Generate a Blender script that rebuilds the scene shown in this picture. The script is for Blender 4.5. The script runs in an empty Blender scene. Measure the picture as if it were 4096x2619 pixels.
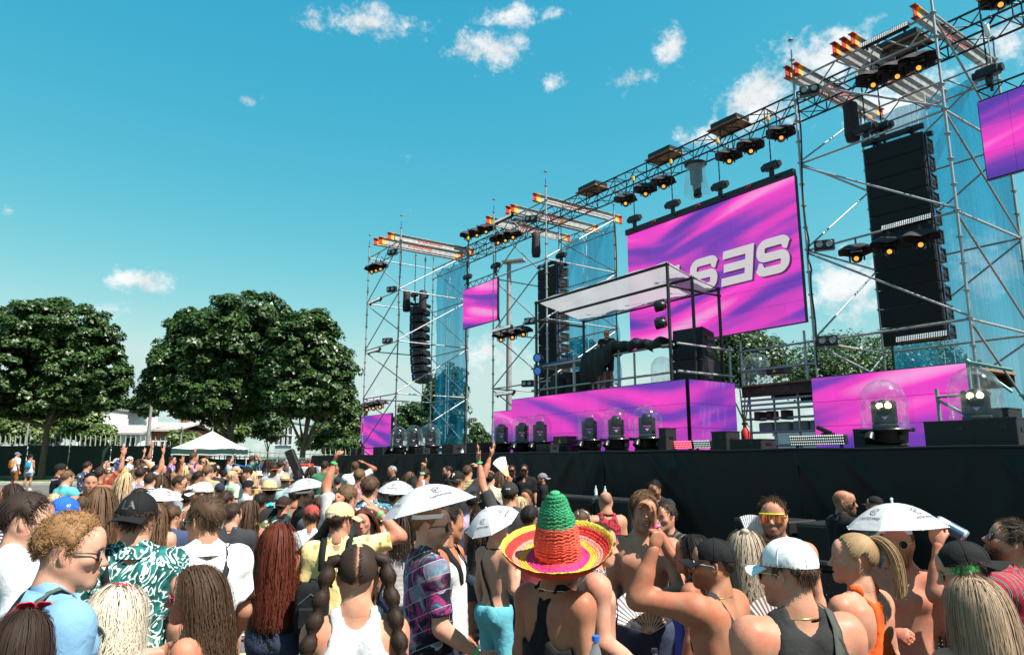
import bpy, bmesh, math, random, time
import numpy as np
from mathutils import Vector, Matrix, Quaternion
T0 = time.time()
SC = bpy.context.scene
COL = SC.collection
# ------------------------------------------------------------------ camera
YAW = math.radians(35.0); PIT = math.radians(10.61); CAMZ = 1.95
cam_d = bpy.data.cameras.new('camera'); cam = bpy.data.objects.new('camera', cam_d); COL.objects.link(cam)
cam_d.sensor_width = 36; cam_d.lens = 2831.0 / 4096 * 36; cam_d.clip_end = 4000; cam_d.clip_start = 0.05
cam.location = (0, 0, CAMZ)
cam.rotation_euler = (math.radians(90) + PIT, 0, math.radians(90) - YAW)
SC.camera = cam
# ------------------------------------------------------------------ world and sun
EXPO = 2.3
SUN_EL = math.radians(56); SUN_DIR = Vector((math.cos(SUN_EL) * .945, math.cos(SUN_EL) * .327, math.sin(SUN_EL))).normalized()
w = bpy.data.worlds.new('World'); SC.world = w; w.use_nodes = True
sun_d = bpy.data.lights.new('sun', 'SUN'); sun_d.energy = 5.0; sun_d.angle = math.radians(.53); sun_d.color = (1, .945, .86)
sun = bpy.data.objects.new('sun', sun_d); COL.objects.link(sun)
sun.rotation_euler = (-SUN_DIR).to_track_quat('-Z', 'Y').to_euler(); sun.location = (20, -5, 40)
SC.view_settings.view_transform = 'Standard'; SC.view_settings.look = 'None'
SC.view_settings.exposure = math.log2(EXPO); SC.view_settings.gamma = 1.0; SC.view_settings.use_curve_mapping = False
SC.cycles.max_bounces = 6; SC.cycles.transparent_max_bounces = 16; SC.cycles.use_denoising = True
SC.cycles.caustics_reflective = False; SC.cycles.caustics_refractive = False

# photograph geometry: pixel of the 4096-wide photograph + a known plane -> a point of the place
FPX = 2831.0; PCX = 2048.0; PCY = 1309.5
FW0 = Vector((-math.cos(YAW), math.sin(YAW), 0)); RT = Vector((math.sin(YAW), math.cos(YAW), 0))
FW = FW0 * math.cos(PIT) + Vector((0, 0, math.sin(PIT))); UPV = -FW0 * math.sin(PIT) + Vector((0, 0, math.cos(PIT)))
CAMP = Vector((0, 0, CAMZ))
def ray(px, py): return FW + RT * ((px - PCX) / FPX) + UPV * ((PCY - py) / FPX)
def atY(px, py, Y): d = ray(px, py); return CAMP + d * (Y / d.y)
def atX(px, py, X): d = ray(px, py); return CAMP + d * (X / d.x)
def atZ(px, py, Z): d = ray(px, py); return CAMP + d * ((Z - CAMZ) / d.z)
def atD(px, py, D): return CAMP + ray(px, py) * D
def rdir(px, py): return ray(px, py).normalized()

def sky_world():
    nt = w.node_tree; N = nt.nodes; L = nt.links; N.clear()
    out = N.new('ShaderNodeOutputWorld'); bg = N.new('ShaderNodeBackground'); L.new(bg.outputs[0], out.inputs[0])
    sky = N.new('ShaderNodeTexSky'); sky.sky_type = 'NISHITA'; sky.sun_disc = False
    sky.sun_elevation = SUN_EL; sky.sun_rotation = math.atan2(SUN_DIR.x, SUN_DIR.y)
    sky.air_density = 1.25; sky.dust_density = .35; sky.ozone_density = 1.2; sky.altitude = 50
    tc = N.new('ShaderNodeTexCoord')
    def math_(op, a, b=None, c=None):
        m = N.new('ShaderNodeMath'); m.operation = op
        for i, v in enumerate((a, b, c)):
            if v is None: continue
            if isinstance(v, (int, float)): m.inputs[i].default_value = v
            else: L.new(v, m.inputs[i])
        return m.outputs[0]
    # photographic colour response of the clear sky, channel by channel
    K = .13; sp = N.new('ShaderNodeSeparateColor'); L.new(sky.outputs[0], sp.inputs[0])
    r_ = math_('MINIMUM', math_('MULTIPLY', math_('POWER', math_('MULTIPLY', sp.outputs[0], K * .66 / .231), 2.0), .235), .6)
    g_ = math_('MINIMUM', math_('MULTIPLY', math_('POWER', math_('MULTIPLY', sp.outputs[1], K * 1.20 / .57), .66), .61), .8)
    b_ = math_('MINIMUM', math_('MULTIPLY', math_('POWER', math_('MULTIPLY', sp.outputs[2], K * 1.06 / .79), .34), .75), .86)
    tint = N.new('ShaderNodeCombineColor')
    for i, q in enumerate((r_, g_, b_)): L.new(math_('MULTIPLY', q, 1 / K / EXPO), tint.inputs[i])
    def dot(v):
        m = N.new('ShaderNodeVectorMath'); m.operation = 'DOT_PRODUCT'; L.new(tc.outputs['Generated'], m.inputs[0]); m.inputs[1].default_value = v
        return m.outputs['Value']
    sep = N.new('ShaderNodeSeparateXYZ'); L.new(tc.outputs['Generated'], sep.inputs[0]); z = sep.outputs['Z']
    def noise(scale, det, rough, sq, off=0):
        mp = N.new('ShaderNodeMapping'); mp.inputs['Scale'].default_value = (1, 1, sq); mp.inputs['Location'].default_value = (off, off * .7, off * .3)
        L.new(tc.outputs['Generated'], mp.inputs[0])
        n = N.new('ShaderNodeTexNoise'); n.inputs['Scale'].default_value = scale; n.inputs['Detail'].default_value = det; n.inputs['Roughness'].default_value = rough
        L.new(mp.outputs[0], n.inputs['Vector']); return n.outputs[0]
    n1 = noise(7.0, 9, .66, 1.5); n2 = noise(30, 8, .7, 1.1, 3.1)
    nz = math_('ADD', math_('MULTIPLY', n1, .85), math_('SUBTRACT', math_('MULTIPLY', n2, .95), .39))
    # cumulus groups: pixel centre, half width, half height, weight
    groups = [(1490, 95, 300, 90, .9), (1950, 200, 200, 95, 1.0), (2060, 60, 200, 70, .95), (2680, 170, 110, 110, .75), (2500, 310, 170, 80, .55),
              (2200, 340, 60, 60, .6), (550, 1120, 150, 62, 1.15), (440, 1235, 110, 45, .8), (50, 840, 90, 80, .55), (3050, 400, 250, 190, 1.0), (3330, 240, 300, 200, 1.0), (2800, 540, 120, 70, .8),
              (3600, 420, 260, 200, .85), (3990, 170, 200, 130, .9), (3380, 1130, 260, 190, 1.0), (3950, 1080, 230, 220, .95), (1940, 1420, 170, 130, .75), (980, 400, 120, 50, .5)]
    acc = None
    for px, py, rx, ry, wt in groups:
        c = rdir(px, py); ux = rdir(px + rx, py) - c; uy = rdir(px, py - ry) - c
        ex = ux / ux.length_squared; ey = uy / uy.length_squared
        a = math_('SUBTRACT', dot(ex), c.dot(ex)); b = math_('SUBTRACT', dot(ey), c.dot(ey))
        r = math_('SQRT', math_('ADD', math_('MULTIPLY', a, a), math_('MULTIPLY', b, b)))
        front = math_('GREATER_THAN', dot(c), .3)
        m = math_('MULTIPLY', math_('MULTIPLY', math_('MAXIMUM', math_('SUBTRACT', 1.0, math_('MULTIPLY', r, .68)), 0), wt), front)
        acc = m if acc is None else math_('MAXIMUM', acc, m)
    low = math_('MULTIPLY', math_('MAXIMUM', math_('SUBTRACT', 1.0, math_('MULTIPLY', math_('ABSOLUTE', z), 4.2)), 0), .62)
    acc = math_('MAXIMUM', acc, low)
    dens = math_('ADD', math_('MULTIPLY', acc, .55), nz)
    ramp = N.new('ShaderNodeMapRange'); ramp.interpolation_type = 'SMOOTHSTEP'; L.new(dens, ramp.inputs[0])
    ramp.inputs[1].default_value = .73; ramp.inputs[2].default_value = 1.04
    n3 = noise(13, 5, .6, 1.5, 7.7)
    shade = N.new('ShaderNodeMapRange'); L.new(n3, shade.inputs[0]); shade.inputs[1].default_value = .35; shade.inputs[2].default_value = .6
    shade.inputs[3].default_value = 6.2 / EXPO; shade.inputs[4].default_value = 8.2 / EXPO
    ccol = N.new('ShaderNodeMix'); ccol.data_type = 'RGBA'; ccol.blend_type = 'MULTIPLY'; ccol.inputs[0].default_value = 1
    ccol.inputs[6].default_value = (.95, .985, 1, 1); cc = N.new('ShaderNodeCombineColor'); [L.new(shade.outputs[0], cc.inputs[i]) for i in range(3)]
    L.new(cc.outputs[0], ccol.inputs[7])
    mix = N.new('ShaderNodeMix'); mix.data_type = 'RGBA'; L.new(ramp.outputs[0], mix.inputs[0]); L.new(tint.outputs[0], mix.inputs[6]); L.new(ccol.outputs[2], mix.inputs[7])
    L.new(mix.outputs[2], bg.inputs[0]); bg.inputs[1].default_value = .13
sky_world()
# ------------------------------------------------------------------ helpers
RNG = random.Random(7)
def ground_z(x, y):
    f = -x * math.cos(YAW) + y * math.sin(YAW)
    t = min(1, max(0, (10.5 - y) / 3.5)); t = t * t * (3 - 2 * t)
    return .022 * max(0.0, f - 7) * t if f < 60 else .022 * 53 * t
MATS = {}
def mat(name, col=(.5, .5, .5), rough=.6, metal=0.0, noise=0.0, nscale=8.0, bump=0.0, bscale=60.0, emit=None, estr=1.0, alpha=1.0, trans=0.0, sheen=0.0, coat=0.0, sub=0.0, spec=.5, ior=1.45):
    if name in MATS: return MATS[name]
    m = bpy.data.materials.new(name); m.use_nodes = True; nt = m.node_tree; N = nt.nodes; L = nt.links
    b = N['Principled BSDF']; b.inputs['Base Color'].default_value = (*col, 1); b.inputs['Roughness'].default_value = rough; b.inputs['Metallic'].default_value = metal
    b.inputs['Alpha'].default_value = alpha; b.inputs['Transmission Weight'].default_value = trans; b.inputs['Sheen Weight'].default_value = sheen
    b.inputs['Coat Weight'].default_value = coat; b.inputs['Subsurface Weight'].default_value = sub; b.inputs['Specular IOR Level'].default_value = spec; b.inputs['IOR'].default_value = ior
    if sub: b.inputs['Subsurface Radius'].default_value = (1, .35, .2); b.inputs['Subsurface Scale'].default_value = .006
    if emit is not None: b.inputs['Emission Color'].default_value = (*emit, 1); b.inputs['Emission Strength'].default_value = estr
    tc = N.new('ShaderNodeTexCoord')
    if noise > 0:
        n = N.new('ShaderNodeTexNoise'); n.inputs['Scale'].default_value = nscale; n.inputs['Detail'].default_value = 6; L.new(tc.outputs['Object'], n.inputs['Vector'])
        mr = N.new('ShaderNodeMapRange'); mr.inputs[1].default_value = .3; mr.inputs[2].default_value = .7; mr.inputs[3].default_value = 1 - noise; mr.inputs[4].default_value = 1 + noise * .6
        L.new(n.outputs[0], mr.inputs[0]); cc = N.new('ShaderNodeCombineColor'); [L.new(mr.outputs[0], cc.inputs[i]) for i in range(3)]
        mx = N.new('ShaderNodeMix'); mx.data_type = 'RGBA'; mx.blend_type = 'MULTIPLY'; mx.inputs[0].default_value = 1; mx.inputs[6].default_value = (*col, 1)
        L.new(cc.outputs[0], mx.inputs[7]); L.new(mx.outputs[2], b.inputs['Base Color'])
    if bump > 0:
        n = N.new('ShaderNodeTexNoise'); n.inputs['Scale'].default_value = bscale; n.inputs['Detail'].default_value = 4; L.new(tc.outputs['Object'], n.inputs['Vector'])
        bp = N.new('ShaderNodeBump'); bp.inputs['Strength'].default_value = bump; bp.inputs['Distance'].default_value = .01; L.new(n.outputs[0], bp.inputs['Height']); L.new(bp.outputs[0], b.inputs['Normal'])
    MATS[name] = m; return m

class MB:
    """collects shapes for one mesh"""
    def __init__(s): s.v = []; s.f = []; s.m = []; s.mi = 0; s.sm = []
    def add(s, vs, fs, smooth=False):
        o = len(s.v); s.v += [tuple(p) for p in vs]
        for f in fs: s.f.append(tuple(i + o for i in f)); s.m.append(s.mi); s.sm.append(smooth)
        return s
    def box(s, c, d, R=None, bev=0.0):
        c = Vector(c); h = Vector(d) / 2
        if bev <= 0:
            P = [Vector((sx * h.x, sy * h.y, sz * h.z)) for sx in (-1, 1) for sy in (-1, 1) for sz in (-1, 1)]
            F = [(0, 1, 3, 2), (4, 6, 7, 5), (0, 4, 5, 1), (2, 3, 7, 6), (0, 2, 6, 4), (1, 5, 7, 3)]
        else:
            b = min(bev, min(h) * .9); P = []; F = []
            idx = {}
            for sx in (-1, 1):
                for sy in (-1, 1):
                    for sz in (-1, 1):
                        for ax in range(3):
                            q = [sx * h.x, sy * h.y, sz * h.z]
                            for k in range(3):
                                if k != ax: q[k] -= (sx, sy, sz)[k] * b
                            idx[(sx, sy, sz, ax)] = len(P); P.append(Vector(q))
            for ax in range(3):
                o1, o2 = [k for k in range(3) if k != ax]
                for sg in (-1, 1):
                    ring = []
                    for a, bb in ((-1, -1), (1, -1), (1, 1), (-1, 1)):
                        t = [0, 0, 0]; t[ax] = sg; t[o1] = a; t[o2] = bb; ring.append(idx[(*t, ax)])
                    F.append(tuple(ring))
            for a1 in range(3):
                for a2 in range(a1 + 1, 3):
                    a3 = 3 - a1 - a2
                    for s1 in (-1, 1):
                        for s2 in (-1, 1):
                            def I(s3, ax): t = [0, 0, 0]; t[a1] = s1; t[a2] = s2; t[a3] = s3; return idx[(*t, ax)]
                            F.append((I(-1, a1), I(1, a1), I(1, a2), I(-1, a2)))
            for sx in (-1, 1):
                for sy in (-1, 1):
                    for sz in (-1, 1): F.append(tuple(idx[(sx, sy, sz, ax)] for ax in range(3)))
        if R is not None: P = [R @ p for p in P]
        return s.add([p + c for p in P], F)
    def cyl(s, p0, p1, r0, r1=None, n=10, caps=True, smooth=True):
        p0 = Vector(p0); p1 = Vector(p1); r1 = r0 if r1 is None else r1
        d = (p1 - p0).normalized(); a = d.orthogonal().normalized(); b = d.cross(a)
        P = []
        for p, r in ((p0, r0), (p1, r1)):
            for i in range(n): t = 2 * math.pi * i / n; P.append(p + a * (r * math.cos(t)) + b * (r * math.sin(t)))
        s.add(P, [(i, (i + 1) % n, n + (i + 1) % n, n + i) for i in range(n)], smooth)
        if caps: s.add(P, [tuple(reversed(range(n))), tuple(range(n, 2 * n))])
        return s
    def tube(s, pts, r, n=6, caps=True):
        pts = [Vector(p) for p in pts]; P = []; k = len(pts); rs = r if isinstance(r, (list, tuple)) else [r] * k
        a = None
        for i, p in enumerate(pts):
            d = (pts[min(i + 1, k - 1)] - pts[max(i - 1, 0)])
            if d.length < 1e-9: d = Vector((0, 0, 1))
            d.normalize()
            a = d.orthogonal().normalized() if a is None else (a - d * a.dot(d)).normalized()
            b = d.cross(a)
            for j in range(n): t = 2 * math.pi * j / n; P.append(p + a * (rs[i] * math.cos(t)) + b * (rs[i] * math.sin(t)))
        s.add(P, [(i * n + j, i * n + (j + 1) % n, (i + 1) * n + (j + 1) % n, (i + 1) * n + j) for i in range(k - 1) for j in range(n)], True)
        if caps: s.add(P, [tuple(reversed(range(n))), tuple(range((k - 1) * n, k * n))])
        return s
    def lathe(s, prof, c=(0, 0, 0), n=20, R=None, smooth=True, a0=0, a1=2 * math.pi):
        c = Vector(c); P = []; k = len(prof); full = abs(a1 - a0 - 2 * math.pi) < 1e-6; m = n if full else n + 1
        for r, z in prof:
            for i in range(m):
                t = a0 + (a1 - a0) * i / n; p = Vector((r * math.cos(t), r * math.sin(t), z)); P.append((R @ p if R is not None else p) + c)
        F = []
        for i in range(k - 1):
            for j in range(n):
                j2 = (j + 1) % m
                F.append((i * m + j, i * m + j2, (i + 1) * m + j2, (i + 1) * m + j))
        return s.add(P, F, smooth)
    def ell(s, c, r, n=14, k=8, R=None):
        prof = [(math.sin(math.pi * i / k), -math.cos(math.pi * i / k)) for i in range(k + 1)]
        rr = Vector(r if hasattr(r, '__len__') else (r, r, r)); P = []; c = Vector(c)
        for a, z in prof:
            for j in range(n):
                t = 2 * math.pi * j / n; p = Vector((a * math.cos(t) * rr.x, a * math.sin(t) * rr.y, z * rr.z)); P.append((R @ p if R is not None else p) + c)
        return s.add(P, [(i * n + j, i * n + (j + 1) % n, (i + 1) * n + (j + 1) % n, (i + 1) * n + j) for i in range(k) for j in range(n)], True)
    def poly(s, pts): return s.add(pts, [tuple(range(len(pts)))])
    def prism(s, pts, off):
        """closed outline extruded by vector off"""
        off = Vector(off); n = len(pts); P = [Vector(p) for p in pts] + [Vector(p) + off for p in pts]
        return s.add(P, [tuple(reversed(range(n))), tuple(range(n, 2 * n))] + [(i, (i + 1) % n, n + (i + 1) % n, n + i) for i in range(n)])
    def grid(s, fn, nu, nv, smooth=True):
        P = [fn(i / nu, j / nv) for j in range(nv + 1) for i in range(nu + 1)]
        return s.add(P, [(j * (nu + 1) + i, j * (nu + 1) + i + 1, (j + 1) * (nu + 1) + i + 1, (j + 1) * (nu + 1) + i) for j in range(nv) for i in range(nu)], smooth)
    def mesh(s, name, off=None):
        me = bpy.data.meshes.new(name)
        v = s.v if off is None else [(p[0] - off[0], p[1] - off[1], p[2] - off[2]) for p in s.v]
        me.from_pydata(v, [], s.f)
        if any(s.sm): me.polygons.foreach_set('use_smooth', s.sm)
        if any(s.m): me.polygons.foreach_set('material_index', s.m)
        return me
def npmesh(name, V, Fq, smooth=True):
    """fast mesh from numpy arrays (faces all of one size)"""
    me = bpy.data.meshes.new(name); V = np.asarray(V, np.float32); Fq = np.asarray(Fq, np.int32); nf, k = Fq.shape
    me.vertices.add(len(V)); me.vertices.foreach_set('co', V.ravel())
    me.loops.add(nf * k); me.loops.foreach_set('vertex_index', Fq.ravel())
    me.polygons.add(nf); me.polygons.foreach_set('loop_start', np.arange(0, nf * k, k, dtype=np.int32)); me.polygons.foreach_set('loop_total', np.full(nf, k, np.int32))
    if smooth: me.polygons.foreach_set('use_smooth', np.ones(nf, bool))
    me.update(calc_edges=True); return me
def tag(o, label=None, cat=None, group=None, kind=None):
    if label: o['label'] = label
    if cat: o['category'] = cat
    if group: o['group'] = group
    if kind: o['kind'] = kind
    return o
def thing(name, label, cat, loc=(0, 0, 0), group=None, rz=0.0):
    o = bpy.data.objects.new(name, None); o.empty_display_size = .2; COL.objects.link(o); o.location = loc; o.rotation_euler = (0, 0, rz)
    return tag(o, label, cat, group)
def obj(name, me, mats, parent=None, loc=None):
    """link a mesh (MB or Mesh) as an object; when parented, coordinates are the parent's"""
    if isinstance(me, MB): me = me.mesh(name)
    for m in (mats if isinstance(mats, (list, tuple)) else [mats]):
        if len(me.materials) == 0 or m not in list(me.materials) or isinstance(mats, (list, tuple)): me.materials.append(m)
    o = bpy.data.objects.new(name, me); COL.objects.link(o)
    if parent is not None: o.parent = parent
    if loc is not None: o.location = loc
    return o
def solo(name, mb, mats, label, cat, group=None, loc=(0, 0, 0)):
    """a thing that is one mesh; mb in world coordinates, origin moved to loc"""
    o = obj(name, mb.mesh(name, loc), mats); o.location = loc
    return tag(o, label, cat, group)
def link_shared(name, me, parent=None, M=None):
    o = bpy.data.objects.new(name, me); COL.objects.link(o)
    if parent is not None: o.parent = parent
    if M is not None: o.matrix_local = M
    return o
_tubes = {}
def unit_tube(m):
    if m.name not in _tubes:
        me = MB().cyl((0, 0, 0), (0, 0, 1), 1, n=8).mesh('tube'); me.materials.append(m); _tubes[m.name] = me
    return _tubes[m.name]
def bar(name, p0, p1, r, m, parent, off=(0, 0, 0)):
    p0 = Vector(p0) - Vector(off); p1 = Vector(p1) - Vector(off); d = p1 - p0
    M = Matrix.Translation(p0) @ d.to_track_quat('Z', 'Y').to_matrix().to_4x4() @ Matrix.Diagonal((r, r, d.length, 1))
    return link_shared(name, unit_tube(m), parent, M)
def copy_tree(o, parent=None):
    c = o.copy(); COL.objects.link(c)
    if parent is not None: c.parent = parent
    for ch in list(o.children): copy_tree(ch, c)
    return c
def text_mesh(txt, size=1.0, ex=0.0, bold=0.0, font_shear=0.0):
    cu = bpy.data.curves.new('lettering', 'FONT'); cu.body = txt; cu.size = size; cu.extrude = ex; cu.offset = bold; cu.align_x = 'CENTER'; cu.align_y = 'CENTER'; cu.shear = font_shear; cu.resolution_u = 3
    o = bpy.data.objects.new('lettering', cu); COL.objects.link(o)
    me = bpy.data.meshes.new_from_object(o.evaluated_get(bpy.context.evaluated_depsgraph_get())); bpy.data.objects.remove(o); bpy.data.curves.remove(cu)
    return me

# common materials
M_STEEL = mat('galvanised_steel', (.34, .35, .36), .45, .6, .3, 5, .15, 40)
M_ALU = mat('mill_aluminium', (.36, .355, .345), .5, .45, .3, 6)
M_BLACK = mat('black_paint', (.008, .008, .009), .45, 0, .2, 6)
M_BLACKMET = mat('black_truss_paint', (.02, .021, .024), .4, .3, .3, 12)
M_PLAST = mat('black_plastic', (.006, .006, .0065), .38, 0, .2, 9, .1, 80)
M_CAB = mat('speaker_cabinet_paint', (.007, .0075, .008), .6, 0, .2, 20, .25, 220)
M_GRILLE = mat('speaker_grille', (.003, .0032, .0035), .7, .1, .3, 200, .4, 400)
M_COVER = mat('rain_cover_fabric', (.022, .015, .02), .75, 0, .35, 14, .4, 30)
M_RED = mat('red_paint', (.45, .02, .015), .5, 0, .2, 10)
M_YEL = mat('yellow_paint', (.75, .38, .02), .5, 0, .15, 10)
M_WHITE = mat('white_paint', (.78, .78, .76), .5, 0, .08, 6)
M_AMBER = mat('amber_lamp', (.3, .12, .02), .2, emit=(1, .42, .06), estr=.55)
M_WARM = mat('warm_lamp', (.9, .8, .5), .2, emit=(1, .75, .3), estr=6)
M_LENS = mat('lamp_lens', (.35, .36, .38), .15, .3, .3, 60, .4, 120)
M_LEDDOT = mat('led_dot', (.6, .62, .6), .3, 0, emit=(.75, .8, .78), estr=.35)
M_BLUEM = mat('blue_clip', (.02, .12, .4), .4)
M_CHAIN = mat('chain_black', (.012, .012, .012), .4, .4)
M_CABLE = mat('cable_rubber', (.01, .01, .011), .5)
# ------------------------------------------------------------------ the ground
def FL(f,l,z=None):
    """forward / right of the camera on the ground"""
    p=FW0*f+RT*l
    p.z=ground_z(p.x,p.y)if z is None else z
    return p
def build_ground():
    xs=[-900,-400,-200]+list(np.linspace(-110,30,71))+[80,200,500];ys=[-500,-200,-90]+list(np.linspace(-60,60,61))+[150,400,900]
    V=[(x,y,ground_z(x,y))for y in ys for x in xs];n=len(xs)
    F=[(j*n+i,j*n+i+1,(j+1)*n+i+1,(j+1)*n+i)for j in range(len(ys)-1)for i in range(n-1)]
    m=mat('asphalt',(.10,.096,.09),.85,0,.28,1.3,.35,90)
    o=obj('ground',npmesh('ground',V,F),m);tag(o,'grey asphalt of the festival ground',kind='structure')
    # grass verge with kerb in front of the fence
    mg=mat('grass',(.09,.13,.03),.9,0,.4,6,.6,50);mk=mat('kerb_concrete',(.38,.36,.33),.8,0,.2,4)
    mb=MB()
    def fg(u,v):p=FL(38.2+v*14,-75+u*68);p.z+=.12;return p
    mb.grid(fg,60,8);tag(obj('verge',mb,mg),'strip of grass before the green fence',kind='structure')
    kb=MB()
    for i in range(60):
        a=FL(38.1,-75+i*1.13);b=FL(38.1,-75+i*1.13+1.12)
        kb.box((a+b)/2+Vector((0,0,.05)),(.25,1.12,.2),Matrix.Rotation(math.atan2(RT.y,RT.x)-math.pi/2,3,'Z'),.015)
    tag(obj('kerb',kb,mk),'concrete kerb along the grass',kind='structure')
    # painted parking lines
    ml=mat('worn_road_paint',(.6,.52,.3),.8,0,.3,5)
    for k in range(7):
        a=FL(7+k*2.6,-5.5-k*1.2);b=FL(7+k*2.6+.9,-1.5-k*1.2);d=(b-a).normalized();s=Vector((-d.y,d.x,0))*.06
        q=MB().add([a+s,b+s,b-s,a-s],[(0,3,2,1)])
        q.v=[(x,y,ground_z(x,y)+.008)for x,y,z in q.v]
        tag(obj('road_marking',q,ml),kind='structure')
build_ground()

# ------------------------------------------------------------------ trees
def leaf_mat(name,cols,tr=.35):
    if name in MATS:return MATS[name]
    m=bpy.data.materials.new(name);m.use_nodes=True;nt=m.node_tree;N=nt.nodes;L=nt.links;b=N['Principled BSDF'];out=N['Material Output']
    g=N.new('ShaderNodeNewGeometry');r=N.new('ShaderNodeValToRGB');L.new(g.outputs['Random Per Island'],r.inputs[0])
    r.color_ramp.elements[0].color=(*cols[0],1);r.color_ramp.elements[1].color=(*cols[-1],1)
    for i,c in enumerate(cols[1:-1]):e=r.color_ramp.elements.new((i+1)/(len(cols)-1));e.color=(*c,1)
    L.new(r.outputs[0],b.inputs['Base Color']);b.inputs['Roughness'].default_value=.42;b.inputs['Specular IOR Level'].default_value=.5
    t=N.new('ShaderNodeBsdfTranslucent');L.new(r.outputs[0],t.inputs[0]);mx=N.new('ShaderNodeMixShader');mx.inputs[0].default_value=tr
    L.new(b.outputs[0],mx.inputs[1]);L.new(t.outputs[0],mx.inputs[2]);L.new(mx.outputs[0],out.inputs[0]);MATS[name]=m;return m
M_MAPLE=leaf_mat('maple_leaf',[(.016,.042,.007),(.028,.068,.010),(.042,.092,.016),(.075,.125,.034)],.3)
M_LIME=leaf_mat('light_shrub_leaf',[(.04,.08,.014),(.08,.14,.03),(.13,.18,.05),(.2,.24,.1)])
M_MIDG=leaf_mat('mid_green_leaf',[(.02,.05,.012),(.04,.085,.02),(.065,.12,.03)])
M_BARK=mat('bark',(.11,.085,.06),.9,0,.35,9,.8,25)
def leaf_cloud(blobs,nclump,per,size,seed,clump=.55,shell=.55):
    rs=np.random.RandomState(seed);vol=np.array([b[1][0]*b[1][1]*b[1][2]for b in blobs])**.67;vol/=vol.sum()
    C=[];
    for k in range(nclump):
        c,r=blobs[rs.choice(len(blobs),p=vol)]
        d=rs.normal(size=3);d/=np.linalg.norm(d)
        rad=rs.uniform(shell,1.0)**.6
        C.append(np.concatenate([np.array(c)+d*np.array(r)*rad,d]))
    C=np.array(C);n=nclump*per;ci=np.repeat(np.arange(nclump),per)
    cr=rs.uniform(.6,1.25,nclump)[ci]*clump
    d=rs.normal(size=(n,3));d/=np.linalg.norm(d,axis=1)[:,None];d[:,2]=np.where(d[:,2]<-.35,-d[:,2],d[:,2])
    rad=rs.uniform(.45,1.0,n)**.5
    P=C[ci,:3]+d*(cr*rad)[:,None]*np.array([1,1,.9])
    nrm=d*.8+C[ci,3:]*.5+np.array([0,0,.55])+rs.normal(size=(n,3))*.45;nrm/=np.linalg.norm(nrm,axis=1)[:,None]
    t=np.cross(nrm,rs.normal(size=(n,3)));t/=np.linalg.norm(t,axis=1)[:,None];bt=np.cross(nrm,t)
    s=(size*rs.uniform(.6,1.3,n))[:,None]
    fold=nrm*s*.18
    q=rs.uniform(.7,1.2,(n,3));V=np.stack([P-t*s*.5*q[:,:1]+bt*s*.3,P+t*s*.55*q[:,1:2]+bt*s*.25,P-bt*s*.6*q[:,2:]-fold],1).reshape(-1,3)
    i=np.arange(n)*3
    return V,np.stack([i,i+1,i+2],1)
def tree(label,base,blobs,trunk_h,r,nclump,per,size,seed,m,group=None,clump=.55,limbs=7,name='maple_tree',cat='tree'):
    base=Vector(base);o=thing(name,label,cat,base,group)
    rg=random.Random(seed);mb=MB();top=Vector((rg.uniform(-.1,.1),rg.uniform(-.1,.1),trunk_h))
    mb.tube([(0,0,-.2),(0,0,.25),top*.5+Vector((.04,0,0)),top],[r*1.35,r,r*.85,r*.72],9)
    for k in range(limbs):
        c,rr=blobs[k%len(blobs)];a=rg.uniform(0,6.28)
        e=Vector(c)-base+Vector((math.cos(a)*rr[0]*.6,math.sin(a)*rr[1]*.6,rg.uniform(-.2,.5)*rr[2]))
        mid=top.lerp(e,.45)+Vector((0,0,-.15*rr[2]));st=top*rg.uniform(.82,1)
        mb.tube([st,mid,e],[r*.5,r*.3,r*.08],6)
    obj('trunk',mb,M_BARK,o)
    V,F=leaf_cloud([((Vector(c)-base),rr)for c,rr in blobs],nclump,per,size,seed,clump)
    cr=obj('crown',npmesh('crown',V,F,False),m,o);cr['kind']='stuff'
    return o
def pxblob(px,py,D,rpx,rpz,rdepth=None):
    k=D/FPX;rx=rpx*k
    return(tuple(atD(px,py,D)),(rx,rdepth or rx,rpz*k))
b0=FL(41,(172-PCX)/2880*41)
tree('broad dark green maple at the left edge before the fence',b0,
     [pxblob(130,1480,41,300,170),pxblob(230,1330,41,210,130),pxblob(60,1330,41,190,110),pxblob(330,1500,41,180,150),pxblob(-60,1480,41,220,150),pxblob(380,1390,41,110,90),pxblob(120,1600,41,300,80),pxblob(380,1590,41,110,60)],3.2,.2,1150,100,.2,3,M_MAPLE,'maples along the fence',.46)
b1=FL(41.5,(915-PCX)/2880*41.5)
tree('largest maple of the row, crown towering over the white canopy tent',b1,
     [pxblob(930,1400,42,230,170),pxblob(1010,1260,42,160,80),pxblob(800,1330,42,120,90),pxblob(790,1480,42,190,150),pxblob(880,1600,42,250,100),pxblob(660,1550,42,90,90),pxblob(1060,1500,42,160,150),pxblob(700,1420,42,80,70)],3.4,.24,1200,100,.2,5,M_MAPLE,'maples along the fence',.46)
b2=FL(40,(1205-PCX)/2880*40)
tree('round maple nearest the stage, forked trunk right of the tent',b2,
     [pxblob(1220,1400,40,140,130),pxblob(1300,1500,40,120,130),pxblob(1160,1500,40,130,120),pxblob(1220,1600,40,170,70),pxblob(1340,1580,40,80,70),pxblob(1240,1310,40,90,60)],2.9,.2,760,95,.2,8,M_MAPLE,'maples along the fence',.44)
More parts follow.
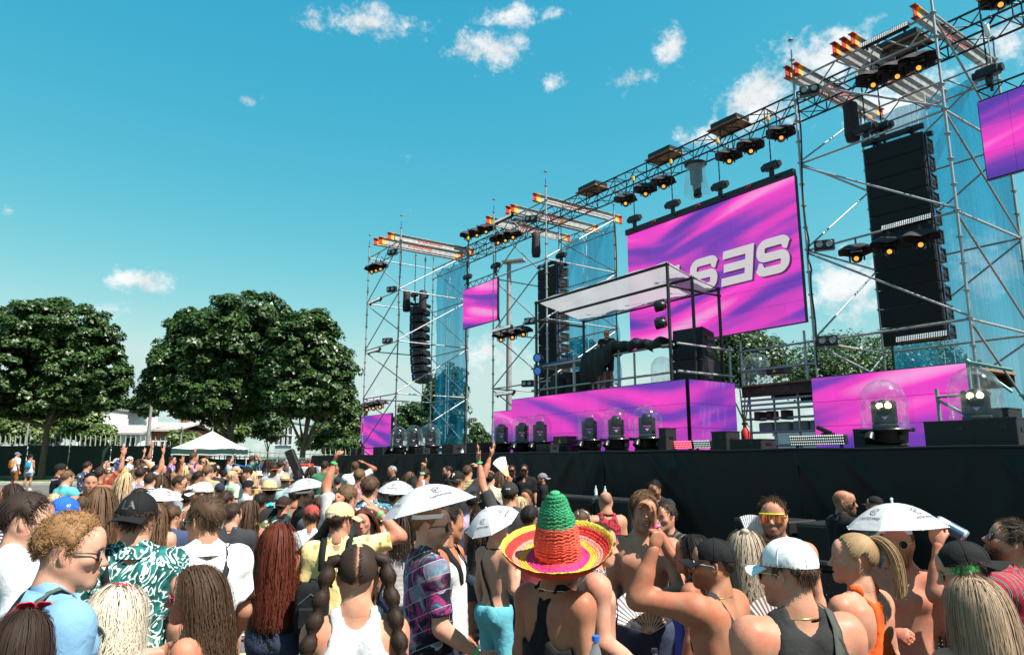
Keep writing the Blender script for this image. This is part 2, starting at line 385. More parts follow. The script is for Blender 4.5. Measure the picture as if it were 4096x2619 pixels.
def far_tree(label,px,pyc,pyb,rp,rz,D,seed,m=M_MIDG,n=110,per=42,name='far_tree',size=.5):
    c=atD(px,pyc,D);b=Vector((c.x,c.y,ground_z(c.x,c.y)))
    rg=random.Random(seed);bl=[pxblob(px,pyc,D,rp*.7,rz*.8)]
    for k in range(5):
        a=rg.uniform(0,6.28);bl.append(pxblob(px+math.cos(a)*rp*.55,pyc+math.sin(a)*rz*.5,D,rp*rg.uniform(.35,.55),rz*rg.uniform(.3,.5)))
    k=D/FPX
    return tree(label,b,bl,max(.6,(c.z-b.z)*.6),min(.16,.012*rp*k*3),int(n*1.5),int(per*1.5),size*k*24,seed,m,'trees beyond the fence',rp*k*.26,4,name)
far_tree('slender tree seen through the blue banner of the farthest tower',1790,1640,1800,105,210,46,21,M_MAPLE,170,46)
far_tree('leafy tree just left of the small pink screen on the stage',1390,1690,1800,80,150,48,22,M_MAPLE,120)
far_tree('light bushy tree peeking under the farthest scaffold tower',1650,1690,1800,80,110,55,23,M_MIDG)
far_tree('small tree right of the blue banner, low on the skyline',1920,1760,1800,55,70,60,24,M_MIDG,60)
far_tree('broad tree behind the right scaffold tower',3420,1480,1800,330,130,34,25,M_MAPLE,260,44)
far_tree('bright tree right under the main screen',2960,1440,1800,190,140,36,26,M_MIDG,200,44)
far_tree('dark tree behind the tall speaker array on the right',3740,1480,1800,170,110,38,27,M_MAPLE,150)
far_tree('low tree peeking behind the deejay platform',2330,1420,1800,70,90,44,28,M_MIDG,80)
far_tree('grey green tree between the two maples',600,1600,1760,70,90,70,29,M_MIDG,100)
far_tree('mid green tree behind the white tent roof',1080,1690,1790,110,90,60,30,M_MIDG,110)
far_tree('hazy tree behind the round maple',1330,1660,1790,90,110,75,31,M_MIDG,100)
far_tree('dark tree left of the brown house',480,1650,1760,80,60,72,32,M_MIDG,80)
far_tree('round shrubby tree left of the lamp post',60,1690,1790,130,90,56,33,M_LIME,120)
def shrub(label,px,pyc,rp,rz,D,seed,m=M_LIME):
    c=atD(px,pyc,D);b=Vector((c.x,c.y,ground_z(c.x,c.y)));o=thing('shrub',label,'shrub',b,'shrubs behind the palisade')
    rg=random.Random(seed);bl=[pxblob(px+rg.uniform(-.6,.6)*rp,pyc+rg.uniform(-.5,.6)*rz,D,rp*.5,rz*.55)for k in range(6)]
    V,F=leaf_cloud([(Vector(cc)-b,rr)for cc,rr in bl],80,70,.26,seed,.55);cr=obj('foliage',npmesh('foliage',V,F,False),m,o);cr['kind']='stuff'
    mb=MB();[mb.tube([(0,0,-.1),(rg.uniform(-.3,.3),rg.uniform(-.3,.3),1),(Vector(bl[k][0])-b)],[.05,.04,.02],5)for k in range(4)];obj('stem',mb,M_BARK,o)
shrub('yellow green shrub right of the left maple trunk',240,1690,80,75,50,41)
shrub('pale leafed shrub left of the white house',330,1720,80,70,49,42)
shrub('low pale shrub before the white house',420,1740,60,45,48,43)
shrub('pale shrub between lamp post and left maple',110,1740,90,55,49,44)
shrub('shrub at the far left picture edge',-10,1730,70,70,49,45)
shrub('golden green shrub left of the tent peak',740,1770,50,32,50,46)
shrub('bright shrub right of the tent roof',940,1730,70,50,50,47)
shrub('bright shrub behind the palisade by the round maple',1290,1760,90,60,50,48)
shrub('dark shrub left of the stage corner',1400,1800,70,50,47,49,M_MIDG)

# ------------------------------------------------------------------ fences
def fences():
    mw=mat('green_windscreen_cloth',(.008,.026,.02),.75,0,.3,3,.3,12);mp=mat('fence_post_steel',(.1,.11,.1),.5,.5,.2,8)
    o=thing('windscreen_fence','long dark green windscreen fence behind the crowd on the left','fence',FL(43,-30))
    f0=43.0;step=2.5;off=o.location
    rg=random.Random(3)
    for k in range(17):
        l0=-54+k*step
        def fn(u,v,l0=l0):
            p=FL(f0+.05*math.sin(u*9+k)*(1-v),l0+.03+u*(step-.06));p.z+=.25+v*1.78-.03*math.sin(u*math.pi)*v;return p-off
        obj('cloth_panel',MB().grid(fn,10,4),mw,o)
        a=FL(f0+.1,l0);bar('post',a,a+Vector((0,0,2.15)),.035,mp,o,off)
    a=FL(f0+.1,-54);b=FL(f0+.1,-54+17*step);bar('top_rail',a+Vector((0,0,2.05)),b+Vector((0,0,2.05)),.025,mp,o,off)
    mpal=mat('palisade_galvanised',(.36,.38,.35),.45,.3,.15,4)
    o2=thing('palisade_fence','pale steel palisade with pointed tops above the green fence','fence',FL(46.5,-25));off=o2.location
    pm=MB();pm.prism([(-.03,0,0),(.03,0,0),(.03,0,1.95),(0,-.08,2.15),(-.03,0,1.95)],(0,.012,0));me=pm.mesh('paling');me.materials.append(mpal)
    az=math.atan2(RT.y,RT.x)
    for k in range(79):
        l=-34.5+k*.325;p=FL(46.5,l);lean=.12 if l<-20 else 0
        link_shared('paling',me,o2,Matrix.Translation(p-off+Vector((0,0,.55)))@Matrix.Rotation(az,4,'Z'))
    for z in(.9,2.2):
        a=FL(46.6,-34.6);b=FL(46.6,-9);bar('rail',a+Vector((0,0,z)),b+Vector((0,0,z)),.03,mpal,o2,off)
    # chain link gate section left of the stage
    mc=mat('mesh_fence_wire',(.3,.32,.3),.4,.6)
    o3=thing('wire_fence','open wire fence beside the left stage corner','fence',FL(36,-10));off=o3.location
    for k in range(4):
        a=FL(36,-12.6+k*1.3);bar('post',a,a+Vector((0,0,2.1)),.03,mc,o3,off)
    for z in(.15,2.05):bar('rail',FL(36,-12.6)+Vector((0,0,z)),FL(36,-8.7)+Vector((0,0,z)),.022,mc,o3,off)
    wm=MB()
    for k in range(-14,40):
        for sg in(1,-1):
            pts=[]
            for t in(0,1):
                l=-12.6+k*.13+(1.9*t if sg>0 else 1.9*(1-t));pts.append((min(max(l,-12.6),-8.7),t))
            if pts[0][0]==pts[1][0]:continue
            wm.tube([FL(36,pts[0][0])+Vector((0,0,.15+1.9*pts[0][1]))-off,FL(36,pts[1][0])+Vector((0,0,.15+1.9*pts[1][1]))-off],.006,3,False)
    obj('wire_mesh',wm,mc,o3)['kind']='stuff'
fences()

# ------------------------------------------------------------------ houses, poles, far blocks
def house(name,label,px0,px1,pyt,D,depth,wallc,roofc,flat,wins,z0=None):
    a=atD(px0,pyt,D);b=atD(px1,pyt,D);base=Vector(((a.x+b.x)/2,(a.y+b.y)/2,0));base.z=ground_z(base.x,base.y)
    W=(Vector((b.x,b.y,0))-Vector((a.x,a.y,0))).length;H=a.z-base.z
    o=thing(name,label,'house',base,None,math.atan2(RT.y,RT.x))
    mw=mat('wall_'+name+str(px0),wallc,.85,0,.1,2,.2,40);mr=mat('roof_'+name+str(px0),roofc,.8,0,.2,3)
    obj('wall',MB().box((0,depth/2,H/2),(W,depth,H)),mw,o)
    rb=MB()
    if flat:rb.box((0,depth/2,H+.12),(W+.3,depth+.3,.2))
    else:
        e=.35;h=.7
        rb.prism([(-W/2-e,-e,H-.12),(-W/2-e,depth/2,H+h),(-W/2-e,depth+e,H-.12),(-W/2-e,depth+e,H-.27),(-W/2-e,depth/2,H+h-.17),(-W/2-e,-e,H-.27)],(W+2*e,0,0))
    ro=obj('roof',rb,mr,o)
    if not flat:obj('chimney',MB().box((W*.2,depth*.5,H+.9),(.6,.6,.9)),mw,ro)
    mg=mat('window_glass_dark',(.03,.04,.05),.1);mf=mat('window_frame_white',(.7,.7,.68),.5)
    for(u,v,ww,hh)in wins:
        x=(u-.5)*W;z=v*H;f=MB()
        for dx,dz,sx,sz in((-ww/2,0,.08,hh+.08),(ww/2,0,.08,hh+.08),(0,-hh/2,ww,.08),(0,hh/2,ww,.08),(0,0,.05,hh)):f.box((x+dx,-.03,z+dz),(sx,.1,sz))
        wo=obj('window',f,mf,o);obj('pane',MB().box((x,-.005,z),(ww,.03,hh)),mg,wo);obj('sill',MB().box((x,-.08,z-hh/2-.08),(ww+.2,.2,.06)),mf,wo)
house('white_house','tall white house behind shrubs on the left',318,442,1640,66,8,(.75,.74,.7),(.2,.19,.18),True,[(.3,.82,1.0,1.2),(.65,.82,.9,1.2),(.3,.45,1.0,1.2),(.7,.45,.9,1.2)])
house('white_bungalow','low white bungalow left of the brown house',420,560,1725,58,7,(.72,.71,.68),(.3,.28,.27),False,[(.25,.7,.9,1.0),(.75,.7,.9,1.0),(.5,.3,1,1)])
house('brown_house','long brown brick house with a pale roof edge',540,700,1712,60,8,(.2,.09,.06),(.42,.38,.35),False,[(.25,.62,.8,1.3),(.5,.62,.8,1.3),(.78,.62,.8,1.3),(.5,.25,1,1)])
house('office_block','pale glazed office block between the maples',1105,1170,1690,110,12,(.35,.42,.42),(.3,.3,.3),True,[(.2,.85,1.2,1.4),(.5,.85,1.2,1.4),(.8,.85,1.2,1.4),(.2,.65,1.2,1.4),(.5,.65,1.2,1.4),(.8,.65,1.2,1.4)])
house('tower_block','distant grey tower block right of the blue banner',1878,1904,1672,300,12,(.22,.25,.27),(.2,.2,.2),True,[(u,v,1.6,1.6)for u in(.2,.5,.8)for v in(.95,.88,.81,.74,.67)])
def pole(label,px,pyt,D,r,head=False):
    p=atD(px,pyt,D);b=Vector((p.x,p.y,ground_z(p.x,p.y)));m=mat('pole_steel',(.3,.29,.28),.5,.4,.2,3)
    o=thing('lamp_post' if head else 'utility_pole',label,'pole',b)
    obj('shaft',MB().cyl((0,0,0),(0,0,p.z-b.z),r*1.2,r*.8),m,o)
    if head:
        hd=obj('lamp_head',MB().box((.25,.1,p.z-b.z+.05),(1.1,.35,.14),Matrix.Rotation(.6,3,'Z'),.02),m,o)
        obj('lens',MB().box((.25,.1,p.z-b.z-.03),(.9,.25,.04),Matrix.Rotation(.6,3,'Z')),M_LENS,hd)
    else:obj('cross_bracket',MB().box((0,0,p.z-b.z-.2),(.5,.08,.08)),m,o)
pole('rusty utility pole in front of the brown house',608,1590,48,.11)
pole('short grey post before the left tent side',728,1705,49,.07)
pole('pale lamp post by the left maple trunk',118,1665,47,.07)
pole('tall grey area lamp behind the middle scaffold tower',2036,1052,33,.13,True)

# ------------------------------------------------------------------ white canopy tent
def tent():
    c=FL(28.5,(842-PCX)/2880*28.5);o=thing('canopy_tent','white pop up canopy tent with dark green edge','tent',c,None,math.atan2(RT.y,RT.x)+.12)
    mw=mat('tent_cloth',(.55,.56,.52),.8,0,.06,3,.2,8);mg=mat('tent_valance_green',(.012,.045,.04),.7);ms=mat('tent_leg_white',(.6,.6,.6),.4,.3);mr=mat('tent_logo_red',(.5,.05,.06),.6)
    h=1.13;e=1.93;top=2.62
    for k in range(4):
        a=math.pi/2*k;R=Matrix.Rotation(a,3,'Z')
        def fn(u,v,R=R):
            x=(u-.5)*2*h*(1-v);z=e+(top-e)*(v**1.15)-.05*math.sin(u*math.pi)*(1-v);return R@Vector((x,-h*(1-v),z))
        obj('roof_panel',MB().grid(fn,12,8),mw,o)
        def fv(u,v,R=R):return R@Vector(((u-.5)*2*h,-h-.015,e-.03-.2*v+.012*math.sin(u*17)))
        va=obj('valance',MB().grid(fv,16,1),mg,o);obj('valance_hem',MB().grid(lambda u,v,R=R:R@Vector(((u-.5)*2*h,-h-.018,e-.225-.035*v+.012*math.sin(u*17))),16,1),mw,va)
        p=R@Vector((-h+.03,-h+.03,0));obj('leg',MB().cyl((p.x,p.y,0),(p.x,p.y,e),.022,n=8),ms,o)
    obj('finial',MB().cyl((0,0,top-.02),(0,0,top+.12),.02,.006),ms,o)
tent()
# ------------------------------------------------------------------ stage: deck and skirt
DECK=2.12;SY=11.45
def stage_base():
    md=mat('stage_deck_ply',(.03,.028,.026),.6,0,.3,3)
    o=thing('stage_platform','long black stage platform with draped front skirt','stage',(-17,SY,0))
    off=o.location
    x0=-32.2
    while x0<1.9:
        obj('deck_board',MB().box((x0+1.22-off.x,SY+.1+3.6-off.y,DECK-.06),(2.42,7.2,.1)),md,o);x0+=2.44
    mk=mat('black_stage_cloth',(.0028,.0028,.003),.55,0,.25,2.5,.25,16,spec=.35)
    rg=random.Random(5)
    seams=[-32.3,-25.6,-22.9,-18.9,-12.6,-7.55,-2.2,2.5]
    for k in range(len(seams)-1):
        a,b=seams[k],seams[k+1];W=b-a
        fold=[(rg.uniform(0,1),rg.uniform(.25,.9),rg.choice((-1,1))*rg.uniform(.5,1.6),rg.uniform(.03,.085),rg.uniform(.05,.12))for _ in range(int(W*1.6)+2)]
        def fn(u,v):
            d=.025*math.sin(u*W*3.1+k)*v
            for(c,ln,sl,am,wd)in fold:  # diagonal drape folds hanging from the pinned top edge
                t=v/ln
                if t<1.25:
                    cx=c+sl*v*.55*2.1/W
                    d+=am*math.exp(-((u-cx)*W/(wd*(1+2.5*v)))**2)*min(1,v*6+.05)*max(0,1.25-t)
            top=DECK+.015-.02*math.sin(u*W*2)*(1-v)*rg_const
            return Vector((a-.06+u*(W+.12)-off.x,SY-.03-d-.06*v-.012*(k%2)-off.y,top*(1-v)+.02*v))
        rg_const=.5
        obj('skirt_cloth',MB().grid(fn,int(W*22),34),mk,o)
        if False:obj('skirt_seam',MB().cyl((a-off.x,SY-.06-off.y,DECK),(a-off.x,SY-.14-off.y,.05),.018,n=6),mk,o)
    obj('skirt_top_fold',MB().tube([(x-off.x,SY-.035+.01*math.sin(x*5)-off.y,DECK+.012+.008*math.sin(x*2.3))for x in np.linspace(-32.3,2.5,160)],.028,6),mk,o)
    # legs
    for x in np.arange(-31.5,2.4,2.44):
        for y in(SY+.35,SY+3.6,SY+7):bar('leg',(x,y,0),(x,y,DECK-.1),.03,M_STEEL,o,off)
stage_base()

# ------------------------------------------------------------------ led video walls
def led_mat():
    m=bpy.data.materials.new('led_video_magenta');m.use_nodes=True;nt=m.node_tree;N=nt.nodes;L=nt.links;b=N['Principled BSDF']
    g=N.new('ShaderNodeNewGeometry');s=N.new('ShaderNodeSeparateXYZ');L.new(g.outputs['Position'],s.inputs[0])
    def mt(op,a,bb=None):
        k=N.new('ShaderNodeMath');k.operation=op
        for i,v in enumerate((a,bb)):
            if v is None:continue
            if isinstance(v,(int,float)):k.inputs[i].default_value=v
            else:L.new(v,k.inputs[i])
        return k.outputs[0]
    X=mt('ADD',s.outputs[0],mt('MULTIPLY',s.outputs[1],1.0));Z=s.outputs[2]
    sh=mt('ADD',X,-15.7+14.55)  # fold of the picture near the middle of the main screen
    ax=mt('ABSOLUTE',sh);ax=mt('SQRT',mt('ADD',mt('MULTIPLY',ax,ax),.12))
    bb=mt('SUBTRACT',Z,mt('MULTIPLY',ax,.22))
    cmb=N.new('ShaderNodeCombineXYZ');L.new(mt('MULTIPLY',X,.16),cmb.inputs[0]);L.new(mt('MULTIPLY',bb,1.25),cmb.inputs[1])
    n=N.new('ShaderNodeTexNoise');n.inputs['Scale'].default_value=1.15;n.inputs['Detail'].default_value=1.6;n.inputs['Roughness'].default_value=.45;n.inputs['Distortion'].default_value=.25
    L.new(cmb.outputs[0],n.inputs['Vector'])
    r=N.new('ShaderNodeValToRGB');L.new(n.outputs[0],r.inputs[0]);E=r.color_ramp.elements
    E[0].position=.33;E[0].color=(.10,.04,.40,1);E[1].position=.72;E[1].color=(.92,.33,.72,1)
    for p,c in((.43,(.22,.045,.47,1)),(.52,(.68,.055,.53,1)),(.6,(.92,.05,.58,1))):e=E.new(p);e.color=c
    # pixel rows
    def rows(c,k):return mt('ADD',mt('MULTIPLY',mt('SINE',mt('MULTIPLY',c,k)),.10),.92)
    px=mt('MULTIPLY',rows(X,330),rows(Z,330))
    cc=N.new('ShaderNodeCombineColor');[L.new(px,cc.inputs[i])for i in range(3)]
    mx=N.new('ShaderNodeMix');mx.data_type='RGBA';mx.blend_type='MULTIPLY';mx.inputs[0].default_value=1;L.new(r.outputs[0],mx.inputs[6]);L.new(cc.outputs[0],mx.inputs[7])
    oi=N.new('ShaderNodeObjectInfo');vr=mt('ADD',mt('MULTIPLY',oi.outputs['Random'],.10),.93);c2=N.new('ShaderNodeCombineColor');[L.new(vr,c2.inputs[i])for i in range(3)]
    mx2=N.new('ShaderNodeMix');mx2.data_type='RGBA';mx2.blend_type='MULTIPLY';mx2.inputs[0].default_value=1;L.new(mx.outputs[2],mx2.inputs[6]);L.new(c2.outputs[0],mx2.inputs[7]);mx=mx2
    L.new(mx.outputs[2],b.inputs['Emission Color']);b.inputs['Emission Strength'].default_value=.92/EXPO*1.3
    b.inputs['Base Color'].default_value=(.02,.02,.022,1);b.inputs['Roughness'].default_value=.55;b.inputs['Specular IOR Level'].default_value=.25
    return m
M_LED=led_mat()
M_LEDG=mat('screen_grey_letters',(.03,.03,.03),.6,emit=(.62,.58,.60),estr=1.0/EXPO)
M_LEDS=mat('screen_letter_shadow',(.01,.01,.01),.6,emit=(.10,.012,.10),estr=1.0/EXPO)
def led_wall(label,x0,x1,z0,z1,y,tw=.5,th=.5,group='led video walls',axis='X',frame=True,depth=.09):
    """tiles facing -Y (axis X) or +X (axis Y, then x0,x1 are y values and y is x)"""
    n=max(1,round((x1-x0)/tw));mz=max(1,round((z1-z0)/th));w_=(x1-x0)/n;h_=(z1-z0)/mz
    c=Vector(((x0+x1)/2,y,z0))if axis=='X' else Vector((y,(x0+x1)/2,z0))
    o=thing('led_wall',label,'screen',c,group);R=Matrix.Identity(4)if axis=='X' else Matrix.Rotation(math.pi/2,4,'Z')
    me=MB().box((0,0,0),(w_-.009,.02,h_-.009)).mesh('led_panel');me.materials.append(M_LED)
    for i in range(n):
        for j in range(mz):
            link_shared('led_panel',me,o,R@Matrix.Translation(((i+.5)*w_-(x1-x0)/2,0,(j+.5)*h_)))
    bk=MB()
    for i in range(n+1):bk.box((i*w_-(x1-x0)/2,depth/2+.012,(z1-z0)/2),(.035,depth,z1-z0+.02))
    for j in range(mz+1):bk.box((0,depth/2+.014,j*h_),(x1-x0+.03,depth-.01,.035))
    bk.box((0,depth*.6,(z1-z0)/2),(x1-x0-.02,.01,z1-z0-.02))
    b=obj('rear_frame',bk,M_BLACKMET,o);b.matrix_local=R
    return o
MAIN=led_wall('huge main screen with pink waves and grey letters',-15.7,-9.72,5.26,9.0,15.5)
led_wall('small hanging pink screen between the two left towers',-25.0,-22.45,7.33,8.97,15)
led_wall('pink screen hanging at the right picture edge',-5.33,-2.78,7.3,8.9,15)
led_wall('small pink screen standing at the left stage end',-31.0,-27.85,DECK+.02,3.92,13.2)
led_wall('wide pink screen below the right speaker tower',-9.06,-5.85,DECK+.02,3.74,14.5)
led_wall('long pink screen front of the deejay platform',-18.65,-11.43,DECK+.02,3.85,13.05)
led_wall('low pink screen stub left of the deejay platform',-19.75,-18.7,DECK+.02,3.52,13.1)
led_wall('pink side screen of the deejay platform facing right',13.12,14.8,DECK+.02,3.85,-11.36,axis='Y')
def letters():
    """grey wide letters with soft dark edges on the main screen"""
    W=.95;H=1.0;t=.235
    def S_pts():
        # rounded wide S as a stroke path
        r=.22;path=[]
        def arc(cx,cz,a0,a1,rr,n=6):return[(cx+rr*math.cos(a0+(a1-a0)*i/n),cz+rr*math.sin(a0+(a1-a0)*i/n))for i in range(n+1)]
        h=t/2;x0,x1=h,W-h;zt,zm,zb=H-h,H/2,h;r=.16
        path+=[(W-.06,zt-.16)]+arc(x1-r,zt-r,.1,math.pi/2,r)+arc(x0+r,zt-r,math.pi/2,math.pi,r)+arc(x0+r,zm+r,math.pi,math.pi*1.5,r)
        path+=arc(x1-r,zm-r,math.pi/2,0,r)+arc(x1-r,zb+r,0,-math.pi/2,r)+arc(x0+r,zb+r,-math.pi/2,-math.pi+.1,r)+[(.06,zb+.16)]
        return path
    def stroke(path):
        L_,R_=[],[]
        for i,p in enumerate(path):
            a=path[max(0,i-1)];b=path[min(len(path)-1,i+1)];d=Vector((b[0]-a[0],b[1]-a[1])).normalized();nrm=Vector((-d.y,d.x))*t/2
            L_.append((p[0]+nrm.x,p[1]+nrm.y));R_.append((p[0]-nrm.x,p[1]-nrm.y))
        return L_,R_
    def quads_S(ox,oz,y):
        mb=MB();L_,R_=stroke(S_pts());n=len(L_)
        f=lambda p:(ox+p[0]+.12*(p[1]-.5),y,oz+p[1]*1.0)
        mb.add([f(p)for p in L_]+[f(p)for p in R_],[(i,i+1,n+i+1,n+i)for i in range(n-1)]);return mb
    def E_rev(ox,oz,y,bars=3):
        mb=MB();f=lambda x,z:(ox+x+.12*(z-.5),y,oz+z)
        if bars==3:mb.add([f(W-.24,0),f(W,0),f(W,H),f(W-.24,H)],[(0,1,2,3)])
        for z in((0,.385,.77)if bars==3 else(.77,)):
            xl=.05 if z==.385 else 0
            mb.add([f(xl,z),f(W-.24,z),f(W-.24,z+.23),f(xl,z+.23)],[(0,1,2,3)])
        return mb
    off=MAIN.location
    sc=1.05;base=6.6;y=15.5-.0145
    def put(mb,ox,m,dy,dx=0,dz=0,gr=1.0):
        for i,p in enumerate(mb.v):mb.v[i]=(ox+p[0]*sc+dx-off.x,y-dy-off.y,base+(p[2]-.0)*.92*sc+dz-off.z)
        return obj('letter' if m is M_LEDG else 'letter_shadow',mb,m,MAIN)
    for kind,ox in(('S',-10.98),('E',-12.07),('S',-13.22),('F',-14.38)):
        for m,dy,dx,dz in((M_LEDS,0,.06,-.05),(M_LEDG,.004,0,0)):
            mb=quads_S(0,0,0)if kind=='S' else E_rev(0,0,0,3 if kind=='E' else 1)
            if m is M_LEDS and kind=='S':pass
            put(mb,ox,m,dy,dx,dz)
letters()
# header beam and hoists over a hung screen
def hoist(label,x,y,zt,zb,grp='chain hoists'):
    o=thing('chain_hoist',label,'hoist',(x,y,zb),grp)
    body=MB().box((0,0,.28),(.42,.2,.2),None,.03).cyl((-.2,0,.28),(-.27,0,.28),.085).cyl((.2,0,.28),(.26,0,.28),.085);obj('motor',body,M_BLACK,o)
    obj('hook_block',MB().box((0,0,.08),(.12,.1,.18),None,.02).box((.02,.03,-.06),(.06,.05,.14),None,.01),M_BLACK,o)
    ch=MB();n=max(2,int((zt-zb-.4)/.09))
    for k in range(n):
        z=.4+(zt-zb-.4)*(k+.5)/n;ch.box((0,0,z),(.032 if k%2 else .012,.012 if k%2 else .032,(zt-zb-.4)/n*1.25))
    obj('chain',ch,M_CHAIN,o)['kind']='stuff'
    obj('hook',MB().box((0,0,zt-zb-.18),(.09,.08,.16),None,.02),M_YEL,o)
    return o
def header(label,x0,x1,y,z,lattice=False):
    o=thing('screen_header',label,'beam',((x0+x1)/2,y,z),'screen header beams')
    w_=x1-x0
    if not lattice:
        obj('beam',MB().box((0,0,.09),(w_,.16,.17),None,.01),M_BLACK,o)
        for k in range(7):obj('clamp',MB().box((-w_/2+(k+.5)*w_/7,-.1,.1),(.12,.05,.05)).cyl((-w_/2+(k+.5)*w_/7-.1,-.12,.07),(-w_/2+(k+.5)*w_/7-.03,-.12,.09),.014,n=5),M_RED if k%2 else M_BLACK,o)
    else:
        for z2 in(.02,.26):bar('chord',(-w_/2,0,z2),(w_/2,0,z2),.022,M_BLACKMET,o)
        n=int(w_/.22)
        for k in range(n):bar('lacing',(-w_/2+k*w_/n,0,.02 if k%2 else .26),(-w_/2+(k+1)*w_/n,0,.26 if k%2 else .02),.012,M_BLACKMET,o)
header('black header beam along the top of the main screen',-15.72,-9.7,15.5,9.01)
header('black lattice header above the small hanging screen',-25.0,-22.4,15.05,8.98,True)
header('black lattice header above the screen at the right edge',-5.33,-2.78,15.05,8.91,True)
for i,x in enumerate((-15.35,-13.75,-12.0,-10.35)):
    hoist(['leftmost black chain hoist on the main screen header','second chain hoist from the left on the main screen header','third chain hoist on the main screen header, under the truss','rightmost chain hoist on the main screen header'][i],x,15.5,11.0,9.2)
hoist('chain hoist on the left end of the small hanging screen',-24.75,15.05,11.4,9.25);hoist('chain hoist on the right end of the small hanging screen',-22.62,15.05,11.4,9.25)
hoist('chain hoist above the screen at the right picture edge',-5.1,15.05,11.3,9.2)

# ------------------------------------------------------------------ scaffold towers
LIFT=2.185;NODES=[.3,2.48,4.64,6.83,9.01,11.2]
def scaffold(label,xl,xr,yf,yb,mirror):
    o=thing('scaffold_tower',label,'scaffold',((xl+xr)/2,(yf+yb)/2,0),'stage scaffold towers');off=o.location
    r=.03;ros=MB();ros.cyl((0,0,-.008),(0,0,.008),.068,n=10).cyl((0,0,-.04),(0,0,.04),.038,n=8);rm=ros.mesh('rosette');rm.materials.append(M_STEEL)
    P={'FL':(xl,yf),'FR':(xr,yf),'BL':(xl,yb),'BR':(xr,yb)}
    for k,(x,y)in P.items():
        top=11.75 if k in('FL','FR')else 11.5
        bar('post',(x,y,0),(x,y,top),.031,M_STEEL,o,off)
        obj('jack',MB().cyl((x-off.x,y-off.y,top),(x-off.x,y-off.y,top+.3),.02,n=6),M_BLUEM,o)
        obj('base_plate',MB().box((x-off.x,y-off.y,.01),(.2,.2,.02)),M_STEEL,o)
        for j in range(23):link_shared('rosette',rm,o,Matrix.Translation((x-off.x,y-off.y,.3+j*LIFT/4)))
    rg=random.Random(int(-xl*10))
    def N_(k,i):return Vector((*P[k],NODES[i]))
    for i in range(1,6):
        for a,b in(('FL','FR'),('BL','BR'),('FL','BL'),('FR','BR')):
            if i==5:continue
            bar('ledger',N_(a,i),N_(b,i),.0265,M_STEEL if rg.random()<.5 else M_ALU,o,off)
    for i in range(0,5):
        lo,hi=i,i+1
        if mirror:D=[('FL','FR'),('BL','FL'),('FR','BR'),('BR','BL')]
        else:D=[('FR','FL'),('FL','BL'),('BR','FR'),('BL','BR')]
        for a,b in D:bar('brace',N_(a,hi)-Vector((0,0,.06)),N_(b,lo)+Vector((0,0,.06)),.024,M_ALU if rg.random()<.5 else M_STEEL,o,off)
    # lattice ledgers round the top
    for a,b in(('FL','FR'),('BL','BR'),('FL','BL'),('FR','BR')):
        p,q=N_(a,5),N_(b,5);u=Vector((0,0,-.5))
        if(a,b)in(('FL','BL'),('FR','BR')):
            bar('ledger',p,q,.0265,M_ALU,o,off);continue
        bar('lattice_chord',p,q,.0265,M_STEEL,o,off);bar('lattice_chord',p+u,q+u,.0265,M_STEEL,o,off)
        n=6
        for k in range(n):
            s,e=p.lerp(q,k/n),p.lerp(q,(k+1)/n)
            bar('lattice_web',s+(u if k%2 else Vector()),e+(Vector()if k%2 else u),.018,M_ALU,o,off)
    return o
scaffold('far left scaffold tower with small speaker array',-29.9,-26.58,12.8,16.2,False)
scaffold('middle scaffold tower left of the main screen',-22.7,-19.28,15,18.35,False)
scaffold('right scaffold tower with the largest speaker array',-9.22,-5.93,15,18.05,True)

# blue debris netting on the back faces
def netting(label,x0,x1,y,z0,z1,seed):
    m=MATS.get('blue_netting')
    if m is None:
        m=bpy.data.materials.new('blue_netting');m.use_nodes=True;nt=m.node_tree;N=nt.nodes;L=nt.links;out=N['Material Output'];b=N['Principled BSDF']
        b.inputs['Base Color'].default_value=(.012,.19,.33,1);b.inputs['Roughness'].default_value=.7
        tr=N.new('ShaderNodeBsdfTransparent');tr.inputs[0].default_value=(.55,.80,.90,1);tl=N.new('ShaderNodeBsdfTranslucent');tl.inputs[0].default_value=(.02,.3,.5,1)
        a=N.new('ShaderNodeMixShader');a.inputs[0].default_value=.5;L.new(b.outputs[0],a.inputs[1]);L.new(tl.outputs[0],a.inputs[2])
        tc=N.new('ShaderNodeTexCoord');mp=N.new('ShaderNodeMapping');mp.inputs['Scale'].default_value=(22,1,.2);n=N.new('ShaderNodeTexNoise');n.inputs['Scale'].default_value=1.5;n.inputs['Detail'].default_value=3
        L.new(tc.outputs['Object'],mp.inputs[0]);L.new(mp.outputs[0],n.inputs['Vector']);mr=N.new('ShaderNodeMapRange');mr.inputs[1].default_value=.3;mr.inputs[2].default_value=.75;mr.inputs[3].default_value=.64;mr.inputs[4].default_value=.34
        L.new(n.outputs[0],mr.inputs[0]);mx=N.new('ShaderNodeMixShader');L.new(mr.outputs[0],mx.inputs[0]);L.new(a.outputs[0],mx.inputs[1]);L.new(tr.outputs[0],mx.inputs[2]);L.new(mx.outputs[0],out.inputs[0]);MATS['blue_netting']=m
    rg=random.Random(seed);ph=[rg.uniform(0,6)for _ in range(6)];W=x1-x0
    def fn(u,v):
        s=.05*math.sin(u*9+ph[0]+v*2)+.03*math.sin(u*23+ph[1])+.08*math.sin(v*4+ph[2])*(1-v)
        ed=.05*math.sin(v*40+ph[3])*(1 if u<.02 or u>.98 else 0)
        return Vector((x0+u*W+ed,y+s,z0+v*(z1-z0)-.06*abs(math.sin(u*12))*v))
    o=solo('debris_netting',MB().grid(fn,36,40),m,label,'netting','blue nettings on the towers',(x0,y,z0))
    for f in(.42,.49):obj('cord',MB().cyl((f*W,-.12,0),(f*W,-.12,z1-z0),.008,n=4),M_WHITE,o)
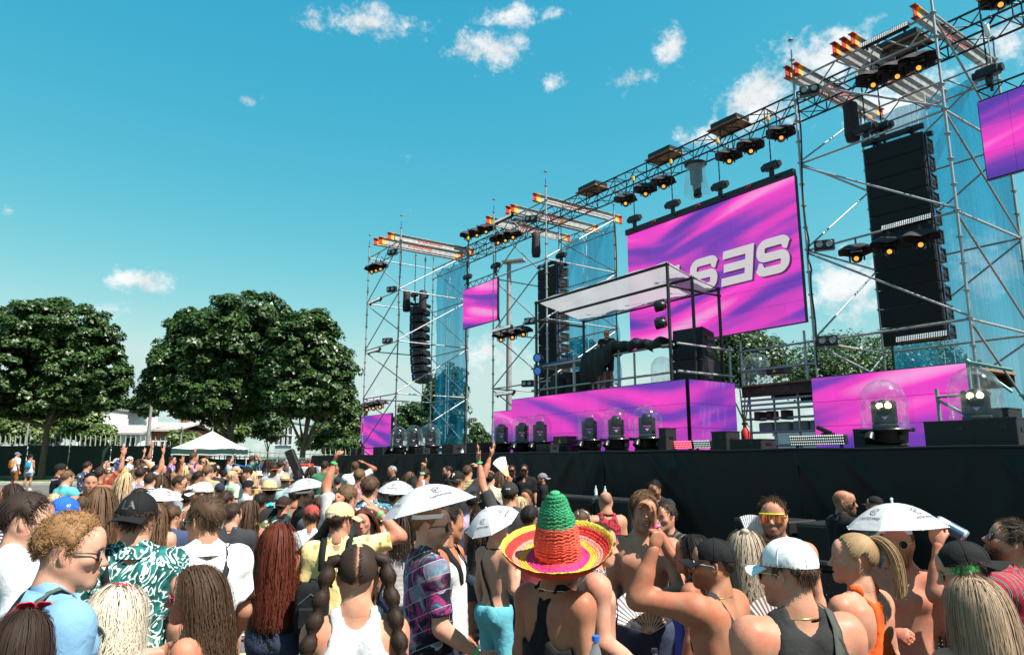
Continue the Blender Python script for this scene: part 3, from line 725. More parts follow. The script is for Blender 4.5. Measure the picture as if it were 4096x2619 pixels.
netting('blue see through netting on the far left tower',-29.75,-26.65,16.32,2.2,11.05,1)
netting('blue see through netting on the middle tower',-22.5,-19.3,18.47,2.2,11.05,2)
netting('blue see through netting on the right tower',-9.1,-5.95,18.17,2.2,11.05,3)

# aluminium beams on the tower tops
def beam(label,x,y0,y1,z,lettering=True):
    o=thing('aluminium_beam',label,'beam',(x,(y0+y1)/2,z),'aluminium beams on the tower tops');ln=y1-y0;tip=.32
    def prof(ya,yb,nm,m,k=1.0):
        mb=MB();mb.box((0,(ya+yb)/2,.15),(.012*k,yb-ya,.3)).box((0,(ya+yb)/2,.008),(.13*k,yb-ya,.018)).box((0,(ya+yb)/2,.295),(.13*k,yb-ya,.018));return obj(nm,mb,m,o)
    web=prof(-ln/2+tip,ln/2-tip,'web',M_ALU)
    for s in(-1,1):
        a,b=sorted((s*ln/2,s*(ln/2-tip*.5)));prof(a,b,'red_end',M_RED,1.01)
        a,b=sorted((s*(ln/2-tip*.5),s*(ln/2-tip)));prof(a,b,'yellow_band',M_YEL,1.01)
    if lettering:
        tm=text_mesh('SCAFFOLD-FAST',.17,.0,.004);t=obj('lettering',tm,M_RED,web)
        t.matrix_local=Matrix.Translation((.012,-.1,.15))@Matrix.Rotation(math.pi/2,4,'Z')@Matrix.Rotation(math.pi/2,4,'X')
    return o
for lab,x,y0,y1 in(('aluminium beam on the right edge of the far left tower',-26.95,12.35,16.7),('aluminium beam second from right on the far left tower',-27.75,12.3,16.6),('aluminium beam leftmost of three on the far left tower',-28.05,12.2,16.5),
                       ('aluminium beam nearest the main screen on the middle tower',-19.72,14.75,19.2),('aluminium beam second from right on the middle tower',-21.15,14.75,19.2),('aluminium beam third from right on the middle tower',-21.4,14.7,19.1),('aluminium beam at the left edge of the middle tower',-22.8,14.7,19.05),
                       ('aluminium beam at the left edge of the right tower',-9.3,14.8,19.0),('second aluminium beam at the left edge of the right tower',-9.08,14.85,19.0),('aluminium beam left of three in the middle of the right tower',-8.05,14.8,19.4),('aluminium beam in the middle of three on the right tower',-7.82,14.8,19.4),
                       ('aluminium beam right of three in the middle of the right tower',-7.6,14.8,19.4),('aluminium beam at the right edge of the right tower',-6.27,14.9,19.0)):
    beam(lab,x,y0,y1,11.27)

# ------------------------------------------------------------------ main truss
def truss(label,x0,x1,y,z,s=.55):
    o=thing('box_truss',label,'truss',((x0+x1)/2,y,z),'box truss sections');off=o.location;h=s/2
    C=[(-h,-h),(h,-h),(h,h),(-h,h)]
    for a,b in C:bar('chord',(x0,y+a,z+b),(x1,y+a,z+b),.027,M_BLACKMET,o,off)
    n=max(2,round((x1-x0)/.5));st=(x1-x0)/n
    for k in range(n+1):
        x=x0+k*st
        if k%3==0:
            for i in range(4):a,b=C[i],C[(i+1)%4];bar('cross_bar',(x,y+a[0],z+a[1]),(x,y+b[0],z+b[1]),.016,M_BLACKMET,o,off)
        if k==n:break
        for i in range(4):
            a,b=(C[i],C[(i+1)%4])if k%2 else(C[(i+1)%4],C[i]);bar('lacing',(x,y+a[0],z+a[1]),(x+st,y+b[0],z+b[1]),.014,M_BLACKMET,o,off)
TY,TZ=16.45,11.84-.62
XS=[-27.4,-24.4,-21.4,-18.4,-15.4,-12.4,-9.4,-6.4,-3.4,-1.2]
nm=['above the small hanging screen','left of the middle tower top','over the middle tower','just right of the middle tower','over the left part of the main screen','over the right part of the main screen','entering the right tower','over the right tower','at the top right picture corner']
for k in range(9):truss('black box truss section '+nm[k],XS[k],XS[k+1],16.45,11.28)
# ------------------------------------------------------------------ lamps
def rotz(a):return Matrix.Rotation(a,4,'Z')
TO_CAM=math.atan2(-1,0)
_mh={}
def moving_head_meshes():
    if _mh:return _mh
    cv=MB()  # pyramid rain cover with drooping scalloped hem
    def fn(u,v):
        a=u*2*math.pi;q=max(abs(math.cos(a)),abs(math.sin(a)));r=(.1+.26*v**.8)/q**.75
        return Vector((r*math.cos(a)*1.05,r*math.sin(a),-.02-.19*v**1.25-.03*v*math.cos(4*a)+.008*math.sin(9*a)*v))
    cv.grid(fn,28,6);cv.grid(lambda u,v:fn(u,0)*v+Vector((0,0,-.02))*(1-v),28,1)
    _mh['cover']=cv.mesh('rain_cover')
    ba=MB().box((0,0,-.1),(.3,.24,.12),None,.02).cyl((0,0,0),(0,0,.14),.02);_mh['base']=ba.mesh('base')
    yk=MB().box((-.15,0,-.27),(.035,.1,.28),None,.012).box((.15,0,-.27),(.035,.1,.28),None,.012).box((0,0,-.16),(.3,.1,.04),None,.01);_mh['yoke']=yk.mesh('yoke')
    hd=MB().lathe([(0,-.16),(.09,-.15),(.115,-.08),(.12,.04),(.1,.12),(.085,.15),(.085,.165),(.07,.165)],n=14);_mh['head']=hd.mesh('head')
    _mh['lens']=MB().lathe([(.0,.168),(.03,.168),(.052,.166)],n=14).mesh('lens')
    for k,m in(('cover',M_COVER),('base',M_BLACK),('yoke',M_PLAST),('head',M_PLAST),('lens',M_AMBER)):_mh[k].materials.append(m)
    return _mh
def moving_head(label,p,group='covered moving heads on the truss',aim=None,s=1.0,cover=True):
    """p = top fixing point"""
    me=moving_head_meshes();p=Vector(p);o=thing('moving_head',label,'stage light',p,group)
    aim=aim or(Vector((0,0,1.5))-p);aim=aim+Vector((RNG.uniform(-2,2),RNG.uniform(-2,2),RNG.uniform(-1,1)))
    az=math.atan2(aim.y,aim.x)+math.pi/2;S=Matrix.Scale(s,4)
    link_shared('base',me['base'],o,rotz(az)@S);link_shared('yoke',me['yoke'],o,rotz(az)@S)
    el=math.atan2(aim.z,math.hypot(aim.x,aim.y))
    # head local z (beam) -> aim direction
    q=Vector((aim.x,aim.y,aim.z)).to_track_quat('Z','Y').to_matrix().to_4x4()
    h=link_shared('head',me['head'],o,Matrix.Translation((0,0,-.34*s))@q@S);link_shared('lens',me['lens'],h,Matrix.Identity(4))
    if cover:link_shared('rain_cover',me['cover'],o,rotz(az+RNG.uniform(-.15,.15))@S)
    return o
spots=[(2502,775,'first covered moving head right of the middle tower on the truss'),(2581,735,'second covered moving head on the truss from the middle tower'),(2654,703,'covered moving head just left of the clear bagged light'),
         (2914,598,'covered moving head just right of the clear bagged light'),(2999,558,'covered moving head second from the right tower on the truss'),(3121,505,'covered moving head on the truss nearest the right tower'),
         (1872,925,'leftmost of three covered lights above the small hanging screen'),(1908,912,'middle one of three covered lights above the small hanging screen'),(1945,897,'right one of three covered lights above the small hanging screen'),(3993,-40,'covered moving head cut off by the top right picture corner')]
for px,py,lab in spots:
    p=atY(px,py,16.2);p.z=max(p.z,10.9)if px<1960 else p.z
    moving_head(lab,p,s=1.02)
def lamp_trio(pxs,Y,where,group):
    for(px,py),nm in zip(pxs,('left','middle','right')):
        p=atY(px,py,Y);moving_head(nm+' one of three covered lights '+where,p,group,s=.95)
lamp_trio([(1993,940),(2022,930),(2052,918)],14.85,'at the top front of the middle tower','covered lights on the middle tower')
lamp_trio([(2004,1325),(2050,1315),(2093,1303)],14.85,'halfway up the middle tower','covered lights on the middle tower')
lamp_trio([(1488,1060),(1505,1054),(1522,1048)],12.65,'high on the far left tower','covered lights on the far left tower')
lamp_trio([(1468,1608),(1495,1602),(1522,1596)],12.65,'low on the far left tower','covered lights on the far left tower')
lamp_trio([(3490,285),(3580,250),(3668,215)],14.7,'at the top of the right tower','covered lights on the right tower')
lamp_trio([(3423,975),(3552,945),(3677,918)],14.7,'halfway up the right tower','covered lights on the right tower')
# profile light in a clear rain bag
def bagged():
    p=atY(2782,655,16.2);o=thing('bagged_moving_head','large moving head in a clear plastic rain bag under the truss','stage light',p)
    obj('base',MB().lathe([(0,0),(.33,0),(.34,-.05),(.2,-.07)],n=18),M_BLACK,o);obj('yoke',MB().box((-.17,0,-.4),(.05,.14,.5),None,.02).box((.17,0,-.4),(.05,.14,.5),None,.02).box((0,0,-.14),(.36,.16,.1)),M_PLAST,o)
    R=Vector((.15,-.12,-1)).to_track_quat('Z','Y').to_matrix();h=obj('head',MB().lathe([(0,-.3),(.12,-.28),(.15,-.05),(.13,.3),(.11,.45),(.13,.52),(.12,.6),(.0,.6)],(0,0,-.5),14,R),M_PLAST,o)
    bagm=mat('clear_plastic_bag',(.8,.85,.88),.12,alpha=.22,spec=.8)
    def fn(u,v):
        a=u*6.283;r=(.26+.13*v)*(1+.06*math.sin(a*5+v*3)*(v+.2));return Vector((r*math.cos(a),r*math.sin(a),-.03-.95*v-.06*math.sin(a*3)*v))
    obj('rain_bag',MB().grid(fn,40,12),bagm,o)
bagged()
def blinder(label,px,py,Y,rz=0.0):
    p=atY(px,py,Y);o=thing('blinder_light',label,'stage light',p,'two lamp blinders on the towers',rz+.55)
    obj('housing',MB().box((0,.06,0),(.44,.18,.23),None,.015),M_BLACK,o);obj('bracket',MB().box((0,.2,.02),(.06,.16,.06)),M_BLACK,o)
    for s in(-1,1):
        l=obj('lamp',MB().lathe([(.085,0),(.085,.03),(.07,.035)],(s*.105,-.035,0),16,Matrix.Rotation(math.pi/2,3,'X')),M_BLACK,o)
        obj('lens',MB().lathe([(0,.004),(.05,.01),(.072,.02)],(s*.105,-.04,0),16,Matrix.Rotation(math.pi/2,3,'X')),M_LENS,l)
for lab,px,py,Y in(('pair blinder left in the middle of the right tower',3297,979,14.85),('pair blinder low on the left post of the right tower',3309,1362,14.85),('pair blinder at the top left of the right tower',3237,360,14.85),
                       ('pair blinder halfway up the middle tower',2120,1283,14.85),('pair blinder low on the middle tower',2109,1533,14.85),('pair blinder at the top of the middle tower',2123,874,14.85),
                       ('pair blinder at the top of the far left tower',1567,1008,12.65),('pair blinder second from the top of the far left tower',1564,1156,12.65),('pair blinder halfway down the far left tower',1547,1362,12.65)):
    blinder(lab,px,py,Y)
_dot=MB();_dot.lathe([(0,.012),(.013,.009),(.017,0)],n=6,R=Matrix.Rotation(math.pi/2,3,'X'));_dotm={}
def led_bar(label,p,wd,rz=0.0,tilt=0.0,h=.13,rows=3,cm=None,group='led strobe bars'):
    o=thing('led_bar',label,'stage light',p,group,rz);R=Matrix.Rotation(tilt,3,'X')
    obj('housing',MB().box((0,.06,0),(wd,.12,h),R,.01),M_BLACK,o);obj('bracket',MB().box((-wd*.4,.08,-h*.7),(.04,.05,.08)).box((wd*.4,.08,-h*.7),(.04,.05,.08)),M_BLACK,o)
    n=int(wd/.042);mb=MB()
    for i in range(n):
        for j in range(rows):
            c=R@Vector((-wd/2+.03+i*(wd-.06)/(n-1),-.003,(j-(rows-1)/2)*h*.29));mb.lathe([(0,.01),(.011,.007),(.016,0)],c,6,R@Matrix.Rotation(math.pi/2,3,'X'),False)
    obj('led_lenses',mb,cm or M_LEDDOT,o)['kind']='stuff'
    return o
for lab,a,b,Y in(('led strobe bar at the top of the right tower',(3441,178),(3630,100),14.7),('led strobe bar in the middle of the right tower',(3523,909),(3727,867),14.6),('led strobe bar low on the right tower',(3581,1356),(3791,1333),14.6),
                     ('led strobe bar at the top of the middle tower',(1975,890),(2045,858),14.8),('led strobe bar halfway up the middle tower',(1966,1322),(2042,1306),14.8),('led strobe bar low on the middle tower',(1977,1579),(2052,1565),14.8),
                     ('led strobe bar with pink glow on the far left tower',(1471,1213),(1520,1192),12.6),('led strobe bar lower on the far left tower',(1465,1409),(1515,1395),12.6)):
    p,q=atY(*a,Y),atY(*b,Y);led_bar(lab,(p+q)/2,(q-p).length,0,-.25)
M_LEDRED=mat('led_dot_red',(.5,.1,.1),.3,emit=(1,.12,.2),estr=1.6)
p,q=atY(2683,1793,12.3),atY(2841,1785,12.3);p.z=q.z=DECK+.17
led_bar('glowing red led bar on the stage floor by the platform corner',p.lerp(q,.28),(q-p).length*.55,0,.2,.16,4,M_LEDRED);led_bar('white led bar on the stage floor beside the red one',p.lerp(q,.8),(q-p).length*.42,0,.2,.16,4)
p,q=atY(3160,1785,12.3),atY(3380,1775,12.3);p.z=q.z=DECK+.2
led_bar('long led bar on the stage floor before the right screen',(p+q)/2,(q-p).length,0,.2,.17,4)

# ------------------------------------------------------------------ line arrays
def line_array(label,x,y,ztop,n,wd,h,dp,curve,rz=0.0,lean=0.0):
    o=thing('line_array',label,'speakers',(x,y,ztop),'hanging speaker arrays',rz)
    cab=MB()
    t=.06
    cab.prism([(-wd/2,-dp/2,-h/2),(-wd/2,dp/2,-h/2+t),(-wd/2,dp/2,h/2-t),(-wd/2,-dp/2,h/2)],(wd,0,0));cm=cab.mesh('cabinet');cm.materials.append(M_CAB)
    gr=MB().box((0,-dp/2-.012,0),(wd-.03,.02,h-.03),None,.006).mesh('grille');gr.materials.append(M_GRILLE)
    sd=MB()
    for s in(-1,1):
        sd.box((s*(wd/2+.012),-dp*.3,0),(.02,.06,h*.9)).box((s*(wd/2+.012),dp*.34,0),(.02,.05,h*.72)).box((s*(wd/2+.012),0,h*.3),(.02,dp*.7,.025))
        sd.cyl((s*(wd/2+.03),-dp*.12,-h*.12),(s*(wd/2+.03),dp*.25,-h*.12),.014,n=6)
    sm=sd.mesh('rigging');sm.materials.append(M_BLACKMET)
    cn=MB()
    for s in(-1,1):cn.box((s*(wd/2+.026),-dp*.3,h*.12),(.012,.05,h*.3)).box((s*(wd/2+.026),-dp*.3,-h*.3),(.012,.035,.05))
    cnm=cn.mesh('connector');cnm.materials.append(M_BLUEM)
    obj('bumper_frame',MB().box((-wd*.3,0,.1),(.09,dp*1.3,.1),None,.01).box((wd*.3,0,.1),(.09,dp*1.3,.1),None,.01).box((0,-dp*.45,.11),(wd*1.05,.09,.12),None,.01).box((0,dp*.45,.11),(wd*1.05,.09,.12),None,.01),M_BLACK,o)
    pos=Vector((0,0,-.02));ang=lean
    for k in range(n):
        R=Matrix.Rotation(ang,4,'X');c=pos+(R@Vector((0,0,-h/2-.008)))
        M=Matrix.Translation(c)@R;ca=link_shared('cabinet',cm,o,M);link_shared('grille',gr,ca);link_shared('rigging',sm,ca);link_shared('connector',cnm,ca)
        pos=c+(R@Vector((0,0,-h/2-.008)));ang+=math.radians(curve*(k+1)/n)
    return o
a,b=atY(3470,640,15.7),atY(3655,605,15.7)
line_array('tall black speaker array in the right tower',(a.x+b.x)/2,16.1,9.15,11,1.28,.41,.62,.55,.1)
a=atY(2190,1060,15.9);line_array('black speaker array in the middle tower',-20.55,16.3,9.15,12,1.1,.4,.62,.4,.0)
line_array('small curved speaker array in the far left tower',-28.1,14.6,8.75,9,.95,.36,.6,2.4,-.85)
for lab,x,y,z0 in(('chain hoist above the right speaker array',-7.75,16.1,9.4),('chain hoist at the front of the right speaker array',-7.95,15.75,9.35),('chain hoist above the middle tower array',-20.4,16.6,9.4),('chain hoist above the small left array',-28.1,14.8,8.98),('second chain hoist above the small left array',-27.9,14.2,8.98)):hoist(lab,x,y,11.2,z0)
# cloth chain bags by the arrays
for lab,x,y,z in(('black chain bag hanging at the middle tower array',-20.95,15.8,9.6),('black chain bag above the right array',-8.35,15.9,9.5),('black chain bag in the far left tower',-28.7,14.2,8.6),('small black chain bag beside the far left array',-27.5,14.4,8.4)):
    solo('chain_bag',MB().lathe([(0,0),(.15,.02),(.18,.2),(.16,.75),(.17,.95),(.12,1.0)],(x,y,z),12),M_COVER,lab,'bag','black chain bags',(x,y,z))
# dimmer boxes on truss walkway boards
M_PLY=mat('plywood',(.28,.15,.07),.8,0,.3,6)
for lab,px,py in(('flat power box on the truss left of the main screen',2370,735),('flat power box on the truss above the main screen centre',2660,640),('flat power box on the truss right of the clear bag',2920,525),('flat power box on the truss at the right tower top',3600,75),('flat power box on the truss above the middle tower',2060,790)):
    p=atY(px,py,16.45);p.z=11.62;o=thing('power_box',lab,'equipment box',p,'power boxes on the truss')
    obj('board',MB().box((0,0,-.02),(1.1,.75,.03)),M_PLY,o);obj('case',MB().box((0,0,.1),(.95,.6,.18),None,.015),M_BLACK,o)
# cables down the posts
def cable(label,pts,r=.012):
    pts=[Vector(p)for p in pts];q=[]
    for i in range(len(pts)-1):
        for t in np.linspace(0,1,8,endpoint=False):q.append(pts[i].lerp(pts[i+1],t)+Vector((.03*math.sin(7*t+i*2),.02*math.sin(5*t+i),0)))
    q.append(pts[-1]);solo('cable',MB().tube(q,r,5),M_CABLE,label,'cable','cables on the towers',tuple(pts[-1]))
cable('black cable taped to the left post of the right tower',[(-9.14,14.95,10.8),(-9.15,14.93,7),(-9.12,14.92,6.2),(-9.14,14.93,4)],.02)
cable('black cable hanging inside the right tower',[(-8.9,17.9,10.8),(-8.88,17.9,6),(-8.9,17.9,2.2)],.03)
cable('black cable on the right post of the far left tower',[(-26.52,12.78,11.2),(-26.5,12.76,8),(-26.52,12.78,2.2)],.02)
cable('thick cable on the back post of the far left tower',[(-26.55,16.1,10.8),(-26.52,16.1,6),(-26.55,16.1,2.2)],.035)
cable('cable hanging from the small left array',[(-27.8,14.6,8.6),(-27.7,14.6,6),(-27.75,14.6,2.2)],.02)
cable('cable loop under the small hanging screen',[(-22.3,15.0,7.4),(-22.2,15,6.4),(-22.35,15.05,6.5),(-22.4,15.05,9)],.018)
cable('cable on the back post of the middle tower',[(-19.2,18.3,11),(-19.2,18.3,6),(-19.2,18.3,3)],.03)
# weather sensor on the right
p=atY(3968,270,15.05);o=thing('weather_sensor','small white weather sensor on a stalk above the right screen','sensor',(p.x,p.y,9.3))
obj('stalk',MB().cyl((0,0,0),(0,0,.9),.015,n=6),M_STEEL,o);obj('body',MB().lathe([(0,.9),(.05,.92),(.05,1.15),(.04,1.2),(0,1.21)],n=10),M_WHITE,o);obj('cups',MB().ell((-.09,0,1.27),.025,8,5).ell((.09,0,1.27),.025,8,5).cyl((-.09,0,1.27),(.09,0,1.27),.006,n=4),M_BLACK,o)

# ------------------------------------------------------------------ deejay platform
def dj():
    RX0,RX1,RY0,RY1,RZ=-18.6,-11.42,13.1,15.0,3.86
    o=thing('deejay_platform','raised deejay platform with tube railings','platform',((RX0+RX1)/2,RY0,DECK));off=o.location
    md=mat('riser_grey',(.2,.22,.21),.6,0,.2,5)
    for k in range(6):obj('deck_board',MB().box((RX0+(k+.5)*(RX1-RX0)/6-off.x,(RY0+RY1)/2+.06-off.y,RZ-.05-off.z),((RX1-RX0)/6-.01,RY1-RY0,.1)),md,o)
    for x in np.linspace(RX0+.2,RX1-.1,6):
        for y in(RY0+.15,RY1-.1):bar('leg',(x,y,DECK),(x,y,RZ-.1),.03,M_STEEL,o,off)
    xs=[-17.5,-15.6,-13.75,-11.9]
    for x in xs:bar('rail_post',(x,RY0+.02,RZ),(x,RY0+.02,RZ+1.02),.034,M_STEEL,o,off)
    for z in(.2,.88):bar('rail',(xs[0]-.1,RY0-.03,RZ+z),(xs[-1]+.15,RY0-.03,RZ+z),.03,M_STEEL,o,off);bar('rail',(-11.58,RY0-.1,RZ+z),(-11.58,RY1+.1,RZ+z),.03,M_STEEL,o,off)
    bar('rail_post',(-11.62,RY1,RZ),(-11.62,RY1,RZ+1.0),.034,M_STEEL,o,off)
    for x in(-13.2,-14.6,-16.9):bar('rail_post',(x,RY0+.05,RZ),(x,RY0+.05,RZ+.85),.03,M_ALU,o,off)
    # black tube frame and white roof sheet
    c=thing('deejay_canopy','white sheet canopy on a black tube frame over the deejay','canopy',(-14.5,13,RZ));off=c.location
    xl,xr=-17.25,-11.8;P=[(13.0,6.77),(13.9,6.56),(14.93,6.4)]
    for x in(xl,xr):
        for(y,z)in P:
            if x==xl and y==13.9:continue
            bar('post',(x,y,RZ),(x,y,z),.042,M_BLACK,c,off);obj('elbow',MB().ell((x-off.x,y-off.y,z-off.z),.06,8,6),M_BLACK,c)
        bar('side_rail',(x,12.95,6.22),(x,15.0,6.22),.034,M_BLACK,c,off)
        for(y,z),(y2,z2)in zip(P,P[1:]):bar('side_rail',(x,y,z),(x,y2,z2),.012,M_BLACK,c,off)
    bar('top_rail',(xl,13.0,6.77),(xr,13.0,6.77),.042,M_BLACK,c,off);bar('top_rail',(xl,13.9,6.54),(xr,13.9,6.54),.042,M_BLACK,c,off);bar('top_rail',(xl,14.93,6.38),(xr,14.93,6.38),.03,M_BLACK,c,off)
    ms=bpy.data.materials.new('canopy_sheet');ms.use_nodes=True;nt=ms.node_tree;N=nt.nodes;L=nt.links;b=N['Principled BSDF'];b.inputs['Base Color'].default_value=(.5,.5,.5,1);b.inputs['Roughness'].default_value=.4
    t=N.new('ShaderNodeBsdfTranslucent');t.inputs[0].default_value=(.36,.37,.385,1);mx=N.new('ShaderNodeMixShader');mx.inputs[0].default_value=.5;L.new(b.outputs[0],mx.inputs[1]);L.new(t.outputs[0],mx.inputs[2]);tr_=N.new('ShaderNodeBsdfTransparent');mx2=N.new('ShaderNodeMixShader');mx2.inputs[0].default_value=.1;L.new(mx.outputs[0],mx2.inputs[1]);L.new(tr_.outputs[0],mx2.inputs[2]);L.new(mx2.outputs[0],N['Material Output'].inputs[0])
    def fn(u,v):
        y=13.0+v*1.93;z=(6.8+(6.57-6.8)*v/.466)if v<.466 else(6.57+(6.38-6.57)*(v-.466)/.534)
        sag=.06*math.sin(u*math.pi*3)**2*math.sin((v if v<.466 else v-.466)/.5*math.pi)+.02*math.sin(u*30+v*9)
        return Vector((xl+u*(xr-xl)-off.x,y-off.y,z-sag*.8-off.z+.03))
    obj('roof_sheet',MB().grid(fn,48,20),ms,c)
    # table with gear
    t=thing('deejay_table','deejay table crowded with mixer, players and blue cables','table',(-16.2,13.6,RZ));off=Vector((-16.2,13.6,RZ))
    obj('table_top',MB().box((0,0,.93),(2.7,.8,.06),None,.01),mat('table_edge_grey',(.35,.35,.34),.5,0,.1,4),t)
    for x in(-1.25,-.4,.4,1.25):
        for y in(-.35,.35):obj('leg',MB().cyl((x,y,0),(x,y,.9),.025,n=8),M_ALU,t)
    for k,x in enumerate((-.95,-.35,.3)):
        d=obj('mixer' if k==1 else 'player',MB().box((x,.02,1.0),(.42,.4,.1),None,.015),M_BLACK,t);obj('jog_wheel',MB().cyl((x,.0,1.05),(x,.0,1.075),.11,n=18),M_PLAST,d)
    for k in range(5):obj('patch_cable',MB().tube([(-1.2+k*.3,-.42,.97),(-1.1+k*.3,-.44,.99+.03*k%.06),(-.7+k*.3,-.43,.965),(-.4+k*.25,-.2,1.0)],.012,5),M_BLUEM,t)
    # laptop
    lp=thing('laptop','silver laptop open on the deejay table','laptop',(-14.98,13.72,RZ+.96));ml=mat('laptop_silver',(.6,.6,.6),.35,.5)
    obj('keyboard_base',MB().box((0,.1,.01),(.36,.25,.02),None,.006),ml,lp);obj('lid',MB().box((0,-.06,.14),(.36,.012,.25),Matrix.Rotation(.25,3,'X'),.004),ml,lp)
    lid=lp.children[-1];obj('logo',MB().ell((0,-.075,.14),(.024,.003,.026),12,6,Matrix.Rotation(.25,3,'X')).ell((.012,-.072,.172),(.006,.002,.012),8,5,Matrix.Rotation(.5,3,'Y')),M_WHITE,lid)
    # black cloth thrown over the rail
    mk=mat('black_throw_cloth',(.003,.003,.0035),.6,0,.2,5,.6,25)
    def fc(u,v):
        x=-15.1+u*3.0;ridge=RZ+1.0+.22*math.sin(min(1,u*1.25)*2.6)+.04*math.sin(u*19)+.02*math.sin(u*47);st=1/(1+math.exp((u-.36)*22));drop=.72*st*(1-.6*abs(u-.18)/.3)+.26+.05*math.sin(u*22)
        if v<.45:s=v/.45;return Vector((x,13.75-.75*s,ridge-.12*(1-s)**2-.05*(1-s)))
        s=(v-.45)/.55;return Vector((x+.2*s*st*(.2-u),12.98-(.07*math.sin(u*61)+.05*math.sin(u*27+1))*s-.08*math.sin(s*3.1),ridge-drop*s))
    solo('black_throw',MB().grid(fc,70,26),mk,'black cloth thrown over the deejay rail','cloth',None,(-14,13,RZ))
    # monitor wedge speakers stack at the right
    s=thing('monitor_speaker','black monitor speaker stack at the right end of the platform','speaker',(-12.15,14.3,RZ),None,.12)
    obj('sub_cabinet',MB().box((0,0,.3),(.95,.8,.6),None,.02),M_CAB,s)
    tp=MB();tp.prism([(-.45,-.36,.62),(-.45,.36,.62),(-.45,.2,1.32),(-.45,-.3,1.42)],(.9,0,0));obj('top_cabinet',tp,M_CAB,s)
    for z in(.75,.95,1.15):obj('connector_panel',MB().box((.46,.0,z),(.02,.3,.12),None,.005).box((.472,.05,z),(.01,.04,.03)),M_PLAST,s)
    s2=thing('stage_subwoofer','black subwoofers under the deejay table','speaker',(-16.6,14.2,RZ))
    for k in range(2):
        cb=obj('cabinet',MB().box((-.55+k*1.1,0,.38),(1.05,.7,.72),None,.02),M_CAB,s2);obj('driver',MB().lathe([(.25,.02),(.23,0),(.08,.05),(0,.04)],(-.55+k*1.1,-.36,.38),16,Matrix.Rotation(math.pi/2,3,'X')),M_GRILLE,cb)
    # par cans on canopy posts
    for lab,x,y,z in(('upper par can on the front right canopy post',-12.0,12.9,5.72),('lower par can on the front right canopy post',-12.0,12.9,5.28),('upper blue par can on the left canopy post',-17.0,12.9,5.0),('lower blue par can on the left canopy post',-17.0,12.9,4.6)):
        c2=thing('par_can',lab,'stage light',(x,y,z),'par cans on the canopy');left=x<-15;R=(Vector((.5,-1,-.1))if left else Vector((-1,-.6,-.15))).to_track_quat('Z','Y').to_matrix()
        obj('can',MB().lathe([(0,-.16),(.09,-.15),(.13,-.05),(.14,.12),(.125,.13),(.12,.08),(0,.06)],(0,0,0),16,R),M_PLAST,c2);obj('lens',MB().lathe([(0,.1),(.06,.105),(.11,.1)],(0,0,0),14,R),mat('blue_lens',(.02,.05,.12),.1,.2,emit=(.02,.1,.35),estr=.5)if left else M_GRILLE,c2)
        obj('yoke',MB().box((.14,0,.0),(.02,.04,.25)).box((0,.0,.15),(.28,.04,.02)),M_BLACK,c2)
    # spare domes on the platform
    dome('large clear dome standing on the platform behind the right rail',Vector((-11.35,15.7,4.0-.35)),.36,False,h=1.05)
    dome('clear dome behind the deejay cloth',Vector((-12.75,13.7,RZ)),.3,False,h=.75)
# ------------------------------------------------------------------ domes with moving heads
def acrylic():
    if 'clear_acrylic' in MATS:return MATS['clear_acrylic']
    m=bpy.data.materials.new('clear_acrylic');m.use_nodes=True;nt=m.node_tree;N=nt.nodes;L=nt.links;out=N['Material Output'];N.remove(N['Principled BSDF'])
    tr=N.new('ShaderNodeBsdfTransparent');tr.inputs[0].default_value=(.93,.95,.96,1);gl=N.new('ShaderNodeBsdfGlossy');gl.inputs['Roughness'].default_value=.12;df=N.new('ShaderNodeBsdfTranslucent');df.inputs[0].default_value=(.7,.75,.78,1)
    lw=N.new('ShaderNodeLayerWeight');lw.inputs[0].default_value=.5;n=N.new('ShaderNodeTexNoise');n.inputs['Scale'].default_value=6;n.inputs['Detail'].default_value=8;tc=N.new('ShaderNodeTexCoord');L.new(tc.outputs['Object'],n.inputs['Vector'])
    mr=N.new('ShaderNodeMapRange');L.new(n.outputs[0],mr.inputs[0]);mr.inputs[1].default_value=.45;mr.inputs[2].default_value=.8;mr.inputs[3].default_value=.02;mr.inputs[4].default_value=.28
    a=N.new('ShaderNodeMixShader');L.new(mr.outputs[0],a.inputs[0]);L.new(tr.outputs[0],a.inputs[1]);L.new(df.outputs[0],a.inputs[2])
    pw=N.new('ShaderNodeMath');pw.operation='POWER';L.new(lw.outputs['Facing'],pw.inputs[0]);pw.inputs[1].default_value=3.0;ms_=N.new('ShaderNodeMath');ms_.operation='MULTIPLY_ADD';L.new(pw.outputs[0],ms_.inputs[0]);ms_.inputs[1].default_value=.3;ms_.inputs[2].default_value=.05;b=N.new('ShaderNodeMixShader');L.new(ms_.outputs[0],b.inputs[0]);L.new(a.outputs[0],b.inputs[1]);L.new(gl.outputs[0],b.inputs[2]);L.new(b.outputs[0],out.inputs[0]);MATS['clear_acrylic']=m;return m
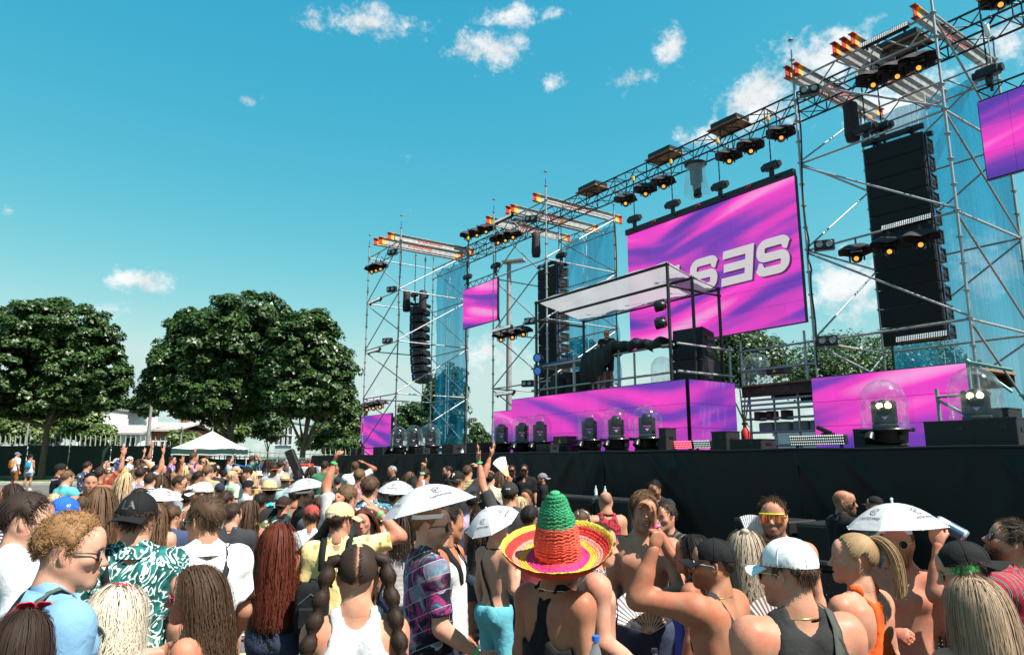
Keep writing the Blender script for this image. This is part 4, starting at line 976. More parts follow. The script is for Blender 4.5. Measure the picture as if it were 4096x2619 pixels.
def dome(label,p,r=.35,full=True,lit=False,h=None,group='clear domes over moving heads',az=None):
    p=Vector(p);o=thing('domed_moving_head' if full else 'clear_dome',label,'stage light' if full else 'dome',p,group)
    cyl_h=(h or .78)-r;zb=.34 if full else 0
    prof=[(r*1.06,zb),(r*1.02,zb+.02),(r,zb+.05),(r*.98,zb+cyl_h)]+[(r*.98*math.cos(t),zb+cyl_h+r*math.sin(t))for t in np.linspace(.12,math.pi/2,9)]
    obj('dome',MB().lathe(prof,n=32),acrylic(),o)
    if not full:return o
    az=az if az is not None else math.atan2(-p.y,-p.x)+math.pi/2
    drum=MB().lathe([(0,.1),(r*.8,.1),(r*.88,.14),(r*.92,.3),(r*1.12,.31),(r*1.12,.345),(0,.345)],n=24);d=obj('base_drum',drum,M_PLAST,o)
    obj('feet',MB().box((0,0,.05),(r*1.7,r*1.2,.1),Matrix.Rotation(az,3,'Z'),.02),M_BLACK,o)
    R=Matrix.Rotation(az,3,'Z')
    obj('vent_elbow',MB().tube([R@Vector((-.2,-.28,.26)),R@Vector((-.24,-.36,.24)),R@Vector((-.26,-.4,.16))],[.07,.075,.085],12),M_PLAST,o)
    obj('clamps',MB().box(R@Vector((r*1.1,-.05,.33)),(.05,.05,.06)).box(R@Vector((-r*1.1,-.05,.33)),(.05,.05,.06)).box(R@Vector((.25,-.26,.2)),(.12,.05,.08),R),M_BLACKMET,o)
    y=MB();y.box(R@Vector((0,0,.37+.02)),(.4,.3,.09),R,.02);obj('fixture_base',y,M_BLACK,o)
    yk=MB()
    for s in(-1,1):yk.box(R@Vector((s*.14,0,.63)),(.11,.2,.4),R,.03)
    yk.box(R@Vector((0,0,.52)),(.36,.2,.18),R,.03);obj('yoke',yk,M_PLAST,o)
    hd=obj('head',MB().lathe([(0,-.1),(.1,-.09),(.13,0),(.12,.12),(.1,.16),(0,.16)],(0,0,.7 if lit else .74),14,R@(Vector((.05,-1,.35))if lit else Vector((.05,-.3,1))).to_track_quat('Z','Y').to_matrix()),M_PLAST,o)
    tri=MB().add([R@Vector((-.05,-.106,.56)),R@Vector((.05,-.106,.56)),R@Vector((0,-.106,.50))],[(0,2,1)]);obj('yoke_window',tri,mat('pink_logo_plate',(.75,.3,.6),.5),o)
    if lit:
        for s in(-.07,.06):obj('lens',MB().lathe([(0,.17),(.035,.168),(.05,.165)],(R@Vector((s,0,.02)))+Vector((0,0,.7)),12,R@Vector((.05,-1,.1)).to_track_quat('Z','Y').to_matrix()),M_WARM,hd)
    else:obj('lens',MB().lathe([(0,.168),(.06,.165),(.09,.162)],(0,0,.74),12,R@Vector((.05,-.3,1)).to_track_quat('Z','Y').to_matrix()),M_GRILLE,hd)
    return o
dj()
DL=[(-18.05,.33,'first clear dome light from the left before the platform'),(-16.98,.32,'second clear dome light before the platform'),(-16.12,.35,'third clear dome light before the platform'),(-14.0,.34,'fourth clear dome light, left of the group on the right'),(-13.0,.345,'fifth clear dome light before the platform'),(-11.95,.36,'rightmost clear dome light before the platform corner'),
      (-25.15,.33,'left one of three dome lights at the left stage end'),(-23.85,.34,'middle one of three dome lights at the left stage end'),(-22.55,.35,'right one of three dome lights at the left stage end')]
for x,r,lab in DL:dome(lab,(x,12.25,DECK),r)
dome('dome light with two glowing lamps before the right screen',(-6.32,12.2,DECK),.37,lit=True,h=.86);dome('dome light with two glowing lamps at the far right',(-4.95,12.35,DECK+.08),.38,lit=True,h=.86)

# ------------------------------------------------------------------ boxes on the stage edge
def case(label,px,py,Y,sz,m=None,rz=0.0,top=True,cat='equipment case'):
    p=atY(px,py,Y);p.z=DECK;o=thing('equipment_case',label,cat,p,'black boxes on the stage',rz)
    obj('body',MB().box((0,0,sz[2]/2),sz,None,.012),m or M_CAB,o);obj('handle',MB().box((sz[0]/2+.005,0,sz[2]*.6),(.012,sz[1]*.4,.05)).box((sz[0]*.2,-sz[1]/2-.005,sz[2]*.7),(.09,.012,.05)),M_PLAST,o)
    if top:obj('corner_trim',MB().box((0,0,sz[2]-.012),(sz[0]+.012,sz[1]+.012,.02)),M_BLACKMET,o)
    return o
case('big black box left of the far right dome',3830,1780,11.85,(.72,.5,.42),None,.1);case('big black box right of the far right dome',4010,1775,11.9,(.55,.5,.44),None,.1)
case('tall black box behind the far right dome',4000,1740,12.6,(.5,.5,.62));case('upright black wedge left of the right dome',3450,1790,12.1,(.2,.3,.36),None,.3)
case('black wedge monitor right of the platform corner',2905,1790,12.2,(.42,.4,.42),None,-.1);case('wide black case right of the platform corner',3010,1795,12.1,(.75,.45,.24))
case('black hazer box between the dome groups',2262,1790,12.4,(.75,.45,.24),None,.0);case('black case left of the left domes',1535,1795,12.0,(.9,.5,.34));case('flat black case under the left domes',1690,1795,11.85,(.6,.3,.26));case('black box right of the left domes',1815,1790,12.1,(.75,.5,.36))
case('small black box with two lamps near the left platform end',1915,1790,12.3,(.9,.4,.38));case('flat black monitor before the third dome',2190,1800,11.75,(.62,.3,.25));case('narrow black box by the rightmost platform dome',2672,1780,12.2,(.22,.35,.55));case('small black box at the left stage end',1430,1800,12.0,(.55,.4,.3))
lz=thing('laser_projector','black laser projector with yellow warning triangle on a case','stage light',(atY(2262,1790,12.4).x,12.4,DECK+.24));obj('body',MB().box((0,0,.12),(.6,.4,.22),None,.015),M_BLACK,lz);obj('warning_sign',MB().add([(-.06,-.205,.05),(.06,-.205,.05),(0,-.205,.16)],[(0,1,2)]),M_YEL,lz)
lz2=thing('hanging_laser','black laser projector hanging from a rail right of the platform','stage light',(-10.35,15.2,4.1));obj('body',MB().box((0,0,.0),(.5,.35,.2),None,.02),M_BLACK,lz2);obj('yoke',MB().tube([(-.24,0,.05),(-.2,0,.38),(.2,0,.38),(.24,0,.05)],.012,5),M_STEEL,lz2);obj('warning_sign',MB().add([(-.05,-.18,-.05),(.05,-.18,-.05),(0,-.18,.05)],[(0,1,2)]),M_YEL,lz2)
ex=thing('fire_extinguisher','red extinguisher right of the platform','extinguisher',(atY(2985,1790,12.6).x,12.6,DECK));obj('bottle',MB().lathe([(0,0),(.09,.01),(.09,.42),(.04,.5),(.03,.55),(0,.55)],n=14),M_RED,ex);obj('valve',MB().box((0,0,.58),(.12,.05,.05)).tube([(.05,0,.57),(.13,0,.5),(.12,0,.2)],.012,5),M_BLACK,ex)
can=thing('drink_cup','small dark drink cup on the left stage edge','cup',(atY(1848,1780,11.8).x,11.8,DECK));obj('cup',MB().lathe([(0,0),(.05,0),(.06,.2),(.055,.2),(.05,.02)],n=12),M_PLAST,can);obj('label_band',MB().lathe([(.0535,.06),(.0575,.14)],n=12),M_WHITE,can)
sp=thing('stage_cannon','small black spark machine on the led bar','stage light',(atY(3305,1770,12.4).x,12.4,DECK+.28));obj('barrel',MB().cyl((-.15,0,.16),(.1,0,.04),.045,n=10),M_PLAST,sp);obj('stand',MB().box((.05,0,.02),(.2,.12,.06)),M_BLACK,sp)
sp2=thing('stage_spot','small black swivel spot at the left stage end','stage light',(atY(1450,1760,12.0).x,12.0,DECK+.3));obj('barrel',MB().cyl((-.2,0,.3),(.02,0,.12),.05,n=10),M_PLAST,sp2);obj('stand',MB().box((0,0,.05),(.3,.15,.1)),M_BLACK,sp2)

# ------------------------------------------------------------------ rear deck and frames right of the platform
def rear_deck():
    o=thing('rear_scaffold_deck','rusty beam deck on scaffold tubes right of the platform','platform',(-10.2,15.4,DECK));off=o.location
    mr=mat('rusty_beam',(.09,.045,.035),.8,.2,.4,6,.3,20);x0,x1=-11.3,-6.2
    for y in(15.0,16.2,17.5):
        mb=MB().box(((x0+x1)/2-off.x,y-off.y,3.62-off.z),(x1-x0,.012,.24)).box(((x0+x1)/2-off.x,y-off.y,3.74-off.z),(x1-x0,.14,.018)).box(((x0+x1)/2-off.x,y-off.y,3.5-off.z),(x1-x0,.14,.018));obj('i_beam',mb,mr,o)
    for k in range(9):obj('plank',MB().box((x0+(k+.5)*(x1-x0)/9-off.x,16.3-off.y,3.775-off.z),((x1-x0)/9-.015,2.6,.045)),M_PLY,o)
    for z in(3.4,3.28,3.16):bar('tube',(x0,14.95,z),(x1,14.95,z),.028,M_STEEL,o,off)
    for z in(2.95,2.62,2.3):bar('tube',(x0,15.1,z),(-9.0,15.1,z),.028,M_STEEL,o,off)
    for x in(-11.2,-10.5,-9.85,-9.15):bar('upright',(x,15.15,DECK),(x,15.15,3.5),.028,M_STEEL,o,off)
    for x,c in((-10.95,0),(-10.6,0),(-10.2,1)):obj('timber_block',MB().box((x-off.x,15.2-off.y,3.02-off.z),(.14,.3,.22)),mr,o)
    for k,x in enumerate((-10.9,-10.45,-9.95,-9.5)):obj('storage_box',MB().box((x-off.x,15.5-off.y,2.75-off.z),(.4,.4,.24),None,.03),mat('grey_green_tub',(.25,.3,.26),.6,0,.2,5),o)
    for z in(4.15,4.66):bar('guard_rail',(x0-.1,15.02,z),(-9.2,15.02,z),.028,M_STEEL,o,off)
    for x in(-11.3,-9.5):bar('guard_post',(x,15.05,3.75),(x,15.05,4.95),.03,M_STEEL,o,off)
    g=thing('low_scaffold_frame','worn green scaffold frame behind the right domes','scaffold',(-5.6,13.4,DECK));off=g.location;mg=mat('worn_green_tube',(.2,.33,.27),.5,.4,.35,8)
    for x,zt in((-5.97,3.2),(-5.42,3.75),(-4.55,3.3)):bar('post',(x,13.4,DECK),(x,13.4,zt),.032,mg,g,off)
    for a,b in(((-5.97,3.05),(-5.1,3.05)),((-5.97,2.45),(-5.1,2.45)),((-5.97,3.0),(-5.2,2.5)),((-5.42,3.65),(-4.8,3.05)),((-5.42,3.62),(-4.75,3.4)),((-5.97,2.4),(-5.3,2.14)),((-4.55,3.1),(-3.0,3.1)),((-4.7,3.0),(-3.6,2.3))):bar('brace',(a[0],13.38,a[1]),(b[0],13.38,b[1]),.026,mg,g,off)
    # white marquees behind
    mm=mat('marquee_white',(.78,.79,.8),.6,0,.05,3)
    for lab,c,wd,dp,e,t in(('white marquee roof behind the right stage end',(-1.2,24.5),9,8,3.0,6.2),('white marquee behind the rear deck',(-12.3,24.0),9,6,3.0,3.6)):
        q=thing('marquee',lab,'tent',(c[0],c[1],0),'white marquees behind the stage')
        rf=MB().prism([(-wd/2,0,e),(0,0,t),(wd/2,0,e),(wd/2,0,e-.15),(0,0,t-.15),(-wd/2,0,e-.15)],(0,dp,0));obj('roof',rf,mm,q)
        obj('wall',MB().box((0,.05,e/2),(wd-.2,.05,e)),mm,q)
        for sx in(-1,1):obj('leg',MB().cyl((sx*wd/2*.97,0,0),(sx*wd/2*.97,0,e),.05,n=8),M_ALU,q)
rear_deck()
# ------------------------------------------------------------------ subwoofers before the stage, pit barrier, bottles
def sub(label,x,y,sz=(1.1,.7,.95),rz=0):
    o=thing('ground_subwoofer',label,'speaker',(x,y,ground_z(x,y)),'subwoofers before the stage',rz)
    obj('cabinet',MB().box((0,0,sz[2]/2),sz,None,.02),M_CAB,o);obj('grille',MB().box((0,-sz[1]/2-.012,sz[2]/2),(sz[0]-.08,.02,sz[2]-.08),None,.008),M_GRILLE,o);obj('handle',MB().box((sz[0]/2+.006,0,sz[2]*.6),(.012,.2,.06)),M_PLAST,o)
for k,x in enumerate((-19.5,-18.3,-13.5,-12.35,-11.2,-7.6,-6.4,-2.9)):
    sub(['far left subwoofer in the pit','second subwoofer from the left in the pit','left subwoofer of three below the deejay','middle subwoofer of three below the deejay','right subwoofer of three below the deejay','left subwoofer of the pair on the right','right subwoofer of the pair on the right','last subwoofer at the right end'][k]+', black',x,10.75,(1.1,.75,1.15 if k in(2,3,4)else .98))
for lab,px in(('left one of two water bottles on a black subwoofer',2383),('right one of two water bottles on a black subwoofer',2420)):
    p=atY(px,1960,10.7);o=thing('water_bottle',lab,'bottle',(p.x,10.7,1.15),'bottles on the subwoofers');mw=mat('water_bottle_plastic',(.7,.75,.8),.1,alpha=.55)
    obj('bottle',MB().lathe([(0,0),(.035,0),(.036,.16),(.015,.21),(.013,.23)],n=12),mw,o);obj('label_wrap',MB().lathe([(.0365,.05),(.0365,.13)],n=12),M_WHITE,o);obj('cap',MB().cyl((0,0,.23),(0,0,.25),.015,n=10),M_WHITE,o)
def barrier():
    m=mat('perforated_black_steel',(.014,.014,.015),.45,.5,.2,5)
    perf=bpy.data.materials.new('perforated_sheet');perf.use_nodes=True;nt=perf.node_tree;N=nt.nodes;L=nt.links;b=N['Principled BSDF'];b.inputs['Base Color'].default_value=(.014,.014,.015,1);b.inputs['Roughness'].default_value=.45
    tc=N.new('ShaderNodeTexCoord');v=N.new('ShaderNodeTexVoronoi');v.inputs['Scale'].default_value=40;v.inputs['Randomness'].default_value=0;L.new(tc.outputs['Object'],v.inputs[0]);g=N.new('ShaderNodeMath');g.operation='GREATER_THAN';g.inputs[1].default_value=.35;L.new(v.outputs['Distance'],g.inputs[0]);L.new(g.outputs[0],b.inputs['Alpha'])
    for k in range(15):
        x=-17.5+k*1.22;y=5.35;o=thing('barrier_section','black perforated pit barrier section %s'%['at its far left end','second from the far left','third from the far left','left of the raised peace sign','behind the teal shirt','left of the umbrella man','behind the umbrella man','left of the sombrero','behind the sombrero','right of the sombrero','by the shirtless man with strap','left of the mirrored glasses man','by the bald guard','by the orange top woman','at its right end'][k],'barrier',(x,y,ground_z(x,y)),'pit barrier sections')
        obj('top_rail',MB().box((0,0,1.13),(1.2,.12,.08),None,.02),m,o);obj('front_sheet',MB().box((0,-.03,.6),(1.18,.006,1.0)),perf,o);obj('floor_plate',MB().box((0,-.5,.012),(1.2,1.1,.02)),m,o)
        for s in(-1,1):obj('brace',MB().cyl((s*.57,.02,1.1),(s*.57,.85,.03),.025,n=6),m,o);obj('upright',MB().cyl((s*.57,0,0),(s*.57,0,1.1),.025,n=6),m,o)
barrier()
# ------------------------------------------------------------------ people: implicit body surfaces
f32=np.float32
def _blk(G,lo,hi):
    a=np.maximum(np.floor((lo-G['lo'])/G['h']).astype(int),0);b=np.minimum(np.ceil((hi-G['lo'])/G['h']).astype(int)+1,G['n'])
    return a,b
def prim_eval(pr,X,Y,Z):
    t=pr[0]
    if t=='e':
        _,c,r,R=pr;x,y,z=X-f32(c[0]),Y-f32(c[1]),Z-f32(c[2])
        if R is not None:x,y,z=(R[0][0]*x+R[1][0]*y+R[2][0]*z,R[0][1]*x+R[1][1]*y+R[2][1]*z,R[0][2]*x+R[1][2]*y+R[2][2]*z)
        x=x/f32(r[0]);y=y/f32(r[1]);z=z/f32(r[2]);q=x*x+y*y+z*z;k0=np.sqrt(q)+f32(1e-6)
        k1=np.sqrt((x/f32(r[0]))**2+(y/f32(r[1]))**2+(z/f32(r[2]))**2)+f32(1e-6);return k0*(k0-1)/k1
    _,a,b,ra,rb,fl=pr
    bx,by,bz=[f32(b[i]-a[i])for i in range(3)];L2=bx*bx+by*by+bz*bz+f32(1e-9);x,y,z=X-f32(a[0]),Y-f32(a[1]),Z-f32(a[2])
    t=np.clip((x*bx+y*by+z*bz)/L2,0,1);dx,dy,dz=x-t*bx,y-t*by,z-t*bz
    if fl is not None:  # flattened along axis fl by factor
        ax,k=fl;s=dx*f32(ax[0])+dy*f32(ax[1])+dz*f32(ax[2]);e=f32(k-1)*s;dx=dx+e*f32(ax[0]);dy=dy+e*f32(ax[1]);dz=dz+e*f32(ax[2])
    return np.sqrt(dx*dx+dy*dy+dz*dz)-(f32(ra)+t*f32(rb-ra))
def prim_box(pr):
    if pr[0]=='e':m=max(pr[2]);c=np.array(pr[1]);return c-m,c+m
    a,b=np.array(pr[1]),np.array(pr[2]);r=max(pr[3],pr[4]);return np.minimum(a,b)-r,np.maximum(a,b)+r
def E_(c,r,k=.03,R=None,op=1):return(('e',tuple(c),tuple(r),R),k,op)
def C_(a,b,ra,rb=None,k=.03,op=1,fl=None):return(('c',tuple(a),tuple(b),ra,ra if rb is None else rb,fl),k,op)
def sdf_grid(prims,h,infl=0.0,lo=None,hi=None):
    bs=[prim_box(p[0])for p in prims if p[2]>0]
    l=np.min([b[0]for b in bs],0)-infl-2.5*h;u=np.max([b[1]for b in bs],0)+infl+2.5*h
    if lo is not None:l=np.maximum(l,lo)
    if hi is not None:u=np.minimum(u,hi)
    n=np.ceil((u-l)/h).astype(int)+1
    ax=[(l[i]+h*np.arange(n[i])).astype(f32)for i in range(3)]
    G=dict(lo=l,h=h,n=n,ax=ax,A=np.full(n,1.0,f32));sdf_add(G,prims,infl);return G
def sdf_add(G,prims,infl=0.0):
    A=G['A'];ax=G['ax']
    for pr,k,op in prims:
        lo,hi=prim_box(pr);pad=k+infl+2*G['h']if op>0 else k+G['h'];a,b=_blk(G,lo-pad,hi+pad)
        if np.any(b<=a):continue
        sl=tuple(slice(a[i],b[i])for i in range(3));d=prim_eval(pr,ax[0][sl[0]][:,None,None],ax[1][sl[1]][None,:,None],ax[2][sl[2]][None,None,:])
        c=A[sl];k=f32(max(k,1e-4))
        if op>0:
            d=d-f32(infl);h_=np.maximum(k-np.abs(c-d),0)/k;A[sl]=np.minimum(c,d)-h_*h_*k*f32(.25)
        else:
            d=-d;h_=np.maximum(k-np.abs(c-d),0)/k;A[sl]=np.maximum(c,d)+h_*h_*k*f32(.25)
    return G
def cut_plane(G,p,n):
    """keep the side the normal n points to"""
    ax=G['ax'];d=-(f32(n[0])*(ax[0]-f32(p[0]))[:,None,None]+f32(n[1])*(ax[1]-f32(p[1]))[None,:,None]+f32(n[2])*(ax[2]-f32(p[2]))[None,None,:]);np.maximum(G['A'],d,out=G['A'])
_ED=[((0,0,0),(1,0,0)),((0,1,0),(1,1,0)),((0,0,1),(1,0,1)),((0,1,1),(1,1,1)),((0,0,0),(0,1,0)),((1,0,0),(1,1,0)),((0,0,1),(0,1,1)),((1,0,1),(1,1,1)),((0,0,0),(0,0,1)),((1,0,0),(1,0,1)),((0,1,0),(0,1,1)),((1,1,0),(1,1,1))]
def surf(G):
    A=G['A'];A[0],A[-1]=1,1;A[:,0],A[:,-1]=1,1;A[:,:,0],A[:,:,-1]=1,1
    S=(A<0);c=S[:-1,:-1,:-1].astype(np.uint8)
    cnt=np.zeros(c.shape,np.uint8)
    for i in(0,1):
        for j in(0,1):
            for k in(0,1):cnt+=S[i:S.shape[0]-1+i,j:S.shape[1]-1+j,k:S.shape[2]-1+k]
    act=np.argwhere((cnt>0)&(cnt<8))
    if len(act)==0:return np.zeros((0,3)),np.zeros((0,4),int)
    acc=np.zeros((len(act),3));num=np.zeros(len(act))
    for a,b in _ED:
        va=A[act[:,0]+a[0],act[:,1]+a[1],act[:,2]+a[2]];vb=A[act[:,0]+b[0],act[:,1]+b[1],act[:,2]+b[2]]
        x=(va<0)!=(vb<0);t=va[x]/(va[x]-vb[x]);acc[x]+=np.array(a)+t[:,None]*(np.array(b)-np.array(a));num[x]+=1
    V=G['lo']+G['h']*(act+acc/num[:,None])
    I=np.full(cnt.shape,-1,np.int64);I[act[:,0],act[:,1],act[:,2]]=np.arange(len(act));Fs=[]
    for axis in range(3):
        sl0=[slice(None)]*3;sl1=[slice(None)]*3;sl0[axis]=slice(0,-1);sl1[axis]=slice(1,None)
        s0,s1=S[tuple(sl0)],S[tuple(sl1)];u,v=[(1,2),(2,0),(0,1)][axis]
        e=np.argwhere(s0!=s1);e=e[(e[:,u]>0)&(e[:,v]>0)]
        flip=S[e[:,0],e[:,1],e[:,2]]
        du=np.zeros(3,int);du[u]=1;dv=np.zeros(3,int);dv[v]=1
        ok=np.all(e<np.array(cnt.shape),axis=1);e=e[ok];flip=flip[ok]
        q=np.stack([I[tuple((e-du-dv).T)],I[tuple((e-dv).T)],I[tuple(e.T)],I[tuple((e-du).T)]],1);q[~flip]=q[~flip][:,::-1];Fs.append(q)
    return V,np.concatenate(Fs)
def join(parts):
    """parts: list of (V, F) -> one (V, F); all quads (triangles repeated index are avoided)"""
    o=0;Vs,Fs=[],[]
    for V,F in parts:
        if len(V)==0:continue
        Vs.append(V);Fs.append(F+o);o+=len(V)
    return np.concatenate(Vs),np.concatenate(Fs)
def rot(yaw=0,pitch=0,roll=0):
    return np.array(Matrix.Rotation(yaw,3,'Z')@Matrix.Rotation(pitch,3,'X')@Matrix.Rotation(roll,3,'Y'))
def nrm(v):v=np.array(v,float);return v/(np.linalg.norm(v)+1e-9)
def xf(prims,R,T):
    """rigid transform of primitives"""
    o=[]
    for pr,k,op in prims:
        if pr[0]=='e':
            R0=np.eye(3)if pr[3]is None else np.array(pr[3]);R2=R@R0;o.append((('e',tuple(R@np.array(pr[1])+T),pr[2],R2.astype(f32)),k,op))
        else:
            fl=pr[5];fl=None if fl is None else(tuple(R@np.array(fl[0])),fl[1]);o.append((('c',tuple(R@np.array(pr[1])+T),tuple(R@np.array(pr[2])+T),pr[3],pr[4],fl),k,op))
    return o
def head_prims(fem=False,smile=False,jaw=1.0,nose=1.0,heavy=1.0):
    j=jaw*(.92 if fem else 1.0);P=[]
    P+=[E_((0,-.014,.032),(.0755,.096,.087),.02),E_((0,.028,-.022),(.060*heavy,.064,.082),.04)]
    P+=[E_((0,.07,.045),(.052,.028,.045),.03)]
    for s in(-1,1):
        P+=[C_((s*.05*j*heavy,-.004,-.045),(s*.016*j,.066,-.098),.022,.018,.03),E_((s*.043,.055,-.02),(.025,.026,.02),.025),C_((s*.012,.085,.022),(s*.045,.072,.02),.0085 if fem else .0115,.008,.018)]
    P+=[E_((0,.075,-.099),(.024*j,.02,.018),.02)]
    P+=[E_((0,.078,-.066),(.03,.02,.026),.02)]
    for s in(-1,1):P+=[E_((s*.031,.100,.0),(.021,.018,.0145),.016,None,-1)]
    for s in(-1,1):P+=[E_((s*.031,.0705,.0),(.0165,.0145,.0135),.008)]
    P+=[C_((0,.086,.012),(0,.105+.006*nose,-.03),.0075,.0105*nose,.014),E_((0,.107+.006*nose,-.034),(.0105*nose,.011,.0095),.008)]
    for s in(-1,1):P+=[E_((s*.0125*nose,.097,-.037),(.0085,.011,.008),.008)]
    if smile:
        P+=[E_((0,.0925,-.061),(.029,.011,.006),.008),E_((0,.09,-.079),(.024,.011,.007),.008),E_((0,.098,-.0695),(.0245,.02,.0075),.005,None,-1)]
        for s in(-1,1):P+=[E_((s*.042,.068,-.045),(.016,.014,.018),.02)]
    else:
        P+=[E_((0,.0945,-.0625),(.0235,.0105,.0058),.006),E_((0,.0925,-.0735),(.0205,.0105,.0068),.006),C_((-.024,.096,-.068),(.024,.096,-.068),.0022,.0022,.004,-1)]
    for s in(-1,1):  # eyelid slits
        P+=[E_((s*.031,.088,-.0005),(.0135,.014,.0052 if not smile else .0035),.003,None,-1)]
    for s in(-1,1):
        Re=rot(s*.35,0,0);P+=[E_((s*.079,-.014,-.004),(.007,.02,.031),.008,Re),E_((s*.074,-.012,-.028),(.008,.012,.012),.008),E_((s*.086,-.009,-.0),(.006,.011,.018),.006,Re,-1)]
    return P
HAIRLINE=[(0,47),(35,40),(58,28),(72,8),(80,-18),(88,-16),(96,2),(108,4),(122,-16),(140,-32),(180,-38)]
def hairline(phi):
    return np.interp(np.abs(np.degrees(phi)),[a for a,_ in HAIRLINE],[b for _,b in HAIRLINE])
SC_C=np.array([0,-.014,.03]);SC_R=np.array([.079,.1,.092])
def hand_prims(W,d,n,side,pose):
    """W wrist, d finger direction, n palm normal (palm faces n), side +1 right hand"""
    d=nrm(d);n=nrm(np.array(n)-d*np.dot(n,d));u=np.cross(d,n)*1.0  # towards thumb for the right hand when palm faces n
    u=u*side;P=[]
    c=W+d*.05;P.append((('e',tuple(c),(.042,.05,.0165),np.stack([u,d,n],1).astype(f32)),.012,1));P.append(C_(W-d*.02,W+d*.03,.024,.026,.02,1,(tuple(n),1.35)))
    curl=dict(relaxed=(.35,.55,.45),fist=(1.45,1.75,1.0),open=(.05,.08,.05),flat=(.0,.05,.0),grip=(.9,1.0,.7),brow=(.55,.9,.5)).get(pose,(.35,.5,.4))
    L=[(.031,.043,.026,.021),(.0105,.048,.03,.023),(-.0105,.044,.028,.022),(-.030,.035,.021,.019)]
    for i,(ux,l1,l2,l3)in enumerate(L):
        cu=curl
        if pose=='peace':cu=(.05,.08,.05)if i<2 else(1.5,1.7,1.0)
        if pose=='point':cu=(.1,.15,.1)if i==0 else(1.4,1.6,1.0)
        sp=ux*(.9 if pose in('open','peace')else .15)*4
        base=W+d*(.088-.25*abs(ux-.008))+u*ux;dd=nrm(d+u*sp*.25);p=base;a=0;pts=[p]
        for l,cc in zip((l1,l2,l3),cu):a+=cc;q=p+(dd*math.cos(a)+n*math.sin(a))*l;pts.append(q);p=q
        for k in range(3):P.append(C_(pts[k],pts[k+1],.0095-.0008*k,.0088-.0008*k,.004))
    tb=W+d*.03+u*.03;fold=pose in('fist','grip','peace','brow')
    t1=tb+nrm(u*(.55 if not fold else .35)+d*.7+n*(.3 if not fold else .6))*.042;t2=t1+nrm(d*.9+u*(.25 if not fold else-.3)+n*(.1 if not fold else .5))*.032
    if pose=='point_thumb':t1=tb+nrm(u+d*.2)*.042;t2=t1+nrm(u)*.034
    P+=[C_(W+d*.015+u*.018,t1,.014,.0115,.008),C_(t1,t2,.0108,.0095,.004)]
    return P
ARMS=dict(down=((.16,-.03,-1),(.06,.28,-1),'relaxed'),down2=((.22,.12,-1),(-.05,.55,-.85),'relaxed'),up=((.5,.15,.85),(.05,.1,1),'open'),upbent=((.75,.35,.45),(-.25,.1,1),'fist'),front=((.15,.55,-.8),(-.35,.9,.1),'grip'),
            mouth=((.2,.45,-.85),(-.45,.45,.8),'grip'),brow=((.5,.75,.35),(-.55,.15,.85),'brow'),hip=((.5,-.1,-.85),(-.5,.3,-.6),'fist'),head=((.85,.1,.5),(-.8,.05,.45),'relaxed'),fwd=((.15,.8,-.5),(-.1,1,-.05),'relaxed'),cross=((.2,.3,-.9),(-.85,.5,.1),'fist'))
